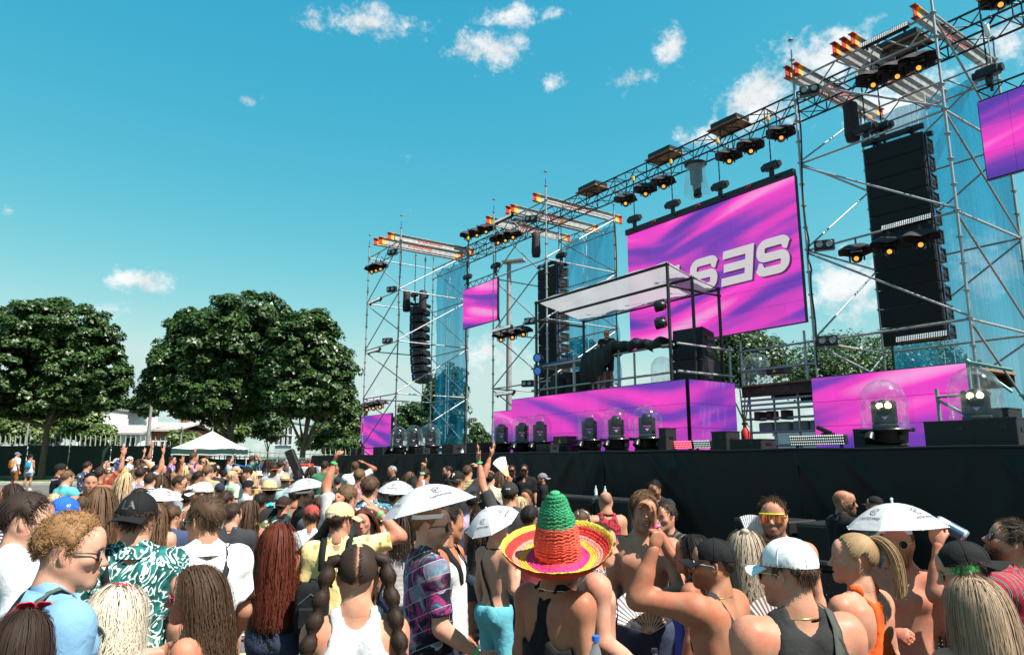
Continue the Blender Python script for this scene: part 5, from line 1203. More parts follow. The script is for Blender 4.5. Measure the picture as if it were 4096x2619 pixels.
def skeleton(S):
    """joint positions and primitives of one person, local metres, facing +y, scaled afterwards by S['k']"""
    fem=S.get('fem',False);bl=S.get('build',1.0);sw=(.158 if fem else .178)*(.6+.4*bl);P=[];hp=S.get('hunch',0.0)
    t=[]
    t+=[E_((0,-.008,1.27),((.128 if fem else .148)*bl,.104*bl,.19),.06),E_((0,-.014,1.385),(.118 if fem else .142,.078,.08),.05),E_((0,.002,1.07),((.112 if fem else .134)*bl,.092*bl,.16),.06),E_((0,-.008,.93),((.158 if fem else .155)*bl,.113*bl,.13),.06)]
    for s in(-1,1):
        t+=[C_((s*.025,-.03,1.515),(s*.125,-.018,1.43),.036,.036,.045),C_((s*.12*bl,-.035,1.36),(s*.092*bl,-.03,1.13),.042,.036,.05),E_((s*.08,-.085,1.35),(.055,.026,.08),.04)]
        if fem:t+=[E_((s*.066,.074,1.265),(.06,.055,.058),.03)]
        else:t+=[E_((s*.074,.068,1.33),(.076,.034,.055),.035)]
        t+=[E_((s*.075,-.065,.885),(.085,.08,.09),.04)]
    t+=[C_((0,-.14,1.42),(0,-.125,1.0),.014,.016,.05,-1)]
    if not fem and S.get('fit',.5)>.4:t+=[C_((0,.125,1.36),(0,.118,.98),.006,.006,.03,-1)]
    P+=[(p,'torso')for p in t]
    hy,hpit,hr=S.get('head',(0,0,0));Rh=rot(hy,hpit,hr);piv=np.array([0,-.008,1.535]);hc=piv+Rh@np.array([0,.018,.104])
    P+=[(C_((0,-.03,1.43),tuple(piv+Rh@np.array([0,-.008,.06])),.056 if fem else .066,.048 if fem else .057,.035),'neck')]
    for s in(-1,1):P+=[(C_((s*.028,.04,1.445),tuple(piv+Rh@np.array([s*.05,-.012,.07])),.013,.015,.03),'neck')]
    J=dict(piv=piv,hc=hc,Rh=Rh,hands=[])
    for s,key in((1,'R'),(-1,'L')):
        a=S.get(key,'down');a=ARMS[a]if isinstance(a,str)else a;u=nrm((a[0][0]*s,a[0][1],a[0][2]));f=nrm((a[1][0]*s,a[1][1],a[1][2]));pose=a[2]
        up=max(0,u[2]+.2);sh=np.array([s*(sw-.02*up),-.012+.03*max(0,u[1]),1.425+.055*up]);ul,fl_=(.275,.245)if fem else(.295,.262);am=(.84 if fem else 1.0)*(.55+.45*bl)*S.get('arm',1.0)
        el=sh+u*ul;wr=el+f*fl_;J['sh'+key],J['el'+key],J['wr'+key]=sh,el,wr
        q=[C_(np.array([s*(sw-.06),-.015,1.415]),sh,.06*am,.06*am,.05),E_(sh+u*.03,(.058*am,.062*am,.06*am),.04),C_(sh,el,.05*am,.039*am,.04)]
        q+=[C_(sh+u*ul*.3+f*.012,sh+u*ul*.72+f*.012,.042*am,.037*am,.03),C_(el,wr,.041*am,.0265*am,.03),C_(el+f*.03,el+f*fl_*.5,.043*am,.036*am,.03)]
        P+=[(p,'arm'+key)for p in q]
        n=a[3]if len(a)>3 else(-.9,.25,-.1)
        n=(n[0]*s,n[1],n[2]);hd=a[4]if len(a)>4 else None
        d=f if hd is None else nrm((hd[0]*s,hd[1],hd[2]));J['hands'].append((wr,d,n,s,pose))
        J['hd'+key]=d
    # legs
    stance=S.get('stance',.02)
    for s in(-1,1):
        hipj=np.array([s*.088,-.01,.9]);kn=np.array([s*(.098+stance),.025,.49]);an=np.array([s*(.1+stance*1.6),-.025,.075])
        q=[C_(hipj,kn,.088*bl,.056,.05),C_(kn,an,.054,.036,.03),E_((s*(.1+stance),-.035,.36),(.05,.055,.12),.04),C_(an,an+np.array([s*.02,.15,-.045]),.04,.03,.03)]
        P+=[(p,'leg')for p in q]
    return P,J
def hash_noise(V,fr,seed=0):
    """cheap smooth noise in [-1, 1] for displacement"""
    V=np.asarray(V)*fr;s=seed*1.7
    return(np.sin(V[:,0]*1.3+V[:,1]*2.1+s)*np.sin(V[:,1]*1.7-V[:,2]*1.1+2*s)+np.sin(V[:,2]*2.3+V[:,0]*1.9+3*s)*np.sin(V[:,1]*.9+V[:,2]*1.6+s)+.5*np.sin(V[:,0]*4.1+V[:,2]*3.3+s)*np.sin(V[:,1]*3.7+s))/2.2
def vnormals(V,F):
    n=np.cross(V[F[:,2]]-V[F[:,0]],V[F[:,3]]-V[F[:,1]]);N=np.zeros_like(V)
    for k in range(4):np.add.at(N,F[:,k],n)
    return N/(np.linalg.norm(N,axis=1)[:,None]+1e-12)
def set_cols(me,C):
    a=me.color_attributes.new('Col','FLOAT_COLOR','POINT');c=np.ones((len(C),4),f32);c[:,:3]=C;a.data.foreach_set('color',c.ravel())
def skin_mat():
    if 'skin' in MATS:return MATS['skin']
    m=bpy.data.materials.new('skin');m.use_nodes=True;nt=m.node_tree;N=nt.nodes;L=nt.links;b=N['Principled BSDF'];a=N.new('ShaderNodeAttribute');a.attribute_name='Col'
    tc=N.new('ShaderNodeTexCoord');n=N.new('ShaderNodeTexNoise');n.inputs['Scale'].default_value=13;n.inputs['Detail'].default_value=9;n.inputs['Roughness'].default_value=.68;L.new(tc.outputs['Object'],n.inputs['Vector'])
    rr_=N.new('ShaderNodeMapRange');L.new(n.outputs[0],rr_.inputs[0]);rr_.inputs[1].default_value=.35;rr_.inputs[2].default_value=.65;rr_.inputs[3].default_value=.36;rr_.inputs[4].default_value=.66;L.new(rr_.outputs[0],b.inputs['Roughness'])
    mr=N.new('ShaderNodeMapRange');L.new(n.outputs[0],mr.inputs[0]);mr.inputs[1].default_value=.3;mr.inputs[2].default_value=.7;mr.inputs[3].default_value=.74;mr.inputs[4].default_value=1.16
    cc=N.new('ShaderNodeCombineColor');L.new(mr.outputs[0],cc.inputs[1]);L.new(mr.outputs[0],cc.inputs[2]);cc.inputs[0].default_value=1
    mx=N.new('ShaderNodeMix');mx.data_type='RGBA';mx.blend_type='MULTIPLY';mx.inputs[0].default_value=1;L.new(a.outputs['Color'],mx.inputs[6]);L.new(cc.outputs[0],mx.inputs[7]);L.new(mx.outputs[2],b.inputs['Base Color'])
    b.inputs['Roughness'].default_value=.52;b.inputs['Specular IOR Level'].default_value=.2;b.inputs['Subsurface Weight'].default_value=.0;b.inputs['Subsurface Radius'].default_value=(1,.35,.2);b.inputs['Subsurface Scale'].default_value=.008
    n2=N.new('ShaderNodeTexNoise');n2.inputs['Scale'].default_value=160;n2.inputs['Detail'].default_value=3;L.new(tc.outputs['Object'],n2.inputs['Vector']);bp=N.new('ShaderNodeBump');bp.inputs['Strength'].default_value=.18;bp.inputs['Distance'].default_value=.003;L.new(n2.outputs[0],bp.inputs['Height']);L.new(bp.outputs[0],b.inputs['Normal'])
    MATS['skin']=m;return m
def hair_mat(col,var=.2):
    k='hair_%.3f_%.3f_%.3f'%tuple(col)
    if k in MATS:return MATS[k]
    m=bpy.data.materials.new(k);m.use_nodes=True;nt=m.node_tree;N=nt.nodes;L=nt.links;b=N['Principled BSDF'];g=N.new('ShaderNodeNewGeometry');r=N.new('ShaderNodeValToRGB');L.new(g.outputs['Random Per Island'],r.inputs[0])
    r.color_ramp.elements[0].color=(*[c*(1-var)for c in col],1);r.color_ramp.elements[1].color=(*[min(1,c*(1+var*.9))for c in col],1);L.new(r.outputs[0],b.inputs['Base Color'])
    b.inputs['Roughness'].default_value=.62;b.inputs['Specular IOR Level'].default_value=.16;MATS[k]=m;return m
# ------------------------------------------------------------------ hair
def ribbons(paths,w0,w1,up):
    """paths (n, k, 3), up (n, k, 3) outward direction -> quads; ribbons slightly V folded"""
    n,k,_=paths.shape;d=np.gradient(paths,axis=1);s=np.cross(d,up);s/=np.linalg.norm(s,axis=2)[:,:,None]+1e-9
    w=np.linspace(w0,w1,k)[None,:,None]*.5;A=paths-s*w;B=paths+s*w;V=np.stack([A,B],2).reshape(-1,3)
    i=(np.arange(n)[:,None]*k+np.arange(k-1)[None,:]).ravel()*2
    return V,np.stack([i,i+1,i+3,i+2],1)
def scalp_pts(rs,n,ring=1.0):
    ph=rs.uniform(-math.pi,math.pi,n*3);el=np.degrees(np.arcsin(rs.uniform(-.75,1,n*3)));ok=el>hairline(ph)+rs.uniform(-1,3,n*3);ph,el=ph[ok][:n],np.radians(el[ok][:n])
    D=np.stack([np.sin(ph)*np.cos(el),np.cos(ph)*np.cos(el),np.sin(el)],1);return SC_C+D*SC_R*ring,D/SC_R/np.linalg.norm(D/SC_R,axis=1)[:,None],ph,el
def cap_mesh(thick,rough,seed,nphi=40,nel=14,top=1.0,drop=0.0):
    ph=np.linspace(-math.pi,math.pi,nphi,endpoint=False);hl=np.radians(hairline(ph)-drop);V=[]
    for j in range(nel+1):
        t=j/nel;el=hl+(math.pi/2-hl)*t;D=np.stack([np.sin(ph)*np.cos(el),np.cos(ph)*np.cos(el),np.sin(el)],1)
        th=thick*min(1,.15+t*4)*(1+(top-1)*t);V.append(SC_C+D*(SC_R+th))
    V=np.concatenate(V);N=(V-SC_C);N/=np.linalg.norm(N,axis=1)[:,None];V=V+N*(rough*hash_noise(V,60,seed))[:,None]*np.minimum(1,np.repeat(np.arange(nel+1),nphi)/2.0)[:,None]
    i=np.arange(nphi);Fs=[np.stack([j*nphi+i,j*nphi+(i+1)%nphi,(j+1)*nphi+(i+1)%nphi,(j+1)*nphi+i],1)for j in range(nel)];return V,np.concatenate(Fs)
def hair_short(seed,n,L=.035,lift=.6,curl=.0,thick=.012,comb='fwd',w=.004,top=1.6,fade=False):
    rs=np.random.RandomState(seed);R,N,ph,el=scalp_pts(rs,n);n=len(R);k=5
    if comb=='fwd':c=np.stack([.35*R[:,0]/.08,np.where(R[:,1]>-.05,.9,-.2),np.full(n,-.35)],1)
    elif comb=='back':c=np.tile(np.array([0,-1,.1]),(n,1))+.4*N
    elif comb=='side':c=np.stack([np.full(n,.9),np.full(n,.35),np.full(n,-.1)],1)
    else:c=rs.normal(size=(n,3))
    c[:,2]-=np.where(el<.5,.9,.0);c=c-N*np.sum(c*N,1)[:,None];c/=np.linalg.norm(c,axis=1)[:,None]+1e-9
    c=c+rs.normal(size=(n,3))*.2;ln=L*rs.uniform(.6,1.25,n)*(1+(top-1)*np.clip(np.sin(el),0,1))
    if fade:ln*=np.clip((np.degrees(el)+35)/60,.12,1)
    t=np.linspace(0,1,k)[None,:,None];lf=lift*(1-.55*t)
    pts=(R+N*thick*.3)[:,None]+(N[:,None]*lf*t+c[:,None]*(1-lift*.5)*t**1.3)*ln[:,None,None]
    if curl:
        fr=rs.uniform(5,9,n)[:,None];phs=rs.uniform(0,6.28,n)[:,None];a=np.cross(N,c);tt=t[:,:,0];pts=pts+(a[:,None]*np.sin(fr*tt+phs)[:,:,None]+N[:,None]*np.cos(fr*tt+phs)[:,:,None])*curl*t
    mo=(thick+.008+L*.35*lift+.02*(top-1)*np.clip(np.sin(el),0,1)*(.4+lift))[:,None,None];q=(pts-SC_C)/(SC_R+mo);dd=np.linalg.norm(q,axis=2,keepdims=True);pts=np.where(dd>1,SC_C+q/dd*(SC_R+mo),pts)
    q=(pts-SC_C)/(SC_R+.002);dd=np.linalg.norm(q,axis=2,keepdims=True);pts=np.where(dd<1,SC_C+q/dd*(SC_R+.002),pts)
    up=np.repeat(N[:,None],k,1)+rs.normal(size=(n,1,3))*.35
    return ribbons(pts,w,w*.35,up)
def hair_long(seed,n,length,body,wave=.012,part=.0,w=.005,steps=26,back=.5,spread=1.0,tie=None,front=False):
    """strands flow over the head from the parting then hang down past neck and shoulders; head coordinates, body = list of (centre, radii) to stay outside of; length = lowest z"""
    rs=np.random.RandomState(seed);R,N,ph,el=scalp_pts(rs,n);n=len(R);side=np.where(R[:,0]>part,1.0,-1.0)
    lay=rs.uniform(.006,.03,n)*spread;zend=length*rs.uniform(.8,1.05,n);zend=np.where(zend>0,length,zend)
    p=R+N*lay[:,None]*.5;v=np.stack([np.clip(R[:,0]/.05,-1,1)*.55+side*.25*(R[:,1]>.0),np.full(n,-.35)-.6*(R[:,1]>.03),np.full(n,-.3)],1);pts=[p.copy()];ups=[N];zt=R[:,2].max();tot=(R[:,2]-zend);ds=(tot+.09)/(steps-1)
    wp=rs.uniform(0,6.28,n);wf=rs.uniform(.8,1.2,n);out=N
    for i in range(steps-1):
        g=np.stack([np.zeros(n),np.full(n,-.12*back),np.full(n,-1.0)],1);v=v*.62+g*.55;q=(p-SC_C)/(SC_R+lay[:,None]);dist=np.linalg.norm(q,axis=1);nn=q/(SC_R+lay[:,None]);nn/=np.linalg.norm(nn,axis=1)[:,None]
        near=dist<1.06;v=np.where(near[:,None],v-nn*np.minimum(0,np.sum(v*nn,1))[:,None],v);v/=np.linalg.norm(v,axis=1)[:,None]+1e-9;p=p+v*ds[:,None]
        q=(p-SC_C)/(SC_R+lay[:,None]);dist=np.linalg.norm(q,axis=1);p=np.where((dist<1)[:,None],SC_C+q/dist[:,None]*(SC_R+lay[:,None]),p);out=np.where(near[:,None],nn,out)
        face=(p[:,2]<.055)&(p[:,1]>-.01)&(not front);lim=-.005-.25*np.abs(p[:,0]);p[:,1]=np.where(face&(np.abs(p[:,0])<.12),p[:,1]-np.minimum(.012,np.maximum(0,p[:,1]-(-.0))),p[:,1])
        for c,r in body:
            c=np.array(c);r=np.array(r)+lay[:,None]*.8;q=(p-c)/r;dd=np.linalg.norm(q,axis=1);p=np.where((dd<1)[:,None],c+q/dd[:,None]*r,p);qq=q/r;out=np.where((dd<1.1)[:,None],qq/np.linalg.norm(qq,axis=1)[:,None],out)
        pts.append(p.copy());ups.append(out.copy())
    pts=np.stack(pts,1);ups=np.stack(ups,1);t=np.linspace(0,1,steps)[None,:,None]
    lat=np.cross(np.gradient(pts,axis=1),ups);lat/=np.linalg.norm(lat,axis=2)[:,:,None]+1e-9;ss=np.cumsum(np.repeat(ds[:,None],steps,1),1)
    a=wave*np.clip(t*2-.35,0,1)*rs.uniform(.5,1.4,n)[:,None,None];cl=1.6*ph+1.2*el+(wp-3.1)*.22;pts=pts+lat*(np.sin(ss*55*wf[:,None]+cl[:,None]*2)[:,:,None])*a+ups*(np.cos(ss*55*wf[:,None]+cl[:,None]*2)[:,:,None]*.6+.2)*a
    return ribbons(pts,w,w*.5,ups)
def hair_tail(seed,n,start,dirs,length,r0,r1,wave=.01,w=.005,steps=16):
    """a lock of strands hanging from a tie point: start, initial direction, then falling"""
    rs=np.random.RandomState(seed);a=rs.uniform(0,6.28,n);rr=np.sqrt(rs.uniform(0,1,n));p=np.tile(np.array(start),(n,1)).astype(float);v=np.tile(nrm(dirs),(n,1))+rs.normal(size=(n,3))*.12;pts=[];off=[]
    e1=np.cross(nrm(dirs),[0,0,1.01]);e1=nrm(e1)if np.linalg.norm(e1)>1e-3 else np.array([1.,0,0]);ds=length/(steps-1)
    for i in range(steps):
        t=i/(steps-1);rad=r0+(r1-r0)*math.sin(min(1,t*1.15)*math.pi*.8);o=(np.cos(a)[:,None]*e1+np.sin(a)[:,None]*np.cross(nrm(v.mean(0)),e1))*(rr*rad)[:,None];pts.append(p+o);off.append(o+1e-5);v=v*.8+np.array([0,0,-1])*.25;v/=np.linalg.norm(v,axis=1)[:,None];p=p+v*ds
    pts=np.stack(pts,1);up=np.stack(off,1);up/=np.linalg.norm(up,axis=2)[:,:,None]+1e-9;tt=np.linspace(0,1,steps)[None,:,None];pts=pts+e1*np.sin(tt*9+a[:,None,None])*wave*tt
    return ribbons(pts,w,w*.5,up)
# ------------------------------------------------------------------ clothing materials
def cloth_mat(kind,c1=(.5,.5,.5),c2=(.1,.1,.1),c3=(.8,.8,.8),sc=1.0):
    key='cloth_%s_%s_%s_%s_%.2f'%(kind,'_'.join('%.2f'%v for v in c1),'_'.join('%.2f'%v for v in c2),'_'.join('%.2f'%v for v in c3),sc)
    if key in MATS:return MATS[key]
    m=bpy.data.materials.new(key[:60]);m.use_nodes=True;nt=m.node_tree;N=nt.nodes;L=nt.links;b=N['Principled BSDF'];b.inputs['Roughness'].default_value=.85;b.inputs['Specular IOR Level'].default_value=.25
    b.inputs['Sheen Weight'].default_value=.0
    tc=N.new('ShaderNodeTexCoord');V=tc.outputs['Object']
    def nd(t,**kw):
        n=N.new(t)
        for k,v in kw.items():n.inputs[k].default_value=v
        return n
    def ramp(src,stops,const=False):
        r=N.new('ShaderNodeValToRGB');L.new(src,r.inputs[0]);e=r.color_ramp.elements
        if const:r.color_ramp.interpolation='CONSTANT'
        e[0].position,e[0].color=stops[0][0],(*stops[0][1],1);e[1].position,e[1].color=stops[-1][0],(*stops[-1][1],1)
        for p,c in stops[1:-1]:x=e.new(p);x.color=(*c,1)
        return r.outputs[0]
    def mixc(f,a,bb,mode='MIX'):
        x=N.new('ShaderNodeMix');x.data_type='RGBA';x.blend_type=mode
        if isinstance(f,float):x.inputs[0].default_value=f
        else:L.new(f,x.inputs[0])
        for i,v in((6,a),(7,bb)):
            if isinstance(v,tuple):x.inputs[i].default_value=(*v,1)
            else:L.new(v,x.inputs[i])
        return x.outputs[2]
    def mth(op,a,bb):
        x=N.new('ShaderNodeMath');x.operation=op
        for i,v in enumerate((a,bb)):
            if isinstance(v,(int,float)):x.inputs[i].default_value=v
            else:L.new(v,x.inputs[i])
        return x.outputs[0]
    col=None
    if kind=='paisley':
        n=nd('ShaderNodeTexNoise',Scale=9*sc,Detail=2.5,Distortion=2.2);L.new(V,n.inputs['Vector']);w_=nd('ShaderNodeTexVoronoi',Scale=16*sc);w_.feature='SMOOTH_F1';L.new(V,w_.inputs['Vector'])
        s=mth('SINE',mth('ADD',mth('MULTIPLY',n.outputs[0],34.0),mth('MULTIPLY',w_.outputs['Distance'],9.0)),0);base=ramp(n.outputs[0],[(.42,c2),(.52,c1),(.6,c2)]);col=mixc(ramp(s,[(.52,(0,0,0)),(.68,(1,1,1))]),base,c3)
    elif kind=='dots':  # small fruit motifs: body and leaf tuft
        mp=N.new('ShaderNodeMapping');mp.inputs['Scale'].default_value=(15*sc,15*sc,11*sc);L.new(V,mp.inputs[0]);v=nd('ShaderNodeTexVoronoi',Scale=1,Randomness=.55);L.new(mp.outputs[0],v.inputs['Vector'])
        mp2=N.new('ShaderNodeMapping');mp2.inputs['Scale'].default_value=(15*sc,15*sc,11*sc);mp2.inputs['Location'].default_value=(0,0,-.22);L.new(V,mp2.inputs[0]);v2=nd('ShaderNodeTexVoronoi',Scale=1,Randomness=.55);L.new(mp2.outputs[0],v2.inputs['Vector'])
        a=mth('LESS_THAN',v.outputs['Distance'],.2);g=mth('LESS_THAN',v2.outputs['Distance'],.17);col=mixc(a,mixc(g,c1,c3),c2)
    elif kind=='collage':  # dark shirt with framed colour pictures
        br=N.new('ShaderNodeTexBrick');br.inputs['Scale'].default_value=5.5*sc;br.inputs['Mortar Size'].default_value=.009;br.inputs['Brick Width'].default_value=.62;br.inputs['Row Height'].default_value=.42;br.inputs['Color1'].default_value=(0,0,0,1);br.inputs['Color2'].default_value=(1,1,1,1);br.inputs['Mortar'].default_value=(.5,.5,.5,1)
        mp=N.new('ShaderNodeMapping');mp.inputs['Rotation'].default_value=(1.35,.2,.3);L.new(V,mp.inputs[0]);L.new(mp.outputs[0],br.inputs['Vector'])
        n=nd('ShaderNodeTexNoise',Scale=11*sc,Detail=3,Distortion=.8);L.new(V,n.inputs['Vector']);n2=nd('ShaderNodeTexNoise',Scale=4.5*sc,Detail=1);L.new(V,n2.inputs['Vector'])
        pic=ramp(n.outputs[0],[(.34,(.006,.006,.01)),(.43,(.02,.02,.06)),(.48,(.35,.02,.14)),(.53,(.03,.03,.05)),(.57,(.02,.22,.35)),(.61,(.5,.12,.05)),(.66,(.3,.35,.5))]);dk=ramp(n2.outputs[0],[(.38,(.05,.05,.06)),(.52,(1,1,1))]);pic=mixc(1.0,pic,dk,'MULTIPLY');pic=mixc(ramp(br.outputs['Color'],[(.7,(0,0,0)),(.9,(1,1,1))]),pic,mixc(.5,pic,(.18,.3,.38)));col=mixc(br.outputs['Fac'],pic,(.3,.3,.34))
    elif kind=='stripe':
        w_=N.new('ShaderNodeTexWave');w_.bands_direction='X';w_.inputs['Scale'].default_value=9*sc;w_.inputs['Distortion'].default_value=1.2;mp=N.new('ShaderNodeMapping');mp.inputs['Rotation'].default_value=(0,.25,.3);L.new(V,mp.inputs[0]);L.new(mp.outputs[0],w_.inputs['Vector']);col=ramp(w_.outputs[0],[(.0,c1),(.55,c1),(.62,c2),(.82,c2),(.88,c3),(.95,c2)])
    elif kind=='hstripe':
        w_=N.new('ShaderNodeTexWave');w_.bands_direction='Z';w_.inputs['Scale'].default_value=9*sc;w_.inputs['Distortion'].default_value=.6;L.new(V,w_.inputs['Vector']);col=ramp(w_.outputs[0],[(.45,c1),(.55,c2)])
    elif kind=='floral':
        v=nd('ShaderNodeTexVoronoi',Scale=22*sc);L.new(V,v.inputs['Vector']);n=nd('ShaderNodeTexNoise',Scale=14*sc,Detail=2,Distortion=1.5);L.new(V,n.inputs['Vector']);col=mixc(ramp(v.outputs['Distance'],[(.28,(1,1,1)),(.36,(0,0,0))]),mixc(ramp(n.outputs[0],[(.5,(0,0,0)),(.55,(1,1,1))]),c1,c2),c3)
    elif kind=='plaid':
        o=c1;s1=N.new('ShaderNodeTexWave');s1.bands_direction='X';s1.inputs['Scale'].default_value=8*sc;L.new(V,s1.inputs['Vector']);s2=N.new('ShaderNodeTexWave');s2.bands_direction='Z';s2.inputs['Scale'].default_value=8*sc;L.new(V,s2.inputs['Vector']);col=mixc(ramp(s1.outputs[0],[(.6,(0,0,0)),(.65,(1,1,1))]),c1,c2);col=mixc(ramp(s2.outputs[0],[(.75,(0,0,0)),(.8,(1,1,1))]),col,c3)
    elif kind=='flame':  # white shirt with an orange brown picture at the hem
        n=nd('ShaderNodeTexNoise',Scale=6,Detail=3,Distortion=1.5);L.new(V,n.inputs['Vector']);sx=N.new('ShaderNodeSeparateXYZ');L.new(V,sx.inputs[0]);fl=ramp(n.outputs[0],[(.4,(.02,.01,.008)),(.5,(.45,.12,.02)),(.58,(.7,.35,.1))]);a=mth('LESS_THAN',mth('ADD',sx.outputs[2],mth('MULTIPLY',sx.outputs[0],-.9)),1.0);col=mixc(a,c1,fl)
    if col is None:
        n=nd('ShaderNodeTexNoise',Scale=5,Detail=4);L.new(V,n.inputs['Vector']);col=mixc(1.0,(*c1,),ramp(n.outputs[0],[(.3,(.86,.86,.86)),(.7,(1.05,1.05,1.05))]),'MULTIPLY')
    L.new(col,b.inputs['Base Color'])
    n=nd('ShaderNodeTexNoise',Scale=420,Detail=2);L.new(V,n.inputs['Vector']);n2=nd('ShaderNodeTexNoise',Scale=17,Detail=5,Distortion=.7);L.new(V,n2.inputs['Vector'])
    hsum=mth('ADD',mth('MULTIPLY',n.outputs[0],.12),n2.outputs[0]);bp=N.new('ShaderNodeBump');bp.inputs['Strength'].default_value=.55;bp.inputs['Distance'].default_value=.012;L.new(hsum,bp.inputs['Height']);L.new(bp.outputs[0],b.inputs['Normal']);MATS[key]=m;return m
def solid(c):return cloth_mat('solid',c)
WHITE_C=(.52,.52,.52);BLACK_C=(.006,.006,.007)
SKIN=dict(fair=(.46,.25,.175),light=(.41,.205,.132),tan=(.33,.152,.088),olive=(.27,.122,.07),brown=(.17,.075,.045),red=(.45,.19,.125))
HAIR=dict(black=(.012,.01,.009),dark=(.028,.017,.012),brown=(.06,.034,.02),mid=(.11,.062,.034),ginger=(.22,.115,.05),blond=(.42,.30,.17),ash=(.34,.27,.2),platinum=(.58,.5,.39),red=(.075,.018,.010),grey=(.25,.25,.25))
# ------------------------------------------------------------------ shared lower bodies
_low={}
def lower(fem):
    if fem in _low:return _low[fem]
    P,J=skeleton(dict(fem=fem));leg=[p for p,t in P if t=='leg']+[p for p,t in P if t=='torso'][2:4]
    G=sdf_grid(leg,.045,0,hi=np.array([9,9,.99]));V,F=surf(G)
    G=sdf_grid([p for p,t in P if t=='leg']+[p for p,t in P if t=='torso'][2:],.03,.022,lo=np.array([-9,-9,.5]),hi=np.array([9,9,1.02]));cut_plane(G,(0,0,.52 if not fem else .68),(0,0,1));cut_plane(G,(0,0,.985),(0,0,-1));sV,sF=surf(G)
    sV=sV+vnormals(sV,sF)*(.008*hash_noise(sV,22,3))[:,None];sh=MB()
    for s in(-1,1):sh.ell((s*.13,.04,.045),(.05,.145,.05),12,8).ell((s*.125,-.04,.07),(.047,.06,.06),10,6).box((s*.13,.035,.012),(.1,.29,.024),None,.01)
    me=npmesh('shorts',sV,sF);me2=sh.mesh('shoes');_low[fem]=(V,F,me,me2);return _low[fem]
def obj_mat(name,me,m,parent):
    """shared mesh with its own material on the object"""
    if len(me.materials)==0:me.materials.append(None)
    o=bpy.data.objects.new(name,me);COL.objects.link(o);o.parent=parent;o.material_slots[0].link='OBJECT';o.material_slots[0].material=m;return o
def wrap(me,c,r,phi0,el0,roll=0.0):
    """bend flat lettering onto an ellipsoid"""
    V=np.empty(len(me.vertices)*3);me.vertices.foreach_get('co',V);V=V.reshape(-1,3);R=sum(r)/3;cr,sr=math.cos(roll),math.sin(roll);u,v=V[:,0]*cr-V[:,1]*sr,V[:,0]*sr+V[:,1]*cr
    el=el0+v/R;ph=phi0-u/(R*max(.3,math.cos(el0)));k=1+V[:,2]/R
    W=np.stack([c[0]+np.sin(ph)*np.cos(el)*r[0]*k,c[1]+np.cos(ph)*np.cos(el)*r[1]*k,c[2]+np.sin(el)*r[2]*k],1);me.vertices.foreach_set('co',W.ravel());me.update();return me
def mesh_of(V,F,name,M=None):
    return npmesh(name,V,F)
def put_head(o,P,X=None):
    """place an object built in head coordinates"""
    R,c=P['Rh'],P['hc'];M=Matrix([[*R[0],c[0]],[*R[1],c[1]],[*R[2],c[2]],[0,0,0,1]]);o.matrix_local=M if X is None else M@X;return o
def cap_hat(P,col,yaw=0.0,bill=None,logo=None,side=None,low=False,panel=None,tilt=0.0):
    """baseball cap; yaw 0 = bill forward, pi = backwards"""
    par=P['o'];m=cloth_mat('solid',col);mb_=cloth_mat('solid',bill or col);c=(0,-.014,.04);r=(.0885,.1085,.1)
    R3=Matrix.Rotation(tilt,3,'X')@Matrix.Rotation(yaw,3,'Z')
    def put(o):return put_head(o,P,Matrix.Translation((0,-.014,0))@R3.to_4x4()@Matrix.Translation((0,.014,0)))
    cr=MB();n=32;rows=9
    def fn(u,v):
        a=u*2*math.pi;e0=-.06-.06*(math.cos(a)<-.5);el=e0+(math.pi/2-e0)*v;k=1+.010*math.cos(6*a)*math.sin(min(1,v*1.6)*math.pi)+.02*math.exp(-((a%6.283)-0)**2)*(1-v)
        return Vector((c[0]+math.sin(a)*math.cos(el)*r[0]*k,c[1]+math.cos(a)*math.cos(el)*r[1]*k,c[2]+math.sin(el)*r[2]*(1-.05*v)))
    cr.grid(fn,n,rows);o=put(obj('cap',cr,m,par))
    # seams and button
    se=MB()
    for k in range(6):
        a=math.pi/6+k*math.pi/3;se.tube([fn(a/(2*math.pi),v)*1.0+(fn(a/(2*math.pi),v)-Vector(c)).normalized()*.0008 for v in np.linspace(.05,.98,8)],.0016,4)
    se.ell((c[0],c[1],c[2]+r[2]*.955),(.008,.008,.005),8,5);obj('seams',se,mb_,o)
    bl=MB()
    def fb(u,v):
        a=(u-.5)*2.1;base=Vector((math.sin(a)*r[0]*1.0,math.cos(a)*r[1]*1.0,0));ln=.074*math.cos(a*.72)**.6;x=base.x*(1+.06*v);y=base.y+ln*v;z=-.004-.028*(x/.085)**2*(.3+.7*v)-.012*v+.02*(1-abs(u-.5)*2)*0
        return Vector((c[0]+x,c[1]+y,c[2]+z-.003))
    bl.grid(fb,20,6);bl.grid(lambda u,v:fb(u,v)+Vector((0,0,-.0035)),20,6);rim=[fb(u,1)+Vector((0,0,-.0017))for u in np.linspace(0,1,20)];bl.tube(rim,.0028,5);obj('bill',bl,mb_,o)
    if logo:
        txt,lc,sz=logo;tm=text_mesh(txt,sz,.0012,.0012*sz/.05);obj('lettering',wrap(tm,c,[x*1.012 for x in r],0.0,.42),mat('thread_%.2f_%.2f_%.2f'%lc,lc,.6),o)
    if side:
        txt,lc,sz,ph=side;tm=text_mesh(txt,sz,.0008);obj('side_lettering',wrap(tm,c,[x*1.012 for x in r],ph,.28),mat('thread_%.2f_%.2f_%.2f'%lc,lc,.6),o)
    return o
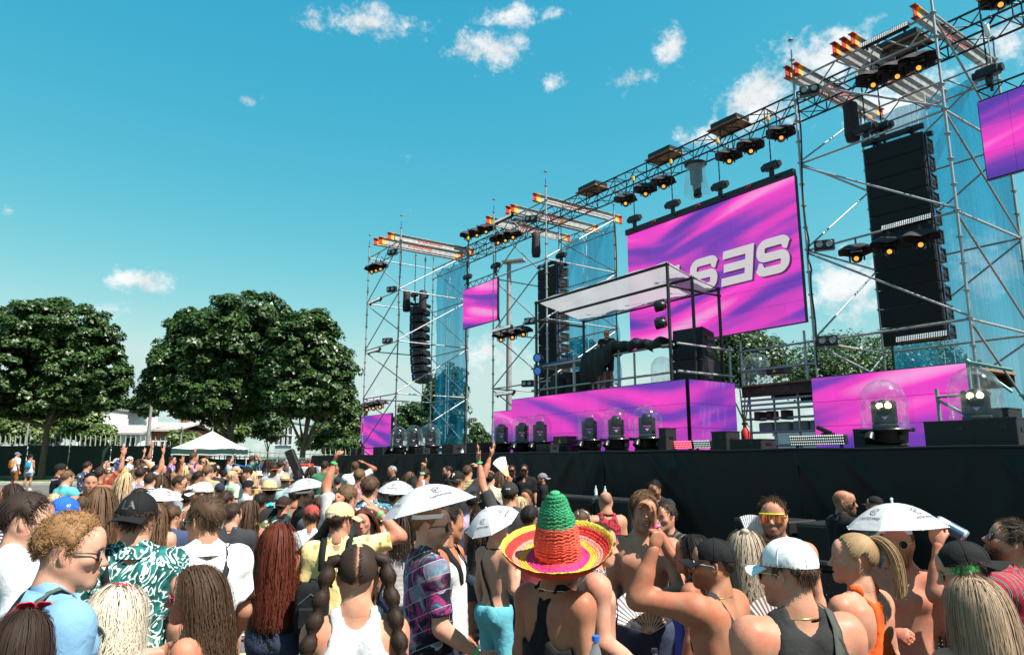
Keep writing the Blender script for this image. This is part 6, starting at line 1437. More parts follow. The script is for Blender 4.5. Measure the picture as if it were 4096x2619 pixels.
def glasses(P,style='way',frame=(.01,.01,.01),lens=(.012,.014,.016),pos=(0,0,0),tilt=0.0,mirror=False):
    par=P['o'];mf=mat('frame_%.2f_%.2f_%.2f'%frame,frame,.3);ml=mat('lens_%.2f_%.2f_%.2f%d'%(*lens,mirror),lens,.06,.85 if mirror else .1,spec=.8)
    fr=MB();ls=MB();T=Matrix.Translation(pos)@Matrix.Rotation(tilt,4,'X')
    def outline(s):
        pts=[]
        for k in range(20):
            a=2*math.pi*k/20;ca,sa=math.cos(a),math.sin(a)
            if style=='round':x,z=.0245*ca,.0245*sa
            elif style=='heart':x,z=.03*ca*(1+.1*sa),.024*sa+.008*abs(ca)
            else:
                e=.55;x=.0285*abs(ca)**e*(1 if ca>0 else-1)*(1+.08*sa);z=.0205*abs(sa)**e*(1 if sa>0 else-1)
            X=s*.034+x;pts.append((X,.0985-2.6*X*X,.0+z-.001))
        return pts
    if style=='shield':
        def f1(u,v):X=(u-.5)*.148;z=.022-v*.05+(.012*math.exp(-(X/.012)**2))*(v>.9);return Vector((X,.106-5.5*X*X,z))
        ls.grid(f1,24,5);fr.tube([f1(u,0)+Vector((0,.001,.002))for u in np.linspace(0,1,20)],.0042,6);ends=[f1(0,.15),f1(1,.15)]
    else:
        for s in(-1,1):
            o=outline(s);fr.tube(o+[o[0]],.0022 if style=='round' else .0033,5,False);c=Vector((s*.034,.1-2.6*.034**2,-.001));ls.add([c]+[Vector(p)for p in o],[(0,1+i,1+(i+1)%20)for i in range(20)],True)
        fr.tube([(-.008,.0985,.006),(0,.1,.008),(.008,.0985,.006)],.0026,5);ends=[Vector((-.064,.089,.006)),Vector((.064,.089,.006))]
    o=put_head(obj('sunglasses',fr,mf,par),P,T);obj('lens',ls,ml,o)
    for e in ends:
        s=1 if e.x>0 else-1;obj('temple',MB().tube([e,(s*.077,.05,.008),(s*.081,-.0,.006),(s*.08,-.02,-.008)],.0026,5),mf,o)
    return o
def march(prims,O,D,infl,n=70,step=.005):
    """outermost surface point along rays from far outside inwards"""
    O=np.asarray(O,float);D=np.asarray(D,float);res=O+D*.05;done=np.zeros(len(O),bool)
    for i in range(n):
        t=.36-i*step;Q=O+D*t;d=np.full(len(O),9.0)
        for p,k,op in prims:
            if op>0:d=np.minimum(d,prim_eval(p,Q[:,0],Q[:,1],Q[:,2]))
        hit=(~done)&(d<infl);res[hit]=Q[hit];done|=hit
    return res
def band(P,prims,pts_axis,dirs,width,infl,name,m,thick=.003,parent=None):
    """strip laid on the body: rays from axis points outward"""
    Q=march(prims,pts_axis,dirs,infl);Q=np.array([np.mean(Q[max(0,i-1):i+2],0)for i in range(len(Q))]);n=len(Q);T=np.gradient(Q,axis=0);S=np.cross(T,dirs);S/=np.linalg.norm(S,axis=1)[:,None]+1e-9
    A=Q-S*width/2;B=Q+S*width/2;C2=A+np.asarray(dirs)*thick;D2=B+np.asarray(dirs)*thick;V=np.concatenate([A,C2,D2,B]);i=np.arange(n-1);Fs=[np.stack([k*n+i,k*n+i+1,(k+1)%4*n+i+1,(k+1)%4*n+i],1)for k in range(4)]
    return obj(name,npmesh(name,V,np.concatenate(Fs),False),m,parent or P['o'])
def crossbody(P,side=1,m=None,width=.035,name='strap',zlow=1.0):
    """strap over one shoulder to the other hip, front and back"""
    a=np.linspace(0,2*math.pi,44);top=np.array([side*.085,-.01,1.43]);zz=1.2+.26*np.cos(a)-.03;ax=np.stack([side*.06*np.cos(a),np.zeros(44),zz],1)
    d=np.stack([np.sin(0*a)+side*.42*np.cos(a),-np.sin(a),.75*np.maximum(0,np.cos(a))**3],1);d/=np.linalg.norm(d,axis=1)[:,None];return band(P,P['torso'],ax,d,width,P['infl']+.012,name,m or solid(BLACK_C))
def chain(P,m,r=.0035,drop=.05,infl=.006):
    a=np.linspace(0,2*math.pi,40);z=1.475-(drop+.02)*np.maximum(0,np.cos(a))**1.5-.03*(1+np.cos(a))*.5;ax=np.stack([0*a,-.012+0*a,z],1);d=np.stack([np.sin(a),np.cos(a),.25*np.ones(40)],1);d/=np.linalg.norm(d,axis=1)[:,None]
    Q=march(P['torso']+P['neckp'],ax,d,infl);Q=np.array([np.mean(Q[max(0,i-2):i+3],0)for i in range(len(Q))]);mb=MB().tube([tuple(q)for q in Q],r,5,False)
    return obj('necklace',mb,m,P['o'])
def wristband(P,key,m,name='wristband',back=.02,w=.018,r=.031):
    wr=P['wr'+key];d=nrm(P['el'+key]-wr);a=wr+d*back;b=a+d*w;return obj(name,MB().cyl(a,b,r,r*1.04,14,False).cyl(a,b,r*1.06,r*1.1,14,False),m,P['o'])
# ------------------------------------------------------------------ one person
NPEOPLE=[0];PW=[]
def person(label,px,py,hh,face,hface=None,pitch=0.0,roll=0.0,fem=False,skin='light',hair=('short','brown'),top=('tee',None),bottom=(.03,.04,.07),R='down',L='down',H=None,build=1.0,beard=None,smile=False,stubble=0.0,jaw=1.0,nose=1.0,group='festival crowd',eyes='brown',lean=0.0,extra=None,seed=None,hunch=0,sit=None,fit=.5,shoes=(.5,.5,.5),dz=0.0,D=None,ring=None,arm=1.0,heavy=1.0,tattoo=''):
    NPEOPLE[0]+=1;seed=seed or NPEOPLE[0];rs=np.random.RandomState(seed)
    D=D or FPX*.238/hh
    if py is None:
        py=1900
        for _ in range(3):
            c0=atD(px,py+hh*.5,D);t_=((ground_z(c0.x,c0.y)+H+.012-CAMZ)/D-FW.z)/UPV.z;py=PCY-t_*FPX
        H=None
    c=atD(px,py+hh*.5,D);zt=atD(px,py,D).z;g=(sit if sit is not None else ground_z(c.x,c.y))+dz
    Hh=H or(zt-g-.012);k=min(1.16,max(.79,Hh/1.753))
    if abs(k-Hh/1.753)>.01 or k in(.84,1.16):PW.append((label[:40],round(Hh,2)))
    az=math.atan2(c.y,c.x);head_=az-math.radians(face);rz=head_-math.pi/2
    hf=face if hface is None else hface;hy=-math.radians(((hf-face+180)%360)-180);hy=max(-1.35,min(1.35,hy))
    S=dict(fem=fem,build=build,head=(hy,pitch,roll),R=R,L=L,fit=fit,arm=arm);PR,J=skeleton(S)
    # feet placed so that the head stands at the pixel
    hx=J['hc'];Rz=rot(rz);off=Rz@(np.array([hx[0],hx[1]+lean*.0,0])*k);base=Vector((c.x-off[0],c.y-off[1],g+(0 if Hh/1.753==k else 0)))
    o=thing('person',label,'person',base,group,rz);o.scale=(k,k,k)
    P=dict(o=o,J=J,k=k,base=base,rz=rz,**{q:J[q]for q in J});sk=np.array(SKIN[skin]if isinstance(skin,str)else skin)*rs.uniform(.94,1.06)
    hv=min(.017,max(.006,.235/(hh/4)*1.4));bv=min(.036,max(.0155,hv*2.2));tier=0 if hh>200 else 1 if hh>128 else 2 if hh>62 else 3
    torso=[p for p,t in PR if t=='torso'];neck=[p for p,t in PR if t=='neck'];arms={s:[p for p,t in PR if t=='arm'+s]for s in 'RL'}
    P['torso']=torso;P['neckp']=neck;P['arms']=arms;P['infl']=0.0;P['hv']=hv
    parts=[];cols=[]
    # head
    HP=xf(head_prims(fem,smile,jaw,nose,heavy),J['Rh'],J['hc']);G=sdf_grid(torso+neck+HP,hv,lo=np.array([-.13,-.3,1.47]),hi=np.array([.13,.3,2.2]));cut_plane(G,(0,0,1.487),(0,0,1));V,F=surf(G)
    q=(V-J['hc'])@J['Rh'];x,y,z=q[:,0],q[:,1],q[:,2];cl=np.tile(sk,(len(V),1));sm=lambda a,b,t:np.clip((t-a)/(b-a),0,1)
    redn=np.exp(-((np.abs(x)-.045)/.02)**2-((z+.025)/.025)**2)*(y>.03)*.5+np.exp(-(x/.014)**2-((z+.03)/.02)**2)*(y>.09)*.6+(np.abs(x)>.075)*(np.abs(y+.01)<.035)*.35
    cl=cl*(1-redn[:,None]*np.array([-.06,.18,.2]))
    lip=np.exp(-(x/.022)**4-((z+.068)/.0115)**4)*(y>.078);cl=cl*(1-lip[:,None]*(np.array([.12,.45,.42])if not fem else np.array([.1,.6,.5])))
    hc_=np.array(HAIR[hair[1]]if hair and isinstance(hair[1],str)else(hair[1]if hair else(.03,.02,.015)));bc=np.array(HAIR[beard[1]])if beard else hc_
    if stubble or beard:
        jawz=(1-sm(-.055,-.03,z+.25*np.maximum(0,.03-y)))*sm(-.03,.02,y)*sm(-.14,-.115,z);must=np.exp(-((z+.052)/.009)**2-(x/.034)**4)*(y>.07);st=np.maximum(jawz,must)*(1-lip)*(stubble if not beard else max(stubble,.75));cl=cl*(1-st[:,None])+st[:,None]*(bc*.8+sk*.16)
    phv=np.arctan2(x,y+.014);elv=np.degrees(np.arcsin(np.clip((z-.03)/np.sqrt(x**2+(y+.014)**2+(z-.03)**2),-1,1)))
    if hair and hair[0]in('buzz','short','fade','curly','pony','bubble','bun','long'):
        a=.55 if hair[0]=='buzz' else .9;hm=sm(0,6,elv-hairline(phv))*((np.abs(x)<.074)|(z>.03))*a
        if hair[0]=='bubble':hm=hm*(1-np.exp(-(x/.0035)**2)*(y<.08))
        cl=cl*(1-hm[:,None])+hm[:,None]*hc_
    if hair and hair[0]=='bald':hm=sm(0,8,elv-hairline(phv))*(np.degrees(np.abs(phv))>50)*(elv<42)*.45;cl=cl*(1-hm[:,None])+hm[:,None]*np.array((.05,.035,.028))
    brow=np.exp(-((np.abs(x)-.033)/.016)**4-((z-.021-.12*(.033-np.abs(x))*-.5)/.0045)**2)*(y>.05);cl=cl*(1-.8*brow[:,None])+.8*brow[:,None]*np.minimum(hc_,.12)
    lash=np.exp(-((np.abs(x)-.031)/.0135)**4-((z-.0045)/.0022)**2)*(y>.07);cl=cl*(1-.75*lash[:,None])
    if smile:mo=np.exp(-(x/.021)**4-((z+.0695)/.006)**4)*(y<.094)*(y>.07);cl=cl*(1-mo[:,None])+mo[:,None]*np.array([.09,.02,.02])
    parts.append((V,F));cols.append(cl)
    # eyes
    if hv<.0095:
        for s in(-1,1):
            e=MB().ell((0,0,0),.0122,14,10);ev=np.array(e.v);ef=[f for f in e.f if len(f)==4];ang=ev[:,1]/.0122;ec=np.where(ang[:,None]>.955,np.array([[.005,.005,.005]]),np.where(ang[:,None]>.86,np.array([[.06,.03,.015]])if eyes=='brown' else np.array([[.06,.12,.18]]),np.array([[.62,.58,.55]])))
            ev=(ev+np.array([s*.031,.0715,-.0003]))@J['Rh'].T+J['hc'];parts.append((ev,np.array(ef)));cols.append(ec)
        if smile:
            te=MB().box((0,.0855,-.0675),(.036,.008,.0085),None,.003);tv=np.array(te.v)@J['Rh'].T+J['hc'];tf=np.array([f for f in te.f if len(f)==4]);parts.append((tv,tf));cols.append(np.tile(np.array([[.75,.72,.66]]),(len(tv),1)))
    # trunk and arms
    G=sdf_grid(torso+neck+HP+arms['R']+arms['L'],bv,lo=np.array([-2,-2,.9]));V,F=surf(G)
    # drop the neck top (the head piece covers it)
    keep=~((np.abs(V[:,0])<.105)&(np.abs(V[:,1])<.2)&(V[:,2]>1.497));
    if top and top[0]in('tee','shirt','tank','dress','long'):  # skin never seen under a closed garment
        keep&=~((V[:,2]>.93)&(V[:,2]<1.30)&(np.abs(V[:,0])<.115)&(np.abs(V[:,1])<.2))
    kf=keep[F].all(1);F=F[kf];us=np.unique(F);rm=np.full(len(V),-1);rm[us]=np.arange(len(us));V=V[us];F=rm[F]
    cb=np.tile(sk,(len(V),1));cb=cb*(1+.07*hash_noise(V,9,seed)[:,None]);sun_=np.clip((V[:,2]-1.36)/.08,0,1)*np.clip(np.abs(V[:,0])/.1-.6,0,1);cb=cb*(1-sun_[:,None]*np.array([-.02,.14,.16]))
    for s_ in tattoo:  # inked forearm and upper arm
        a_,b_=J['el'+s_],J['wr'+s_];u_=(b_-a_);t_=np.clip((V-a_)@u_/(u_@u_),-.6,1);dist=np.linalg.norm(V-a_-t_[:,None]*u_,axis=1);ink=(dist<.075)&(hash_noise(V,75,seed)+.5*hash_noise(V,170,seed+2)>-.05);cb[ink]=cb[ink]*.38+np.array([.01,.014,.018])
    parts.append((V,F));cols.append(cb)
    for(wr,d,n,s,pose)in J['hands']:
        hhv=min(.017,max(.0072,hv*1.2));G=sdf_grid(hand_prims(wr,d,n,s,pose),hhv);V,F=surf(G);parts.append((V,F));ch=np.tile(sk,(len(V),1));ch*=np.array([1.0,.93,.92]);cols.append(ch)
    lv,lf,shorts,shoesm=lower(fem);parts.append((lv,lf));cols.append(np.tile(sk,(len(lv),1)))
    V,F=join(parts);me=npmesh('body',V,F);set_cols(me,np.clip(np.concatenate(cols),0,1));obj('body',me,skin_mat(),o)
    obj_mat('shorts',shorts,solid(bottom)if isinstance(bottom,tuple)else bottom,o);obj_mat('shoes',shoesm,solid(shoes),o)
    # garment
    if top and top[0]!='none':
        kind,m=top[0],top[1]or solid(WHITE_C);infl=.014 if hh>120 else .018;P['infl']=infl+.004;pr=list(torso)
        hem=.86 if kind in('tee','shirt','tank','long')else .72 if kind=='dress' else 1.12 if kind=='crop' else .9
        pr+=[C_((0,0,1.2),(0,0,.9),.15*build,.158*build,.05,1,((0,1,0),1.3))]if kind!='crop' else[]
        if kind in('tee','shirt','long'):
            for s in 'RL':
                sh,el,wr=J['sh'+s],J['el'+s],J['wr'+s];u=el-sh;t=.66 if kind=='tee' else .72;q=[p for p in arms[s][:2]]
                if kind=='long':pr+=q+[C_(sh,el,.058,.05,.04),C_(el,wr-(wr-el)*.06,.049,.037,.03)]
                else:pr+=q+[C_(sh,sh+u*t,.054,.056,.04)]
        gv=min(.032,max(.016,hv*2.6));G=sdf_grid(pr,gv,infl,lo=np.array([-2,-2,hem-.03]))
        if kind in('tank','dress','crop','racer'):
            for s in(-1,1):
                sh=J['shR' if s>0 else 'shL'];rr=.085 if kind in('tank','dress')else .1
                sdf_add(G,[E_((sh[0]+s*.012,sh[1],sh[2]+.0),(rr*(.95 if fem else 1),.17,rr*1.25),.015,None,-1)])
            for s in 'RL':u=nrm(J['el'+s]-J['sh'+s]);sdf_add(G,[C_(J['sh'+s]+u*.03,J['sh'+s]+u*.35,.075,.07,.01,-1)])
            nz=.05 if kind=='tank' else .09;sdf_add(G,[E_((0,.03,1.5),(.082,.12,.09+nz*.3),.02,None,-1),E_((0,.12,1.46),(.075,.1,.1),.03,None,-1)])
            if kind=='racer':sdf_add(G,[E_((s*.12,-.1,1.36),(.085,.12,.16),.015,None,-1)for s in(-1,1)])
            if kind=='crop':cut_plane(G,(0,0,1.36),(0,.25,-1))
        else:sdf_add(G,[E_((0,.012,1.515),(.074,.08,.05),.012,None,-1)if kind!='shirt' else E_((0,.028,1.518),(.066,.07,.042),.01,None,-1)]+([E_((0,.12,1.47),(.04,.09,.1),.03,None,-1)]if kind=='shirt' else[]))
        for s in 'RL':
            if kind in('tee','shirt'):sh,el=J['sh'+s],J['el'+s];u=nrm(el-sh);
        cut_plane(G,(0,0,hem),(0,0,1));V,F=surf(G)
        if kind in('tee','shirt'):  # flatten sleeve ends
            for s in 'RL':
                sh,el=J['sh'+s],J['el'+s];u=nrm(el-sh);ln=np.linalg.norm(el-sh)*(.66 if kind=='tee' else .72)+.018;rel=V-sh;t=rel@u;rad=np.linalg.norm(rel-t[:,None]*u,axis=1);mk_=(t>ln)&(rad<(.085 if u[2]<-.5 else .12))&(t<ln+.1)&((np.abs(V[:,0])>.175)|(u[2]>-.5));V[mk_]-=u*(t[mk_]-ln)[:,None]
        N_=vnormals(V,F);stretch=V*np.array([1,1,.55]);amp=.008 if hh>150 else .0055 if hh>100 else .004;w_=hash_noise(stretch,38,seed)+.7*hash_noise(V+.3*V[:,[2,0,1]],70,seed+5);low=np.clip((1.34-V[:,2])/.3,.15,1);V=V+N_*(amp*(w_+.4)*low)[:,None]
        me=npmesh('shirt',V,F);g_=obj({'tee':'tee_shirt','tank':'tank_top','shirt':'shirt','dress':'dress','crop':'crop_top','long':'long_sleeve_shirt','racer':'racerback_top'}[kind],me,m,o);P['garment']=g_
        if kind=='shirt':
            a=np.linspace(.45,2*math.pi-.45,30);ax=np.stack([0*a,-.012+0*a,1.487-.012*np.cos(a)],1);d=np.stack([np.sin(a),np.cos(a),0*a],1);Q=march(neck+torso,ax,d,.016);A=Q+np.array([0,0,.026])-d*.004;B=Q+d*.02+np.array([0,0,-.034]);V=np.concatenate([Q+np.array([0,0,-.02]),A,B]);i=np.arange(29);obj('collar',npmesh('collar',V,np.concatenate([np.stack([i,i+1,30+i+1,30+i],1),np.stack([30+i,31+i,61+i,60+i],1)])),m,g_)
    # hair
    if hair:
        st,hcn=hair[0],hair[1];hcol=HAIR[hcn]if isinstance(hcn,str)else hcn;opt=dict(hair[2])if len(hair)>2 else{};cg=(40,14)if tier<2 else(24,8);nS=(1900,1000,340,130)[tier];det=nS/2600;wk=(1,1.3,2.0,3.0)[tier];pieces=[]
        Rb=J['Rh'];bodyE=[(tuple((np.array(cc)-J['hc'])@Rb),rr)for cc,rr in(((0,-.012,1.27),(.165,.125,.25)),((0,-.012,1.42),(.135,.085,.07)),((0,-.01,1.5),(.062,.062,.08)))]
        hat=opt.pop('hat',False)
        if st in('short','fade','curly'):
            th=opt.get('thick',.010 if st!='curly' else .018)
            if st=='fade':pieces.append(cap_mesh(.003,.001,seed,*cg,top=2.5))
            else:pieces.append(cap_mesh(th,.004 if st=='short' else .009,seed,*cg))
            if st=='curly':pieces.append(hair_short(seed,nS,opt.get('L',.03),.6,.011,.02,'rand',(.0027 if tier==0 else .0036)*wk,1.3))
            else:pieces.append(hair_short(seed,nS,opt.get('L',.036),opt.get('lift',.3),opt.get('curl',.003),th,opt.get('comb','fwd'),.0028*wk,opt.get('top',1.5),st=='fade'))
        if st=='long':
            pieces.append(cap_mesh(.012,.003,seed,*cg));pieces.append(hair_long(seed,(2300,800,300,130)[tier],opt.get('len',-.32),bodyE,opt.get('wave',.01),opt.get('part',.0),(.0027 if tier==0 else .0036)*wk,(14,11,9,7)[tier],opt.get('back',.5),opt.get('spread',1.0)))
        if st in('pony','bun','bubble'):
            pieces+=[cap_mesh(.009,.002,seed,*cg)]if st!='bubble' else[];tie=np.array(opt.get('tie',(0,-.1,.075)))
            rs2=np.random.RandomState(seed);n=int(2200*det);Rr,Nn,ph,el=scalp_pts(rs2,n);Rr=Rr[(np.abs(Rr[:,0])>.0055)]if st=='bubble' else Rr;n=len(Rr);t=np.linspace(0,1,9)[None,:,None]
            ties=[np.array((.072,-.045,.075)),np.array((-.072,-.045,.075))]if st=='bubble' else[tie]
            tg=np.where((Rr[:,0]>0)[:,None],ties[0],ties[-1]);pth=(Rr*1.02)[:,None]*(1-t)+tg[:,None]*t;qq=(pth-SC_C)/(SC_R+.011);dd=np.linalg.norm(qq,axis=2,keepdims=True);pth=np.where((dd<1)&(t<.93),SC_C+qq/dd*(SC_R+.011),pth);pieces.append(ribbons(pth,.0035*wk,.0025*wk,np.repeat((pth.mean(1)-SC_C)[:,None],9,1)))
            if st=='pony':pieces.append(hair_tail(seed+3,int(800*det),tie,opt.get('dir',(0,-.7,.5)),opt.get('tail',.34),.010,.026,.012,.0034*wk))
            if st=='bun':
                e=MB().ell(tie+np.array([0,-.012,.018]),(.036,.034,.03),16,10);ev=np.array(e.v);ev=ev+(ev-tie)*(.12*hash_noise(ev,90,seed))[:,None];pieces.append((ev,np.array([f for f in e.f if len(f)==4])))
            if st=='bubble':
                for s_,tp in zip((1,-1),ties):
                    p0=tp.copy();path=[p0,p0+np.array([s_*.035,.0,-.015])];z=p0[2]-.03
                    for kk in range(20):path.append(np.array([s_*(.115+.0045*kk*opt.get('flare',1)),p0[1]-.01-.002*kk,z-.021*kk]))
                    rr=[.02,.03]+[.015+.019*abs(math.sin(kk*math.pi/4.0))for kk in range(20)];tb=MB().tube([tuple(x_)for x_ in path],rr,12);tv=np.array(tb.v);tf=np.array([f for f in tb.f if len(f)==4]);tv=tv+.003*hash_noise(tv,140,seed)[:,None]*np.array([[1,1,.2]]);pieces.append((tv,tf))
                    aa=rs2.uniform(0,6.28,int(420*det));pth=np.stack([np.array(path)[None,i_,:]+rr[i_]*1.04*np.stack([np.cos(aa),np.sin(aa),0*aa],1)for i_ in range(len(path))],1);pieces.append(ribbons(pth+rs2.normal(size=pth.shape)*.0012,.0032*wk,.0022*wk,pth-np.array(path)[None]))
        if pieces:
            if hat:  # hair flattened under a hat
                z0=.045;np_=[]
                for v,f in pieces:
                    v=v.copy();up=v[:,2]>z0-.3*np.maximum(0,-v[:,1]-.05);q2=(v-SC_C)/(SC_R*1.01);d2=np.linalg.norm(q2,axis=1);far=up&(d2>1);v[far]=SC_C+(q2[far]/d2[far][:,None])*SC_R*1.01;np_.append((v,f))
                pieces=np_
            V,F=join(pieces);me=npmesh('hair',V,F);hm_=opt.get('mat')or hair_mat(hcol);put_head(obj('hair',me,hm_,o),P)
    if beard and beard[0]!='stubble':
        rs2=np.random.RandomState(seed+9);n=(900,700,350,160)[tier];u=rs2.uniform(-1,1,n);v=rs2.uniform(0,1,n);a=u*1.35;dirs=np.stack([np.sin(a),np.cos(a),np.zeros(n)],1);Z=-.125+v*(.055+.05*np.abs(u)**2)
        HPl=head_prims(fem,smile,jaw,nose,heavy);Q=march(HPl,np.stack([0*a,.01+0*a,Z],1),dirs,.001,120,.003);ok=~((np.abs(Q[:,0])<.026)&(np.abs(Q[:,2]+.066)<.016));Q,dirs=Q[ok],dirs[ok];n=len(Q);ln=(beard[2]if len(beard)>2 else .012)*rs2.uniform(.6,1.3,n);t=np.linspace(0,1,4)[None,:,None];d2=dirs*.55+np.array([0,0,-1])*.8+rs2.normal(size=(n,3))*.3;pth=Q[:,None]+d2[:,None]*t*ln[:,None,None]
        V,F=ribbons(pth,.0035*max(1,150/hh),.0015,np.repeat(dirs[:,None],4,1));put_head(obj('beard',npmesh('beard',V,F),hair_mat(HAIR[beard[1]]),o),P)
    if ring:
        for rr in([ring]if isinstance(ring,str)else ring):wristband(P,rr,mat('wristband_green',(.05,.55,.15),.5))
    if extra:extra(P)
    return P
def world_head(P):
    o=P['o'];M=Matrix.Translation(P['base'])@Matrix.Rotation(P['rz'],4,'Z')@Matrix.Scale(P['k'],4);R,c=P['Rh'],P['hc'];return M@Matrix([[*R[0],c[0]],[*R[1],c[1]],[*R[2],c[2]],[0,0,0,1]])
def world_pt(P,v):o=P['o'];return Matrix.Translation(P['base'])@Matrix.Rotation(P['rz'],4,'Z')@(Vector(v)*P['k'])
# ------------------------------------------------------------------ worn and held things
M_GOLD=mat('gold_chain',(.62,.42,.13),.28,1);M_SILVER=mat('silver_chain',(.6,.6,.6),.25,1);M_PINKB=mat('wristband_pink',(.75,.12,.3),.5)
M_UMB=None
def umbrella_mat():
    global M_UMB
    if M_UMB:return M_UMB
    m=bpy.data.materials.new('umbrella_nylon');m.use_nodes=True;nt=m.node_tree;N=nt.nodes;L=nt.links;b=N['Principled BSDF'];b.inputs['Base Color'].default_value=(.52,.52,.54,1);b.inputs['Roughness'].default_value=.5
    t=N.new('ShaderNodeBsdfTranslucent');t.inputs[0].default_value=(.7,.7,.73,1);mx=N.new('ShaderNodeMixShader');mx.inputs[0].default_value=.25;L.new(b.outputs[0],mx.inputs[1]);L.new(t.outputs[0],mx.inputs[2]);L.new(mx.outputs[0],N['Material Output'].inputs[0])
    n=N.new('ShaderNodeTexNoise');n.inputs['Scale'].default_value=14;tc=N.new('ShaderNodeTexCoord');L.new(tc.outputs['Object'],n.inputs['Vector']);bp=N.new('ShaderNodeBump');bp.inputs['Strength'].default_value=.25;bp.inputs['Distance'].default_value=.02;L.new(n.outputs[0],bp.inputs['Height']);L.new(bp.outputs[0],b.inputs['Normal']);M_UMB=m;return m
def castn_logo(size):
    """round monogram and word below it, flat"""
    mb=MB();r=size*.55;t=size*.09
    def strip(pts):
        P=[Vector((*p,0))for p in pts];A,B=[],[]
        for i,p in enumerate(P):
            d=(P[min(i+1,len(P)-1)]-P[max(i-1,0)]).normalized();nn=Vector((-d.y,d.x,0))*t/2;A.append(p+nn);B.append(p-nn)
        n=len(P);mb.add(A+B,[(i,i+1,n+i+1,n+i)for i in range(n-1)])
    strip([(r*math.cos(a),r*math.sin(a))for a in np.linspace(.75,5.5,22)]);strip([(-r*.35,-r*.5),(-r*.35,r*.55),(r*.4,-r*.55),(r*.4,r*.6),(r*.95,r*.6)])
    strip([(-r*.75,0),(-r*.1,r*.02)]);return mb
def umbrella_hat(label,P,R=.262,tilt=(0,0),spin=.2,off=(0,0,0),logo=True):
    M=world_head(P)@Matrix.Translation(Vector((0,-.008,.075))+Vector(off))@Matrix.Rotation(tilt[0],4,'X')@Matrix.Rotation(tilt[1],4,'Y')@Matrix.Rotation(spin,4,'Z')
    loc=M.translation.copy();o=thing('umbrella_hat',label,'umbrella hat',loc,'white umbrella hats');o.matrix_world=M;um=umbrella_mat();h=.135;n=8
    def pt(a,v):
        """a angle, v 0 apex .. 1 rim"""
        k=(a/(2*math.pi)*n)%1;sag=1-.055*math.sin(k*math.pi)*v;r=R*v*sag;z=h*(1-v**1.35)-.012*math.sin(k*math.pi)*v*0+.03*math.sin(v*math.pi)*.6;return Vector((r*math.cos(a),r*math.sin(a),z+.012))
    for k in range(n):
        a0=2*math.pi*k/n
        pn=obj('canopy_panel',MB().grid(lambda u,v:pt(a0+u*2*math.pi/n-(1e-5 if u==1 else 0),v),6,8),um,o)
        rb=obj('rib',MB().tube([pt(a0,v)+Vector((0,0,-.004))for v in np.linspace(.05,1.0,8)],.0022,4),M_SILVER,o);obj('rib_tip',MB().ell(pt(a0,1.0),.0045,6,4),M_WHITE,rb)
        obj('stretcher',MB().tube([pt(a0,.55)+Vector((0,0,-.006)),Vector((.02*math.cos(a0),.02*math.sin(a0),.03))],.0018,4),M_SILVER,o)
        if logo and k%2==0:
            am=a0+math.pi/n;c0=pt(am-1e-4,.50);c1=pt(am-1e-4,.82);sl=(c1-c0).normalized();tg=Vector((-math.sin(am),math.cos(am),0));nn=sl.cross(tg)*-1;nn=nn if nn.z>0 else-nn
            lg=castn_logo(.047);V=[tg*-v[0]*-1+sl*-v[1]+c0+(c1-c0)*.15+nn*.0045 for v in lg.v];lg.v=[tuple(v)for v in V];obj('logo',lg,mat('logo_black',(.012,.012,.014),.6),pn)
            tm=text_mesh('CASTNOWSKI',.022,0,.0004)
            for v in tm.vertices:p=tg*v.co.x+sl*-v.co.y+c0+(c1-c0)*.72;q=pt(math.atan2(p.y,p.x),min(1,math.hypot(p.x,p.y)/R*1.04));v.co=Vector((p.x,p.y,max(p.z,q.z)))+nn*.004
            obj('lettering',tm,mat('logo_black',(.012,.012,.014),.6),pn)
    obj('finial',MB().cyl((0,0,h),(0,0,h+.03),.006,n=8).ell((0,0,h+.034),.009,8,6),M_WHITE,o);obj('shaft',MB().cyl((0,0,.03),(0,0,h+.01),.005,n=6),M_WHITE,o)
    hb=put_head(obj('headband',MB().lathe([(.0,0),(.0,0)],n=3)if False else headband_mb(),mat('headband_white',(.7,.7,.7),.7),P['o']),P);return o
def headband_mb():
    mb=MB();n=32;P=[]
    for z,k in((.048,1.03),(.072,1.035),(.072,1.055),(.048,1.05)):
        for i in range(n):a=2*math.pi*i/n;P.append((SC_C[0]+SC_R[0]*k*.965*math.sin(a),SC_C[1]+SC_R[1]*k*.965*math.cos(a),z+.008*math.cos(a)))
    mb.add(P,[(r*n+i,r*n+(i+1)%n,(r+1)%4*n+(i+1)%n,(r+1)%4*n+i)for r in range(4)for i in range(n)]);return mb
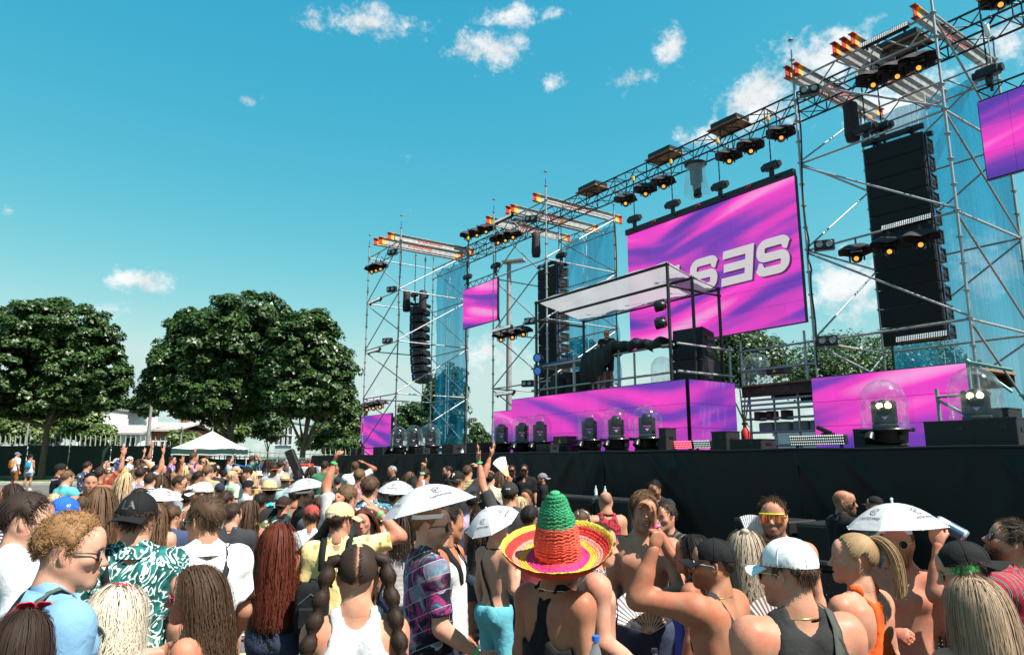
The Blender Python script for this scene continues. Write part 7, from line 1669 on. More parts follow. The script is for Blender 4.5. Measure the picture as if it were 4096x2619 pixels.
def sombrero(label,P):
    M=world_head(P)@Matrix.Translation((0,-.012,.06));ax_=(Vector((0,0,1))-FW0*.31-RT*.06).normalized();M=Matrix.Translation(M.translation)@ax_.to_track_quat('Z','Y').to_matrix().to_4x4();o=thing('sombrero',label,'hat',M.translation,None);o.matrix_world=M
    R=.292
    def brim(rr):t=max(0,(rr-.1)/(R-.1));return-.02-.035*math.sin(min(1,t*1.1)*math.pi*.55)+.085*t**3.2
    def braid(r0,r1,col,nm):
        m=mat('straw_%.2f_%.2f_%.2f'%col,col,.75,0,.38,70,.9,110);rows=max(1,round((r1-r0)/.0135));mb=MB();n=110
        for k in range(rows):
            ra=r0+(r1-r0)*k/rows;rb=r0+(r1-r0)*(k+1)/rows;P_=[]
            for j,(f,dz)in enumerate(((0,0),(.25,.0045),(.5,.0052),(.75,.0045),(1,0))):
                for i in range(n):a=2*math.pi*i/n;rr=ra+(rb-ra)*f;br=.0022*(1 if(i+(1 if f>.5 else 0))%2 else-1)*(f not in(0,1));wv=.012*math.sin(2*a+.6)*((rr-.1)/(R-.1))**2;P_.append((rr*math.cos(a)*.96,rr*math.sin(a)*1.06,brim(rr)+dz+br+wv+RNG.uniform(-.0018,.0018)+.004*math.sin(5*a+2)))
            mb.add(P_,[(q*n+i,q*n+(i+1)%n,(q+1)*n+(i+1)%n,(q+1)*n+i)for q in range(4)for i in range(n)],True)
        return obj(nm,mb,m,o)
    for r0,r1,c in((.095,.128,(.55,.03,.05)),(.128,.168,(.50,.02,.15)),(.168,.205,(.72,.36,.03)),(.205,.238,(.75,.23,.16)),(.238,.274,(.55,.025,.02)),(.274,.294,(.6,.5,.05))):braid(r0,r1,c,'brim_band')
    mb=MB();n=64;P_=[]
    for f in np.linspace(0,1,14):
        rr=.095+(R-.095)*f
        for i in range(n):a=2*math.pi*i/n;P_.append((rr*math.cos(a)*.96,rr*math.sin(a)*1.06,brim(rr)-.006+.012*math.sin(2*a+.6)*((rr-.1)/(R-.1))**2))
    mb.add(P_,[(q*n+i,q*n+(i+1)%n,(q+1)*n+(i+1)%n,(q+1)*n+i)for q in range(13)for i in range(n)],True);obj('brim_underside',mb,cloth_mat('solid',(.6,.05,.03)),o)
    def crown(z0,z1,col,nm):
        rows=round((z1-z0)/.0145);mb=MB();n=72
        for k in range(rows):
            P_=[]
            for f,dr in((0,0),(.25,.002),(.5,.0026),(.75,.002),(1,0)):
                z=z0+(z1-z0)*(k+f)/rows;t=(z+.02)/.31;rr=.112*(1-t)**.8+.03*t**.6+.012*math.sin(t*3.14)
                if t>.96:rr*=.9
                for i in range(n):a=2*math.pi*i/n;br=.0026*(1 if(i//2+(f>.5))%2 else-1)*(f not in(0,1));P_.append(((rr+dr+br+.002*math.sin(3*a+k)+RNG.uniform(-.0016,.0016))*math.cos(a),(rr+dr+br)*math.sin(a)+.02*t,z+.004*math.sin(a+k)))
            mb.add(P_,[(q*n+i,q*n+(i+1)%n,(q+1)*n+(i+1)%n,(q+1)*n+i)for q in range(4)for i in range(n)],True)
        return obj(nm,mb,mat('straw_%.2f_%.2f_%.2f'%col,col,.75,0,.38,70,.9,110),o)
    crown(-.02,.135,(.72,.09,.05),'crown_band');crown(.135,.285,(.02,.24,.10),'crown_tip');obj('crown_cap',MB().ell((0,.02,.288),(.027,.027,.012),16,6),cloth_mat('solid',(.05,.3,.14)),o)
    return o
def straw_hat(P,c=(.55,.38,.2)):
    mb=MB();prof=[(.0,.145),(.03,.146),(.06,.138),(.082,.12),(.096,.06),(.1,.03),(.13,.028),(.165,.024),(.2,.03)];prof=prof[::-1]
    mb.lathe(prof,(0,-.014,0),30);m=mat('straw',c,.8,0,.25,60,.8,90);o=put_head(obj('straw_hat',mb,m,P['o']),P,Matrix.Scale(1.0,4));obj('hat_band',MB().lathe([(.1015,.032),(.099,.055)],(0,-.014,0),30),cloth_mat('solid',(.1,.06,.03)),o);return o
def bucket_hat(P,m):mb=MB().lathe([(.155,.0),(.12,.035),(.103,.05),(.098,.1),(.09,.135),(.0,.142)],(0,-.012,0),26);return put_head(obj('bucket_hat',mb,m,P['o']),P)
def fan(label,c,dirv,nrmv,R=.24,spread=2.3,col=(.7,.68,.66),group='paper fans'):
    """folding fan: pivot c, middle direction, face normal"""
    o=thing('folding_fan',label,'fan',c,group);d=Vector(dirv).normalized();n=Vector(nrmv);n=(n-d*n.dot(d)).normalized();s=d.cross(n);mb=MB();k=44;P=[]
    for i in range(k+1):
        a=(i/k-.5)*spread;z=.0018*(1 if i%2 else-1);dd=d*math.cos(a)+s*math.sin(a);P+=[dd*R*.45+n*z*.5,dd*R+n*z]
    mb.add(P,[(2*i,2*i+1,2*i+3,2*i+2)for i in range(k)]);obj('leaf',mb,mat('fan_paper_%.2f'%col[0],col,.7,0,.08,20),o);st=mat('fan_sticks',(.5,.36,.2),.6)
    for i in range(0,k+1,4):a=(i/k-.5)*spread;dd=d*math.cos(a)+s*math.sin(a);obj('stick',MB().box(dd*R*.25,(.006,R*.5,.002),Matrix([s.cross(dd)*0+dd.cross(n),dd,n]).transposed()),st,o)
    return o
def backpack(label,P,col,side=None,w=.26,h=.36,d=.13,z=1.22,y=-.19,x=0,cat='backpack'):
    o=thing('backpack',label,cat,world_pt(P,(x,y,z)),'bags worn in the crowd',P['rz']);o.scale=[P['k']]*3;m=solid(col);m2=solid([c*.6 for c in col])
    def sh(u,v):
        a=u*2*math.pi;e=(v-.5)*math.pi;cx=abs(math.cos(a))**.45*(1 if math.cos(a)>0 else-1);cy=abs(math.sin(a))**.45*(1 if math.sin(a)>0 else-1);ce=abs(math.cos(e))**.4;se=abs(math.sin(e))**.5*(1 if e>0 else-1);return Vector((w/2*cx*ce,d/2*cy*ce-.02*(1-v),h/2*se))
    obj('bag',MB().grid(sh,28,16),m,o);obj('pocket',MB().box((0,-d/2-.012,-h*.18),(w*.72,.03,h*.42),None,.012),m2,o);obj('zip',MB().tube([(-w*.36,-d/2-.004,h*.1),(0,-d/2-.01,h*.3),(w*.36,-d/2-.004,h*.1)],.004,4),M_SILVER,o);obj('grab_loop',MB().tube([(-.03,0,h*.48),(-.02,0,h*.56),(.02,0,h*.56),(.03,0,h*.48)],.008,6),m2,o)
    for s in(-1,1):
        a=np.linspace(-.9,2.3,20);ax=np.stack([np.full(20,s*.09),np.zeros(20),1.3+.0*a],1);dd=np.stack([0*a+.001,np.sin(a-.7),np.cos(a-.7)],1);dd/=np.linalg.norm(dd,axis=1)[:,None];band(P,P['torso'],ax,dd,.045,P['infl']+.01,'bag_strap',m2,.006)
    return o
def bottle(label,loc,ax=(0,0,1),cap=(.03,.12,.5),s=1.0):
    o=thing('water_bottle',label,'bottle',loc,'held bottles');o.rotation_euler=Vector(ax).to_track_quat('Z','Y').to_euler();o.scale=(s,s,s);mw=mat('clear_bottle',(.75,.8,.85),.08,alpha=.16,spec=.9)
    obj('bottle',MB().lathe([(0,0),(.032,.003),(.034,.03),(.031,.05),(.034,.07),(.031,.09),(.034,.11),(.033,.15),(.02,.19),(.013,.205),(.013,.222)],n=18),mw,o);obj('cap',MB().cyl((0,0,.218),(0,0,.238),.0155,n=14),mat('cap_%.2f'%cap[2],cap,.4),o);return o
def lei(P):
    cs=[(.6,.05,.05),(.7,.4,.03),(.6,.6,.05),(.05,.4,.08),(.05,.15,.6),(.3,.05,.5)];a=np.linspace(0,2*math.pi,36,endpoint=False);z=1.46-.2*np.maximum(0,np.cos(a))**1.2-.02;ax=np.stack([0*a,-.01+0*a,z],1);d=np.stack([np.sin(a),np.cos(a),.25+0*a],1);d/=np.linalg.norm(d,axis=1)[:,None];Q=march(P['torso']+P['neckp'],ax,d,.03)
    for i in range(36):obj('lei_flower',MB().ell(tuple(Q[i]),(.026,.026,.02),7,5),mat('lei_%d'%(i%6),cs[i%6],.7),P['o'])
def printed(c1,c2,c3=(.7,.7,.7),kind='floral',sc=1.0):return cloth_mat(kind,c1,c2,c3,sc)
def tattoo(P,key):
    m=bpy.data.materials.get('tattoo_ink')
# ------------------------------------------------------------------ the crowd, near people first
PEOPLE={}
def add(key,*a,**k):PEOPLE[key]=person(*a,**k);return PEOPLE[key]
TEAL_PAIS=cloth_mat('paisley',(.015,.17,.15),(.006,.05,.05),(.62,.68,.64),.9)
def near_people():
    P=add('white_shirt_glasses','young man with dark bowl hair and thin glasses in a white shirt, left edge',112,1975,200,80,92,-.05,skin='fair',hair=('short','dark',dict(L=.05,thick=.016,lift=.12,comb='fwd',top=1.3)),top=('shirt',solid((.74,.75,.78))),stubble=.1)
    glasses(P,'round',(.15,.13,.12),(.55,.57,.6))
    P=add('blue_shirt','curly ginger man in a light blue shirt and black sunglasses, near left',285,2058,272,75,92,-.12,skin='fair',hair=('curly','ginger',dict(L=.026,thick=.014)),top=('shirt',solid((.16,.31,.47))),stubble=.3,jaw=1.02,L='front');glasses(P)
    backpack('grey green backpack strap on the blue shirt man',P,(.12,.15,.13),None,.24,.32,.1,1.12,-.16)
    P=add('red_heart','dark haired woman with red heart glasses pushed up, bottom left corner',92,2445,305,30,20,-.1,fem=True,skin='light',hair=('long','dark',dict(len=-.3,wave=.004,part=.0)),top=('crop',solid((.3,.02,.03))));glasses(P,'heart',(.5,.01,.02),(.3,.02,.03),(0,-.02,.085),.5)
    P=add('blonde_bandana','blonde woman with wavy hair and a red bandana, bottom left',470,2352,262,40,30,0,fem=True,skin='light',hair=('long','platinum',dict(len=-.24,wave=.018,spread=1.3)),top=('crop',solid((.7,.68,.65))))
    mb=MB();
    pts=[(SC_C[0]+(SC_R[0]+.022)*math.cos(a),SC_C[1]+.035-.03*math.sin(a),SC_C[2]+(SC_R[2]+.022)*math.sin(a))for a in np.linspace(-.35,math.pi+.35,26)];P3=[Vector(p)for p in pts];V=[p+Vector((0,-.016,0))for p in P3]+[p+Vector((0,.016,.004))for p in P3]+[p*1.0+Vector((0,0,0))+(p-Vector(SC_C)).normalized()*.006 for p in P3];n=len(P3)
    mb.add(V,[(i,i+1,2*n+i+1,2*n+i)for i in range(n-1)]+[(2*n+i,2*n+i+1,n+i+1,n+i)for i in range(n-1)],True);put_head(obj('bandana',mb,cloth_mat('floral',(.42,.015,.03),(.3,.008,.02),(.7,.6,.6),3),P['o']),P)
    P=add('long_brown','woman with very long wavy dark brown hair and pink sunglasses, facing left',770,2268,235,285,275,-.05,fem=True,skin='light',hair=('long','brown',dict(len=-.52,wave=.012,spread=1.2)),top=('crop',solid((.02,.02,.02))));glasses(P,'way',(.35,.05,.08),(.25,.1,.12))
    P=add('la_cap','man in a backwards black cap with a teal paisley shirt, seen from behind',553,1975,188,8,20,-.08,skin='light',hair=('short','dark',dict(L=.075,thick=.014,lift=.2,curl=.012,hat=True,comb='rand')),top=('shirt',TEAL_PAIS));cap_hat(P,BLACK_C,math.pi-.1,None,('LA',(.045,.045,.05),.06),('SB/35',(.65,.65,.65),.026,1.45),tilt=.12)
    crossbody(P,-1,solid(BLACK_C),.04,'lanyard_strap')
    tm=text_mesh('adidas   adidas   adidas',.034,0,.0006);n=len(tm.vertices);co=np.empty(n*3);tm.vertices.foreach_get('co',co);co=co.reshape(-1,3);u=co[:,0]/.62;ang=1.57-u*1.25
    a=math.pi*.5+u*1.3;ax=np.stack([-.06*np.cos(a),np.zeros(n),1.17+.26*np.cos(a)],1);d=np.stack([-.42*np.cos(a),-np.sin(a),.75*np.maximum(0,np.cos(a))**3],1);d/=np.linalg.norm(d,axis=1)[:,None];Q=march(P['torso'],ax,d,P['infl']+.02);T=np.stack([.30+0*a,0*a,.95+0*a],1);T/=np.linalg.norm(T,axis=1)[:,None];side=np.cross(d,np.stack([-.5+0*a,0*a,-1+0*a],1));side/=np.linalg.norm(side,axis=1)[:,None];Q=Q+side*co[:,1:2]*.95;tm.vertices.foreach_set('co',Q.ravel());tm.update();obj('strap_lettering',tm,mat('thread_0.65_0.65_0.65',(.65,.65,.65),.6),P['o'])
    glasses(P,'way',(.6,.22,.03),(.5,.2,.04))
    P=add('white_shirt_strap','brown haired man in a white shirt with flame print and black strap, from behind',815,1992,172,345,320,-.05,skin='light',hair=('short','brown',dict(L=.055,thick=.016,lift=.18,comb='side')),top=('shirt',cloth_mat('flame',(.75,.75,.73))),R='down2',build=1.08);crossbody(P,1,solid((.02,.02,.02)),.035);glasses(P,'way',(.5,.5,.5),(.05,.06,.08))
    P=add('blue_cap','person in a bright blue cap worn backwards behind the ginger man',258,1990,135,60,50,-.15,skin='light',hair=('short','dark',dict(L=.03,hat=True)),top=('tee',solid((.03,.06,.16))));cap_hat(P,(.015,.10,.42),math.pi,None,None,("47",(.65,.65,.65),.03,-1.2))
    P=add('bikini_back','long haired brunette woman with bare back and teal bikini top',395,1948,104,345,340,0,fem=True,skin='tan',hair=('long','mid',dict(len=-.42,wave=.004,spread=.8)),top=('crop',cloth_mat('floral',(.02,.35,.35),(.5,.3,.02),(.7,.5,.1))));P['garment'].scale=(1,1,1)
    P=add('black_tank_face','dark haired man in a black tank with gold chain, facing the camera',362,1890,78,190,175,-.05,skin='light',hair=('fade','black',dict(L=.035)),top=('tank',solid(BLACK_C)),stubble=.25);chain(P,M_GOLD,.005,.06)
    P=add('umbrella_woman','woman with headband under a white umbrella hat, looking right',640,1985,92,120,95,0,fem=True,skin='fair',hair=('long','dark',dict(len=-.3)),top=('tank',solid((.6,.6,.6))));umbrella_hat('white umbrella hat on the woman left of the white cap man',P,.26,(0,0),.4)
    P=add('white_cap_tank','man in a white cap and white tank with bare arms, from behind',805,1930,92,310,285,-.05,skin='tan',hair=('short','dark',dict(hat=True)),top=('tank',solid(WHITE_C)),L='front',build=1.1);cap_hat(P,(.72,.7,.66),0)
    P=add('curly_sleeveless','curly dark haired man in a pale sleeveless shirt, from behind',905,1965,88,20,40,0,skin='light',hair=('curly','dark',dict(L=.03)),top=('tank',solid((.62,.57,.52))),build=1.08)
    P=add('straw_teal','person in a straw hat and teal flower shirt with a black backpack',1075,1925,80,350,345,0,skin='light',hair=('short','dark',dict(hat=True)),top=('shirt',cloth_mat('floral',(.02,.3,.3),(.03,.4,.42),(.6,.12,.12),.8)));straw_hat(P);backpack('black backpack on the teal flower shirt',P,(.015,.015,.016),None,.3,.46,.17)
    P=add('black_cap_white_tee','young man in a black cap and white tee touching his face',995,1920,62,80,100,-.1,skin='light',hair=('short','dark',dict(hat=True)),top=('tee',solid(WHITE_C)),L='mouth');cap_hat(P,BLACK_C,0,None,('B',(.5,.5,.5),.04))
    P=add('umbrella_black_tee','man in sunglasses and black tee under a white umbrella hat, facing right',1222,1945,85,80,92,0,skin='light',hair=('fade','dark',dict(hat=True)),top=('tee',solid(BLACK_C)),stubble=.4);glasses(P);umbrella_hat('white umbrella hat on the man in the black tee',P,.265,(.18,-.06),.15)
    P=add('tank_dark_cap','man in a dark backwards cap and white tank beside the black tee',1135,1985,82,20,30,0,skin='red',hair=('short','dark',dict(hat=True)),top=('tank',solid(WHITE_C)));cap_hat(P,(.03,.015,.012),math.pi)
    P=add('red_hair','woman with long auburn hair in a black dress raising her sleeved arm',1118,2092,140,15,20,0,fem=True,skin='light',hair=('long',(.10,.022,.012),dict(len=-.55,wave=.01,spread=1.2)),top=('dress',solid(BLACK_C)),R=((.55,.35,.62),(.42,.1,.85),'fist'));wristband(P,'R',mat('wristband_mint',(.3,.65,.5),.5),back=.03,w=.03)
    sl=MB().tube([tuple(P['shR']),tuple(P['elR']),tuple(P['elR']+(P['wrR']-P['elR'])*.75)],[.058,.046,.036],14,False);obj('mesh_sleeve',sl,mat('sheer_black_mesh',(.01,.01,.01),.7,alpha=.72),P['o'])
    P=add('pineapple','man in a yellow pineapple shirt and tan backwards cap, arm over his head',1362,2012,138,8,35,0,skin='light',hair=('short','dark',dict(L=.04,hat=True,curl=.006)),top=('tee',cloth_mat('dots',(.75,.58,.25),(.5,.25,.05),(.06,.22,.1),.75)),R=((.92,.12,.22),(-.72,.12,.72),'open'));wristband(P,'R',mat('wristband_green',(.05,.55,.15),.5));cap_hat(P,(.55,.4,.22),math.pi*.0-.5,None,None,('Champion',(.7,.7,.7),.022,2.6));crossbody(P,-1,solid(BLACK_C),.018)
    backpack('small black leather backpack on the pineapple shirt man',P,(.01,.01,.011),None,.23,.33,.12,1.08,-.2,-.13)
    P=add('messy_brown','man with messy brown hair raising a hand behind the tan cap',1392,1942,105,20,30,0,skin='light',hair=('curly','mid',dict(L=.035)),top=('tee',solid((.4,.38,.36))),L=((.3,.3,.85),(-.25,.1,.9),'fist'),R='down',ring='L')
    P=add('girl_face','young woman with reddish brown hair looking back at the camera',1450,2035,108,150,190,-.1,.15,fem=True,skin='light',hair=('long','red',dict(len=-.3,wave=.01)),top=('tank',solid((.05,.05,.06))))
    P=add('curly_floral','man with thick wavy dark hair in a small flower print shirt',1480,1910,92,20,15,0,skin='light',hair=('curly','brown',dict(L=.04,thick=.024)),top=('shirt',printed((.03,.05,.12),(.05,.2,.22),(.65,.6,.62))),build=1.05)
    P=add('umbrella_teal','person in a teal shirt under an umbrella hat making a peace sign',1590,1952,82,30,60,0,skin='light',hair=('short','dark',dict(hat=True)),top=('shirt',cloth_mat('floral',(.015,.16,.17),(.02,.22,.22),(.1,.3,.3),1.5)),R=((.42,.2,.82),(.18,.05,1),'peace',(-.2,-1,0)));wristband(P,'R',mat('wristband_mint',(.3,.65,.5),.5),back=.03);umbrella_hat('white umbrella hat on the person in the teal shirt',P,.26,(.02,.1),.3)
    P=add('umbrella_print','man in dark picture print shirt and sunglasses under the largest umbrella hat',1728,2015,172,78,92,-.02,skin='fair',hair=('fade','ginger',dict(hat=True,L=.015)),top=('shirt',cloth_mat('collage')),R=((.08,.12,-1),(-.05,.75,-.55),'relaxed'),stubble=.35,ring='R',jaw=1.03);glasses(P,'way',(.01,.01,.01),(.03,.05,.12));umbrella_hat('largest white umbrella hat, on the man in the print shirt',P,.275,(.26,-.03),.1,(0,-.01,.012))
    P=add('bubble_braids','woman with two bubble braids in a white ribbed tank, from behind',1432,2178,245,0,2,-.06,fem=True,skin='light',hair=('bubble','dark'),top=('tank',solid(WHITE_C)),build=1.02);chain(P,M_SILVER,.0016,.03)
    P=add('white_vest_chain','man in a white tank with gold chain and black chest rig behind the umbrella man',1795,2015,150,110,60,0,skin='tan',hair=('fade','black',dict()),top=('tank',solid(WHITE_C)));chain(P,M_GOLD,.006,.07);crossbody(P,1,solid(BLACK_C),.045);crossbody(P,-1,solid(BLACK_C),.045)
    P=add('p_cap','person in a black cap with a white letter P, from behind',1830,1885,78,180-170,15,0,skin='light',hair=('short','ginger',dict(hat=True)),top=('tee',solid((.03,.03,.035))),R=((.5,.3,.75),(.3,.1,.9),'open'));cap_hat(P,BLACK_C,math.pi-.25,None,('P',(.7,.7,.7),.07))
    P=add('lavender','man with dark curly hair in a lavender tee, tattooed arm holding a fan',1898,1968,88,20,30,0,skin='olive',hair=('curly','black',dict(L=.022,thick=.014)),top=('tee',solid((.45,.36,.47))),R=((.5,.5,.35),(.1,.1,1),'grip'),ring='R',tattoo='R')
    wp=world_pt(P,P['wrR']);wp=wp+Vector((0,0,.06));fan('white folding fan held up high in the crowd',wp,Vector((0,0,1))-RT*.55,-FW0+RT*1.2,.26,.9,(.72,.72,.74))
    P=add('vans_cap','person in a plain black backwards cap right of the raised fan',2040,1930,96,0,10,0,skin='light',hair=('short','black',dict(hat=True)),top=('tee',solid((.03,.03,.03))),L=((.4,.3,.8),(.15,.1,1),'open'),ring='L');cap_hat(P,(.02,.02,.021),0.0,None,None,('VANS',(.65,.65,.65),.022,math.pi))
    P=add('umbrella_blond','shirtless blond man with headband and umbrella hat, hand at his mouth',1990,2070,118,50,62,-.05,skin='fair',hair=('fade','blond',dict(L=.04,hat=True)),top=('none',None),bottom=(.1,.35,.42),R=((.12,.12,-1),(-.35,.62,.72),'grip'),ring='R',build=1.06);umbrella_hat('white umbrella hat tipped back on the shirtless blond man',P,.27,(.55,.1),.2,(0,-.05,.0));crossbody(P,-1,solid(BLACK_C),.03)
    P=add('sombrero_man','broad bare backed man in a black open tank wearing the sombrero',2235,2150,190,40,75,-.08,skin='tan',hair=('short','dark',dict(hat=True)),top=('racer',solid(BLACK_C)),build=1.18,arm=1.15,fit=.7);sombrero('big straw sombrero in red, yellow and pink with green tip',P);chain(P,M_SILVER,.004,.05)
    P=add('bandana_man','shirtless pale man with a black bandana at his neck, face under the sombrero brim',2395,2092,172,85,92,-.08,skin='fair',hair=('short','dark',dict()),top=('none',None),R=((.1,.05,-1),(-.05,.8,-.5),'grip'),build=1.16,arm=1.12,ring='R',fit=.6)
    a=np.linspace(0,2*math.pi,40);ax=np.stack([0*a,-.01+0*a,1.475-.02*np.cos(a)],1);d=np.stack([np.sin(a),np.cos(a),.1+0*a],1);d/=np.linalg.norm(d,axis=1)[:,None];band(P,P['torso']+P['neckp'],ax,d,.055,.012,'neck_bandana',cloth_mat('paisley',(.012,.012,.013),(.008,.008,.009),(.5,.5,.5),3));crossbody(P,1,solid(BLACK_C),.05)
    wp=world_pt(P,P['wrR']+P['hdR']*.09);bottle('clear water bottle with dark cap in the hand of the shirtless pale man',wp+Vector((0,0,-.1)),(0,0,1),(.02,.02,.03))
    P=add('cap_brow','shirtless tanned man in a black cap shading his view with a raised fist',2850,2160,205,295,272,.05,skin='tan',hair=('short','dark',dict(L=.012,thick=.006,hat=True)),top=('none',None),L=((.42,.85,.12),(-.22,-.3,1),'fist',(-.3,.9,-.2)),R='down',stubble=.55,build=1.15,arm=1.16,fit=.8);cap_hat(P,(.014,.013,.013),0,None,None,None,tilt=-.05);glasses(P,'way',(.35,.4,.45),(.08,.16,.22));chain(P,M_GOLD,.004,.03);crossbody(P,-1,solid((.02,.02,.02)),.06)
    P=add('laughing','laughing shirtless man with long brown hair and a black crossbody strap',2578,1972,148,185,172,0,-.1,skin='light',hair=('short','mid',dict(L=.085,thick=.014,lift=.15,curl=.01,comb='side')),top=('none',None),L='front',smile=True,stubble=.45,fit=.7);crossbody(P,-1,solid(BLACK_C),.04);chain(P,M_GOLD,.003,.02)
    P=add('bald_red','bald man in a red flower tank top seen from behind',2422,1963,88,340,350,0,skin='light',hair=('bald','dark'),top=('tank',printed((.4,.02,.03),(.1,.01,.02),(.02,.02,.02))),build=1.1)
    P=add('black_hair_woman','black haired woman in a blue top lifting a hand with a pink wristband',2765,2140,165,285,275,0,fem=True,skin='olive',hair=('long','black',dict(len=-.32,wave=.002)),top=('tank',solid((.03,.06,.4))),R=((.35,.75,.5),(-.0,.45,.85),'relaxed'));wristband(P,'R',M_PINKB,back=.03)
    fan('white pleated fan in front of the black haired woman',world_pt(P,(-.05,.3,1.12)),Vector((0,0,1))-RT*.1,-FW0,.26,2.4,(.72,.72,.7))
    P=add('striped_arm','man in a black pinstripe shirt behind the laughing man',2660,2010,120,200,220,0,skin='light',hair=('short','dark'),top=('shirt',cloth_mat('stripe',(.015,.015,.016),(.02,.02,.022),(.35,.35,.35),.6)),L='front')
    P=add('blond_bun','blond woman with half tied wavy hair, fan behind her, from behind',2985,2122,158,0,10,0,fem=True,skin='light',hair=('long','ash',dict(len=-.36,wave=.014)),top=('tank',solid((.03,.03,.03))))
    put_head(obj('top_knot',MB().ell((.01,-.07,.125),(.03,.03,.024),12,8),hair_mat(HAIR['ash']),P['o']),P)
    fan('white fan behind the blond bun',world_pt(P,(.05,.35,1.62)),Vector((0,0,1))+RT*.5,-FW0,.2,1.7,(.7,.71,.73))
    P=add('mirror_glasses','shirtless man in mirrored rainbow shield sunglasses facing the camera',3092,1986,152,178,186,0,skin='light',hair=('fade','brown',dict(L=.035,lift=.4)),top=('none',None),beard=('full','brown',.008),build=1.02,fit=.7);glasses(P,'shield',(.6,.6,.03),(.75,.3,.12),mirror=True)
    P=add('white_cap','man in a white cap and black sleeveless shirt with olive strap, near right',3150,2160,262,330,300,-.05,skin='light',hair=('short','brown',dict(L=.03,hat=True)),top=('tank',solid((.018,.018,.02))),build=1.15,arm=1.1,stubble=.3);cap_hat(P,(.74,.74,.75),0,tilt=.0);glasses(P,'way',(.55,.42,.22),(.03,.03,.03));crossbody(P,1,solid((.06,.065,.055)),.05);chain(P,M_GOLD,.004,.02)
    P=add('guard_bald','bald bearded guard in a black polo with tattooed arms, facing right',3378,1958,100,60,92,0,skin='tan',hair=('bald','black'),top=('shirt',solid(BLACK_C)),beard=('full','black',.012),R='cross',L='cross',build=1.15,tattoo='RL',group='security staff');glasses(P,'way',(.01,.01,.01),(.03,.12,.14))
    tm=text_mesh('M',.05,0,.002);t=obj('polo_logo',tm,mat('logo_red',(.6,.05,.06),.6),P['o']);t.location=(.075,.135,1.33);t.rotation_euler=(math.pi/2,0,0)
    P=add('ny_cap','person in a black cap behind the bald guard',3498,1985,78,270,265,0,skin='light',hair=('short','black',dict(hat=True)),top=('tee',solid(BLACK_C)),group='security staff');cap_hat(P,BLACK_C,0,None,('NY',(.65,.65,.65),.04))
    P=add('blond_curly','man with curly dark blond hair half hidden by the right umbrella hat',3512,2024,92,200,200,0,skin='light',hair=('curly','ginger',dict(L=.03)),top=('tee',solid((.1,.1,.1))))
    P=add('umbrella_round','shirtless bearded man with round sunglasses and gold chain under an umbrella hat',3590,2080,178,186,184,0,skin='red',hair=('short','ginger',dict(hat=True,L=.015)),top=('none',None),beard=('full','ginger',.012),R=((.3,.35,-.85),(-.85,.45,.05),'fist'),tattoo='R',build=1.12,arm=1.1,fit=.8);glasses(P,'round',(.5,.4,.15),(.015,.015,.015));chain(P,M_GOLD,.005,.12);umbrella_hat('white umbrella hat on the bearded man with round glasses',P,.275,(.0,.06),.55)
    P=add('orange_top','laughing woman with blond ponytail in an orange crossed back top, facing left',3415,2135,205,305,270,.05,fem=True,skin='light',hair=('pony',(.30,.19,.10),dict(tie=(0,-.07,.108),tail=.33,dir=(0,-.1,.05))),top=('racer',solid((.72,.09,.012))),smile=True);chain(P,M_SILVER,.0015,.03)
    fan('striped paper fan with lettering left of the orange top',world_pt(P,(-.14,.36,1.16)),Vector((0,0,1))+RT*.25,-FW0,.25,2.0,(.55,.45,.42))
    P=add('ombre','woman with long straight ombre hair and sunglasses, bottom right',3900,2318,255,335,320,-.05,fem=True,skin='light',hair=('long',(.30,.21,.14),dict(len=-.42,wave=.003,spread=1.2)),top=('tank',solid((.02,.02,.02))));glasses(P,'way',(.02,.02,.02),(.12,.05,.02))
    P=add('black_cap_green','man in a backwards black cap and black tee with green bandana, near right',3850,2165,222,285,268,-.25,skin='fair',hair=('short','dark',dict(hat=True)),top=('tee',solid((.014,.014,.015))),build=1.08);cap_hat(P,(.012,.015,.015),math.pi+.2,None,None,None,tilt=.1);glasses(P,'round',(.4,.35,.2),(.02,.02,.02))
    put_head(obj('green_bandana',MB().lathe([(.086,.0),(.09,.02),(.088,.04)],(0,-.012,-.005),26),cloth_mat('floral',(.06,.5,.12),(.04,.35,.08),(.1,.1,.1),4),P['o']),P)
    P=add('drinker','bearded man in a red striped shirt drinking from a can, right edge',4040,2075,190,275,268,.42,skin='light',hair=('fade','dark',dict(L=.045)),top=('shirt',cloth_mat('stripe',(.32,.015,.03),(.02,.01,.012),(.6,.55,.55),1.0)),beard=('full','black',.018),L=((.1,.75,-.15),(-.2,-.1,.95),'grip',(-1,-.2,.1),(-.3,.1,.9)));glasses(P,'way',(.01,.01,.01),(.05,.25,.12))
    hw=world_head(P);mo=hw@Vector((0,.105,-.068));ax=(hw.to_3x3()@Vector((0,1,.12))).normalized()
    c=thing('drink_can','blue and silver drink can at the bearded man\'s mouth','can',mo+ax*.15);c.rotation_euler=ax.to_track_quat('Z','Y').to_euler();m1=mat('can_silver',(.6,.62,.65),.3,.8);m2=mat('can_blue_print',(.06,.12,.22),.35,.3,.3,14)
    obj('can',MB().lathe([(0,.078),(.026,.08),(.031,.07),(.033,.06),(.033,-.06),(.028,-.075),(0,-.073)],n=22),m1,c);obj('print_band',MB().lathe([(.0335,.02),(.0335,-.055)],n=22),m2,c)
    bottle('clear bottle with blue cap at the bottom of the picture',atD(2372,2790,2.95),(.1,0,1),(.02,.12,.5),1.05)
near_people()
print('near',time.time()-T0,NPEOPLE,PW)
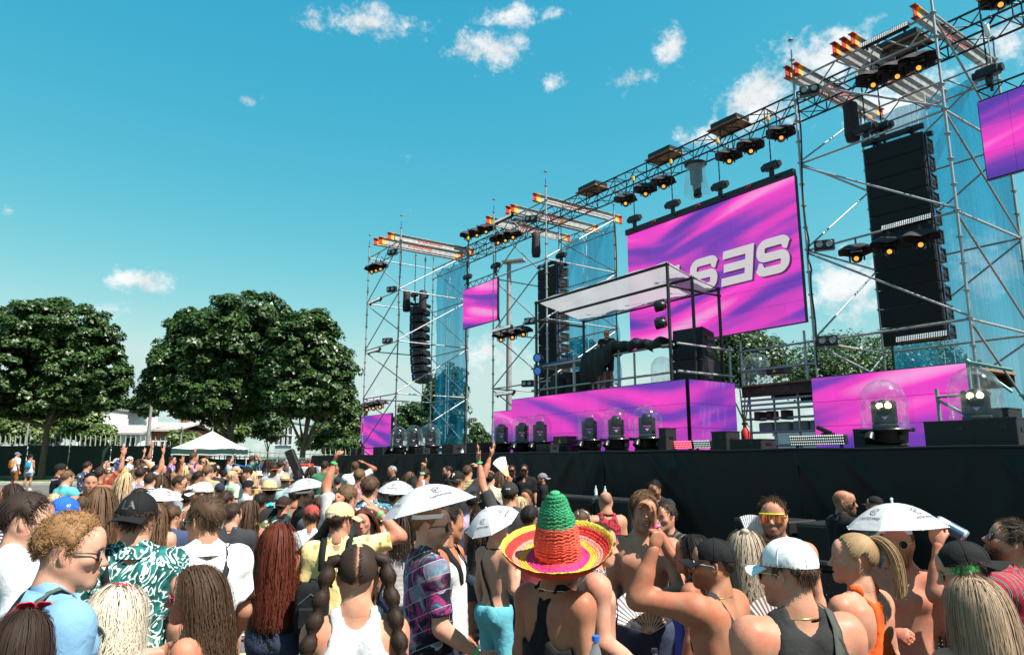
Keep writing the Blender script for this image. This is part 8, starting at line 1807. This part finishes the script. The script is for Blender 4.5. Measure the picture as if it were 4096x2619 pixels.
# ------------------------------------------------------------------ farther crowd
def far_people():
    S=solid;g='festival crowd'
    P=add('ped_orange','passer-by with an orange backpack and grey cap by the green fence',70,1808,21,60,75,0,skin='light',hair=('short','dark',dict(hat=True)),top=('tee',S((.6,.68,.68))),bottom=(.2,.08,.03));cap_hat(P,(.12,.13,.2),0);backpack('orange backpack on the passer-by at the fence',P,(.55,.17,.03))
    P=add('ped_blue','woman with a blue backpack and denim shorts walking by the fence',124,1816,20.5,20,30,0,fem=True,skin='tan',hair=('pony','dark',dict(hat=True)),top=('tank',S(WHITE_C)),bottom=(.3,.4,.5));cap_hat(P,BLACK_C,0);backpack('bright blue backpack on the walking woman',P,(.02,.25,.45),None,.24,.3)
    P=add('lei_man','man in black with a rainbow flower garland and cap, holding a bottle',245,1854,52,80,85,0,skin='tan',hair=('short','black',dict(hat=True)),top=('tee',S(BLACK_C)),R='front',L='front');cap_hat(P,BLACK_C,0);glasses(P);lei(P);bottle('clear bottle held by the man with the garland',world_pt(P,P['wrR']+np.array([0,.08,-.02])),(0,0,1),(.4,.02,.02))
    P=add('lei_friend','man behind the garland man looking right',262,1870,46,95,95,0,skin='tan',hair=('short','dark',dict(hat=True)),top=('tee',S((.03,.03,.04))));glasses(P)
    P=add('left_brunette','brunette woman at the left edge in a white top with navy stripes',40,1935,92,300,290,0,fem=True,skin='tan',hair=('long','dark',dict(len=-.2)),top=('tee',cloth_mat('hstripe',(.7,.7,.7),(.03,.04,.1),(.7,.7,.7),1)),L=((.2,.6,.2),(-.3,.2,.9),'relaxed'))
    P=add('umb_grey','man in a grey tee under an umbrella hat, far left of the tent',425,1884,46,100,100,-.15,skin='tan',hair=('short','dark',dict(hat=True)),top=('tee',S((.42,.44,.46))),stubble=.4);umbrella_hat('farthest white umbrella hat, left of the tent',P,.3,(-.05,0),.2)
    P=add('tan_cap','person in a mustard backwards cap left of the tent',494,1876,47,280,280,0,skin='light',hair=('short','dark',dict(hat=True)),top=('tee',printed((.6,.5,.5),(.5,.15,.15),(.7,.7,.7))));cap_hat(P,(.42,.24,.06),math.pi)
    P=add('bare_back_bag','bare backed dark haired man with a purple drawstring bag',530,1878,52,330,350,0,skin='tan',hair=('short','brown',dict(thick=.014)),top=('none',None),R='head');backpack('purple drawstring bag on the bare backed man',P,(.09,.03,.2),None,.22,.3,.08)
    P=add('flower_tee','man in a pink flower tee next to the bare backed man',463,1890,48,100,120,0,skin='light',hair=('short','black'),top=('tee',printed((.6,.55,.55),(.55,.08,.12),(.1,.3,.35))))
    P=add('bucket_tan','person in a straw coloured bucket hat waving an arm',598,1848,40,250,230,0,skin='tan',hair=('short','dark',dict(hat=True)),top=('tee',S((.05,.08,.12))),L=((.6,.3,.4),(-.6,.2,.5),'relaxed'));bucket_hat(P,S((.5,.4,.28)))
    P=add('green_visor','man with a dark cap and green shirt left of the bucket hat',572,1862,40,100,90,0,skin='light',hair=('short','dark',dict(hat=True)),top=('tee',S((.1,.22,.14))));cap_hat(P,(.02,.02,.02),0)
    P=add('fade_light','man with a dark fade in a light tee beside the bucket hat',628,1858,46,60,80,0,skin='olive',hair=('fade','black'),top=('shirt',printed((.55,.58,.6),(.45,.5,.52),(.3,.35,.38))))
    P=add('blonde_far','small blonde woman in a white dress by the tent leg',650,1858,36,90,100,0,fem=True,skin='fair',hair=('long','blond',dict(len=-.25)),top=('dress',S((.7,.68,.66))))
    P=add('blue_mirror','dark haired man with blue mirrored sunglasses facing right',720,1902,66,85,92,0,skin='light',hair=('short','dark',dict(L=.03)),top=('tee',S((.3,.32,.35))));glasses(P,'way',(.01,.01,.01),(.02,.15,.4),mirror=True)
    P=add('sandy_far','sandy haired man left of the blue mirrored glasses',690,1890,42,275,280,0,skin='fair',hair=('short','ginger'),top=('tee',S((.2,.2,.22))))
    P=add('brown_far2','brown haired man in sunglasses right of the blue mirrored glasses',760,1896,58,90,85,0,skin='light',hair=('curly','mid'),top=('tee',S((.5,.5,.5))));glasses(P)
    P=add('beard_light','bearded man with slick dark hair in a pale shirt',795,1882,58,330,60,-.05,skin='olive',hair=('fade','black',dict(L=.04)),top=('shirt',printed((.62,.64,.66),(.5,.52,.55),(.4,.42,.45))),beard=('full','black',.01))
    P=add('tall_back','tall man with a short fade under the tent, from behind',775,1828,38,20,60,0,skin='light',hair=('fade','brown'),top=('tank',S((.5,.18,.25))),H=1.88);backpack('blue and purple pack on the tall man under the tent',P,(.06,.05,.3),None,.26,.34,.1)
    P=add('pink_woman','brunette woman in a pink top under the tent',728,1845,35,90,100,0,fem=True,skin='light',hair=('long','dark',dict(len=-.15)),top=('tank',S((.6,.25,.3))))
    P=add('magenta_glasses','woman in magenta sunglasses under the tent',786,1866,35,190,180,0,fem=True,skin='light',hair=('long','brown',dict(len=-.2)),top=('tank',S((.5,.3,.12))));glasses(P,'way',(.4,.02,.25),(.4,.03,.3))
    P=add('blond_bun_far','blond woman with hair up in a black top under the tent',842,1848,37,330,300,0,fem=True,skin='fair',hair=('bun','blond'),top=('tank',S(BLACK_C)))
    P=add('cap_hand','woman in a black cap with a hand at her mouth by the tent',866,1856,40,170,160,-.1,fem=True,skin='light',hair=('long','dark',dict(len=-.2,hat=True)),top=('tank',S((.25,.4,.5))),R='mouth');cap_hat(P,BLACK_C,0,None,('NY',(.6,.6,.6),.05))
    P=add('cap_back_far','man in a black cap and black tee from behind by the tent',895,1880,42,0,0,0,skin='light',hair=('short','dark',dict(hat=True)),top=('tee',S(BLACK_C)));cap_hat(P,BLACK_C,0)
    P=add('mint_tee','blond man in a pale mint tee looking right',932,1884,50,60,85,0,skin='fair',hair=('short','blond',dict(L=.05,thick=.014)),top=('tee',S((.48,.62,.45))))
    P=add('cap_smile','smiling man in a black cap and white tee by the tent leg',985,1866,52,270,260,-.1,skin='light',hair=('short','dark',dict(hat=True)),top=('tee',S(WHITE_C)),stubble=.5,smile=True);cap_hat(P,BLACK_C,0,None,('G',(.6,.6,.6),.05))
    P=add('blond_curls','curly blonde woman left of the smiling cap man',948,1866,40,90,80,0,fem=True,skin='fair',hair=('curly','blond',dict(L=.05,thick=.025)),top=('tank',S((.1,.12,.14))))
    P=add('navy_cap_back','man in a navy cap right of the white cap man, from behind',878,1932,62,0,350,0,skin='light',hair=('short','dark',dict(hat=True)),top=('tee',S((.05,.05,.07))));cap_hat(P,(.02,.025,.05),0)
    P=add('flower_hat','small person in a white flower bucket hat',1033,1893,36,350,340,0,fem=True,skin='light',hair=('short','dark',dict(hat=True)),top=('tee',S((.4,.2,.2))));bucket_hat(P,printed((.65,.6,.55),(.5,.3,.2),(.3,.2,.12)))
    P=add('straw_two','person in a second straw hat behind the teal flower shirt',1140,1900,52,20,20,0,skin='light',hair=('short','dark',dict(hat=True)),top=('tee',S((.3,.45,.45))));straw_hat(P,(.5,.4,.27))
    P=add('grey_cap_far','man in a grey cap and sunglasses beside the coolers',1147,1838,26,280,270,0,skin='light',hair=('short','dark',dict(hat=True)),top=('tee',S((.05,.05,.06))));cap_hat(P,(.2,.2,.22),0)
    P=add('staff_white_glasses','staff man in black with white sunglasses by the left stage corner',1342,1850,41,180,200,-.1,skin='tan',hair=('fade','black'),top=('tee',S(BLACK_C)),group='security staff');glasses(P,'way',(.6,.6,.6),(.05,.05,.05))
    P=add('grey_staff','grey haired staff man with glasses in the pit, facing left',1567,1863,43,250,260,0,skin='tan',hair=('short','grey'),top=('tee',S(BLACK_C)),group='security staff');glasses(P,'round',(.1,.1,.1),(.3,.3,.3))
    P=add('beard_staff','bearded staff man in the pit facing left',1790,1862,47,265,265,-.05,skin='light',hair=('fade','black'),top=('tee',S(BLACK_C)),beard=('full','black',.02),group='security staff')
    for key,lab,px,py,hh,fc in(('guard1','guard in black cap and sunglasses, leftmost of the pit trio',2016,1882,44,90),('guard2','guard in black cap, middle one of the pit trio',2047,1886,40,180),('guard3','guard in black cap and sunglasses, right one of the pit trio',2097,1883,43,185)):
        P=add(key,lab,px,py,hh,fc,fc,0,skin='tan',hair=('short','black',dict(hat=True)),top=('shirt',S(BLACK_C)),beard=('full','black',.012),group='security staff',H=1.8,D=None);cap_hat(P,BLACK_C,0,None,('M',(.5,.05,.05),.04));glasses(P)
    P=add('guard4','bearded man in a grey backwards cap facing left in the pit',2168,1892,47,270,270,0,skin='tan',hair=('short','black',dict(hat=True)),top=('shirt',S(BLACK_C)),beard=('full','black',.015),group='security staff');cap_hat(P,(.16,.16,.17),math.pi);glasses(P)
    P=add('pit_photographer','bearded crew man in a black tee looking down with a furry microphone',2617,1916,74,195,200,-.35,skin='tan',hair=('fade','black',dict(L=.045,lift=.5)),top=('tee',S((.012,.016,.018))),beard=('full','black',.014),R='front',L='front',group='security staff');w_=world_pt(P,P['wrL']+np.array([0,.05,.1]));m=thing('microphone','grey furry microphone held by the crew man','microphone',w_);obj('windshield',MB().ell((0,0,0),(.05,.05,.06),12,8),mat('grey_fur',(.12,.12,.13),.95,0,.4,60,1,120),m);obj('handle',MB().cyl((0,0,-.05),(0,0,-.16),.014),M_BLACK,m)
    P=add('logo_cap','person in a black cap with an orange mark near the umbrella man in black',1312,1912,64,0,330,0,skin='light',hair=('short','dark',dict(hat=True)),top=('tee',S((.1,.1,.11))));cap_hat(P,(.04,.045,.05),math.pi-.3,None,('A',(.6,.3,.05),.05))
    P=add('small_cap','person in a small dark cap behind the orange mark cap',1350,1908,48,0,0,0,skin='light',hair=('short','dark',dict(hat=True)),top=('tee',S((.03,.03,.03))));cap_hat(P,(.02,.02,.025),0)
    P=add('face_hand','dark curly man with a hand before his face right of the plain cap',2105,1958,72,200,210,0,skin='tan',hair=('curly','dark',dict(L=.02)),top=('tee',S((.05,.05,.05))),L='mouth')
    P=add('dark_between','dark haired person between the peace sign and the teal shirt',1545,1925,50,10,10,0,fem=True,skin='light',hair=('long','dark',dict(len=-.2)),top=('tee',S((.05,.06,.08))))
    P=add('brown_right','brown haired person right of the peace sign arm',1752,1935,55,20,10,0,skin='light',hair=('short','mid',dict(L=.05)),top=('tee',S((.12,.12,.13))))
    P=add('blue_tank_mid','person in a teal tank left of the lavender tee',1838,1990,70,20,10,0,skin='light',hair=('short','dark'),top=('tank',S((.02,.25,.3))))
    P=add('deejay','deejay in black with dark glasses behind the laptop',2426,1318,34,200,195,-.1,skin='light',hair=('short','ginger',dict(L=.02)),top=('tee',S(BLACK_C)),sit=3.86,R='front',L='front',group='stage crew');glasses(P)
    # people filling the rows in between
    rows=[('man in a black tee wedged behind the white shirt man',930,2050,105,10,'tee',(.03,.03,.035),'dark',False),('woman in a rust top left of the auburn woman',1000,2080,100,20,'tank',(.35,.12,.05),'brown',True),('man in a plaid red shirt between the braids and the yellow shirt',1525,2110,105,15,'shirt','plaid','mid',False),
            ('woman in a grey top behind the braids woman',1600,2095,110,350,'tank',(.3,.3,.32),'dark',True),('man in a navy tee behind the teal paisley shirt',690,2050,100,20,'tee',(.04,.06,.12),'brown',False),('woman in white behind the teal paisley shirt',480,2010,100,350,'tank',(.6,.58,.56),'blond',True),
            ('man in an olive tee left of the black tee umbrella man',1040,2000,82,5,'tee',(.12,.13,.07),'black',False),('man in charcoal right of the black tee umbrella man',1285,2020,90,15,'tee',(.06,.06,.07),'brown',False),('man in a white tee behind the pineapple shirt',1245,2085,105,10,'tee',(.6,.6,.6),'dark',False),
            ('woman in black behind the umbrella blond man',1930,2050,95,10,'tank',(.02,.02,.02),'brown',True),('man in a maroon tee left of the sombrero',2120,2100,110,15,'tee',(.2,.03,.04),'black',False),('shirtless man behind the sombrero brim',2330,2040,110,20,'none',None,'brown',False),

            ('woman in a teal top left of the umbrella woman',560,1985,80,20,'tank',(.03,.25,.26),'dark',True),
            ('man in a peach tee left of the bikini back',330,1965,85,20,'tee',(.5,.28,.18),'mid',False),('shirtless man right of the dark cap tank man',1180,2010,78,15,'none',None,'dark',False),('man in a sky blue tee near the tent crowd',560,1925,58,10,'tee',(.15,.35,.5),'dark',False),
            ('woman in red before the tent crowd',640,1928,60,350,'tank',(.4,.03,.04),'brown',True),('man in black before the tent crowd',850,1905,50,10,'tee',(.02,.02,.02),'black',False),('woman in yellow left of the straw hats',1010,1905,50,10,'tank',(.6,.42,.08),'blond',True),
            ('man in grey between straw hat and umbrella',1095,1895,46,0,'tee',(.25,.25,.26),'dark',False),('woman in pink by the stage corner',1250,1895,44,10,'tank',(.55,.2,.28),'dark',True),('man in white by the stage corner',1420,1905,46,0,'tee',(.65,.65,.65),'brown',False),('woman in black by the left pit barrier',1640,1915,48,10,'tank',(.03,.03,.03),'mid',True),
            ('man in blue left of the P cap',1700,1945,60,5,'tee',(.05,.1,.25),'dark',False),('man in a sand tee right of the P cap',1960,1935,62,10,'tee',(.4,.33,.24),'black',False),('woman with blond hair behind the plain black cap',2080,2010,90,0,'tank',(.3,.3,.3),'blond',True),('man in white at the back of the left crowd',520,1840,30,60,'tee',(.65,.65,.65),'dark',False),
            ('woman in denim blue at the back of the left crowd',560,1845,31,80,'tank',(.15,.22,.35),'brown',True),('man in black at the back beside the tent',690,1850,31,100,'tee',(.03,.03,.03),'dark',False),('woman in orange at the back beside the tent',815,1850,31,200,'tank',(.6,.2,.05),'blond',True),('man in grey under the tent at the right leg',920,1848,31,90,'tee',(.3,.3,.32),'dark',False),
            ('man in a teal tee at the far right of the tent',1010,1850,31,60,'tee',(.05,.3,.3),'brown',False),('woman in white at the far right of the tent',1075,1855,32,30,'tank',(.65,.65,.65),'dark',True),('man in navy left of the grey umbrella man',350,1875,42,60,'tee',(.04,.06,.13),'dark',False),
            ('shirtless tanned man in the left crowd below the grey umbrella man',400,0,60,40,'none',None,'dark',False),('woman in a lilac top below the mustard cap',505,0,62,10,'tank',(.4,.28,.5),'blond',True),('man in a brick red tee left of the bare backed man',440,0,52,60,'tee',(.4,.08,.05),'mid',False),('man in a striped sailor tee below the bucket hat',600,0,64,20,'tee','sail','dark',False),
            ('woman in mint green left of the blue mirrored glasses',668,0,52,40,'tank',(.3,.55,.42),'dark',True),('man in a khaki tee right of the pale bearded man',832,0,54,20,'tee',(.3,.26,.16),'mid',False),('woman in turquoise below the tent',745,0,46,60,'tank',(.05,.45,.45),'blond',True),('man in a cream shirt left of the tent',590,0,36,90,'shirt',(.55,.5,.4),'dark',False),('man in a royal blue tee at the left rear',470,0,33,80,'tee',(.04,.1,.4),'black',False),('woman in coral at the left rear',425,0,33,100,'tank',(.6,.22,.16),'brown',True),
            ('bald man in a white tank by the coolers',1120,0,40,20,'tank',(.6,.6,.6),'dark',False),('woman in plum behind the second straw hat',1190,0,44,350,'tank',(.2,.05,.15),'black',True),('man in forest green near the stage corner',1300,0,46,10,'tee',(.04,.14,.07),'dark',False),('man in a rose tee left of the curly flower shirt',1440,0,62,10,'tee',(.5,.25,.27),'mid',False),('woman in black lace near the teal umbrella',1660,0,66,20,'tank',(.015,.015,.015),'black',True),('man in slate right of the big umbrella',1870,0,58,10,'tee',(.14,.17,.2),'brown',False),
            ('woman in ivory behind the plain cap',2000,0,60,10,'tank',(.58,.55,.48),'brown',True),('man in aqua left of the passing couple',270,0,62,60,'tee',(.1,.4,.42),'mid',False),('man in graphite at the left rim behind the stripes',150,0,95,40,'tee',(.07,.07,.08),'dark',False),('woman in peach left of the bikini back',215,0,90,10,'tank',(.6,.36,.26),'blond',True),
            ('man in bottle green right of the navy tee',760,0,84,10,'tee',(.03,.12,.08),'black',False),('woman in lemon behind the brown wavy hair',620,0,105,10,'tank',(.6,.5,.12),'mid',True),]
    for i,(lab,px,py,hh,fc,kind,col,hr,fem)in enumerate(rows):
        if isinstance(col,tuple)and RNG.random()<.35:col='print',col
        m=cloth_mat(RNG.choice(['floral','hstripe','floral']),col[1],tuple(RNG.uniform(.02,.5)for _ in range(3)),(.55,.52,.5),RNG.uniform(.6,1.3))if isinstance(col,tuple)and col[0]=='print' else cloth_mat('plaid',(.35,.03,.03),(.05,.15,.08),(.6,.55,.5),2)if col=='plaid' else cloth_mat('hstripe',(.6,.6,.6),(.03,.04,.1))if col=='sail' else(S(col)if col else None)
        P=add('row%d'%i,lab,px,None,hh,fc,fc+RNG.uniform(-25,25),RNG.uniform(-.1,.05),fem=fem,skin=RNG.choice(['light','tan','fair','olive']),hair=(('long',hr,dict(len=-.26,wave=.006))if fem else(RNG.choice(['short','curly','fade']),hr)),top=(kind,m),L=RNG.choice(['down','down2','front','mouth']),R=RNG.choice(['down','down2','front','head','up']if hh<60 else['down','down2','front']),H=(RNG.uniform(1.48,1.58)if hh>74 else RNG.uniform(1.55,1.68)if fem else RNG.uniform(1.64,1.78)))
        z_=RNG.random()
        if z_<.22 and not fem:cap_hat(P,RNG.choice([(.01,.01,.01),(.5,.48,.45),(.04,.05,.12),(.3,.05,.04),(.35,.28,.18)]),RNG.choice([0,math.pi]))
        elif z_<.5:glasses(P)
far_people()
def corner_props():
    D=21.5;p=atD(1205,1905,D);p.z=ground_z(p.x,p.y);c=thing('ice_chest','tall pale ice chest with red lids left of the stage','cooler',p,None,math.atan2(RT.y,RT.x));mw=mat('ice_chest_white',(.45,.47,.48),.5,0,.1,5)
    obj('body',MB().box((0,0,.72),(.65,.6,1.44),None,.03),mw,c)
    for s_ in(-1,1):obj('lid',MB().box((s_*.16,0,1.48),(.28,.55,.1),None,.03),M_RED,c)
    obj('handle',MB().box((0,-.31,1.0),(.3,.03,.05)),M_PLAST,c)
    p=atD(1178,1890,17);o=thing('tilted_speaker','black column speaker leaning behind an umbrella hat','speaker',(p.x,p.y,ground_z(p.x,p.y)));R=Matrix.Rotation(math.atan2(RT.y,RT.x),3,'Z')@Matrix.Rotation(-.45,3,'Y')
    obj('cabinet',MB().box((0,0,1.62),(.2,.2,.75),R,.02),M_CAB,o);obj('grille',MB().box(Vector((0,0,1.62))+R@Vector((0,-.108,0)),(.17,.012,.7),R),M_GRILLE,o);obj('pole',MB().cyl((0,0,0),(0,0,1.4),.02),M_BLACK,o)
    for i,px in enumerate((1245,1275,1300)):
        p=atD(px,1900,22);k=thing('steel_keg',['left','middle','right'][i]+' one of three steel kegs by the stage corner','keg',(p.x,p.y,.0+ground_z(p.x,p.y)),'steel kegs');obj('barrel',MB().lathe([(0,.9),(.2,.9),(.24,.95),(.24,1.05),(.26,1.1),(.26,1.3),(.24,1.35),(.24,1.45),(.18,1.48),(0,1.48)],n=16),M_STEEL,k);obj('stand',MB().box((0,0,.45),(.5,.5,.9),None,.02),M_BLACK,k)
    pts=[atD(920+t*21,1850+18*math.sin(t*.38),26)for t in range(9)];solo('blue_hose',MB().tube(pts,.03,6),mat('blue_hose_rubber',(.02,.08,.35),.4),'blue hose sagging along the fence right of the tent','hose',None,tuple(pts[0]))
corner_props()
for o in bpy.data.objects:
    if o.name.split('.')[0]in('rigging','connector','seams','shoes','clamps','feet'):o['kind']='stuff'
print('all people',time.time()-T0,NPEOPLE,PW,'tris',sum(len(o.data.loops)-2*len(o.data.polygons)for o in bpy.data.objects if o.type=='MESH'),sum(len(m.loops)-2*len(m.polygons)for m in bpy.data.meshes))
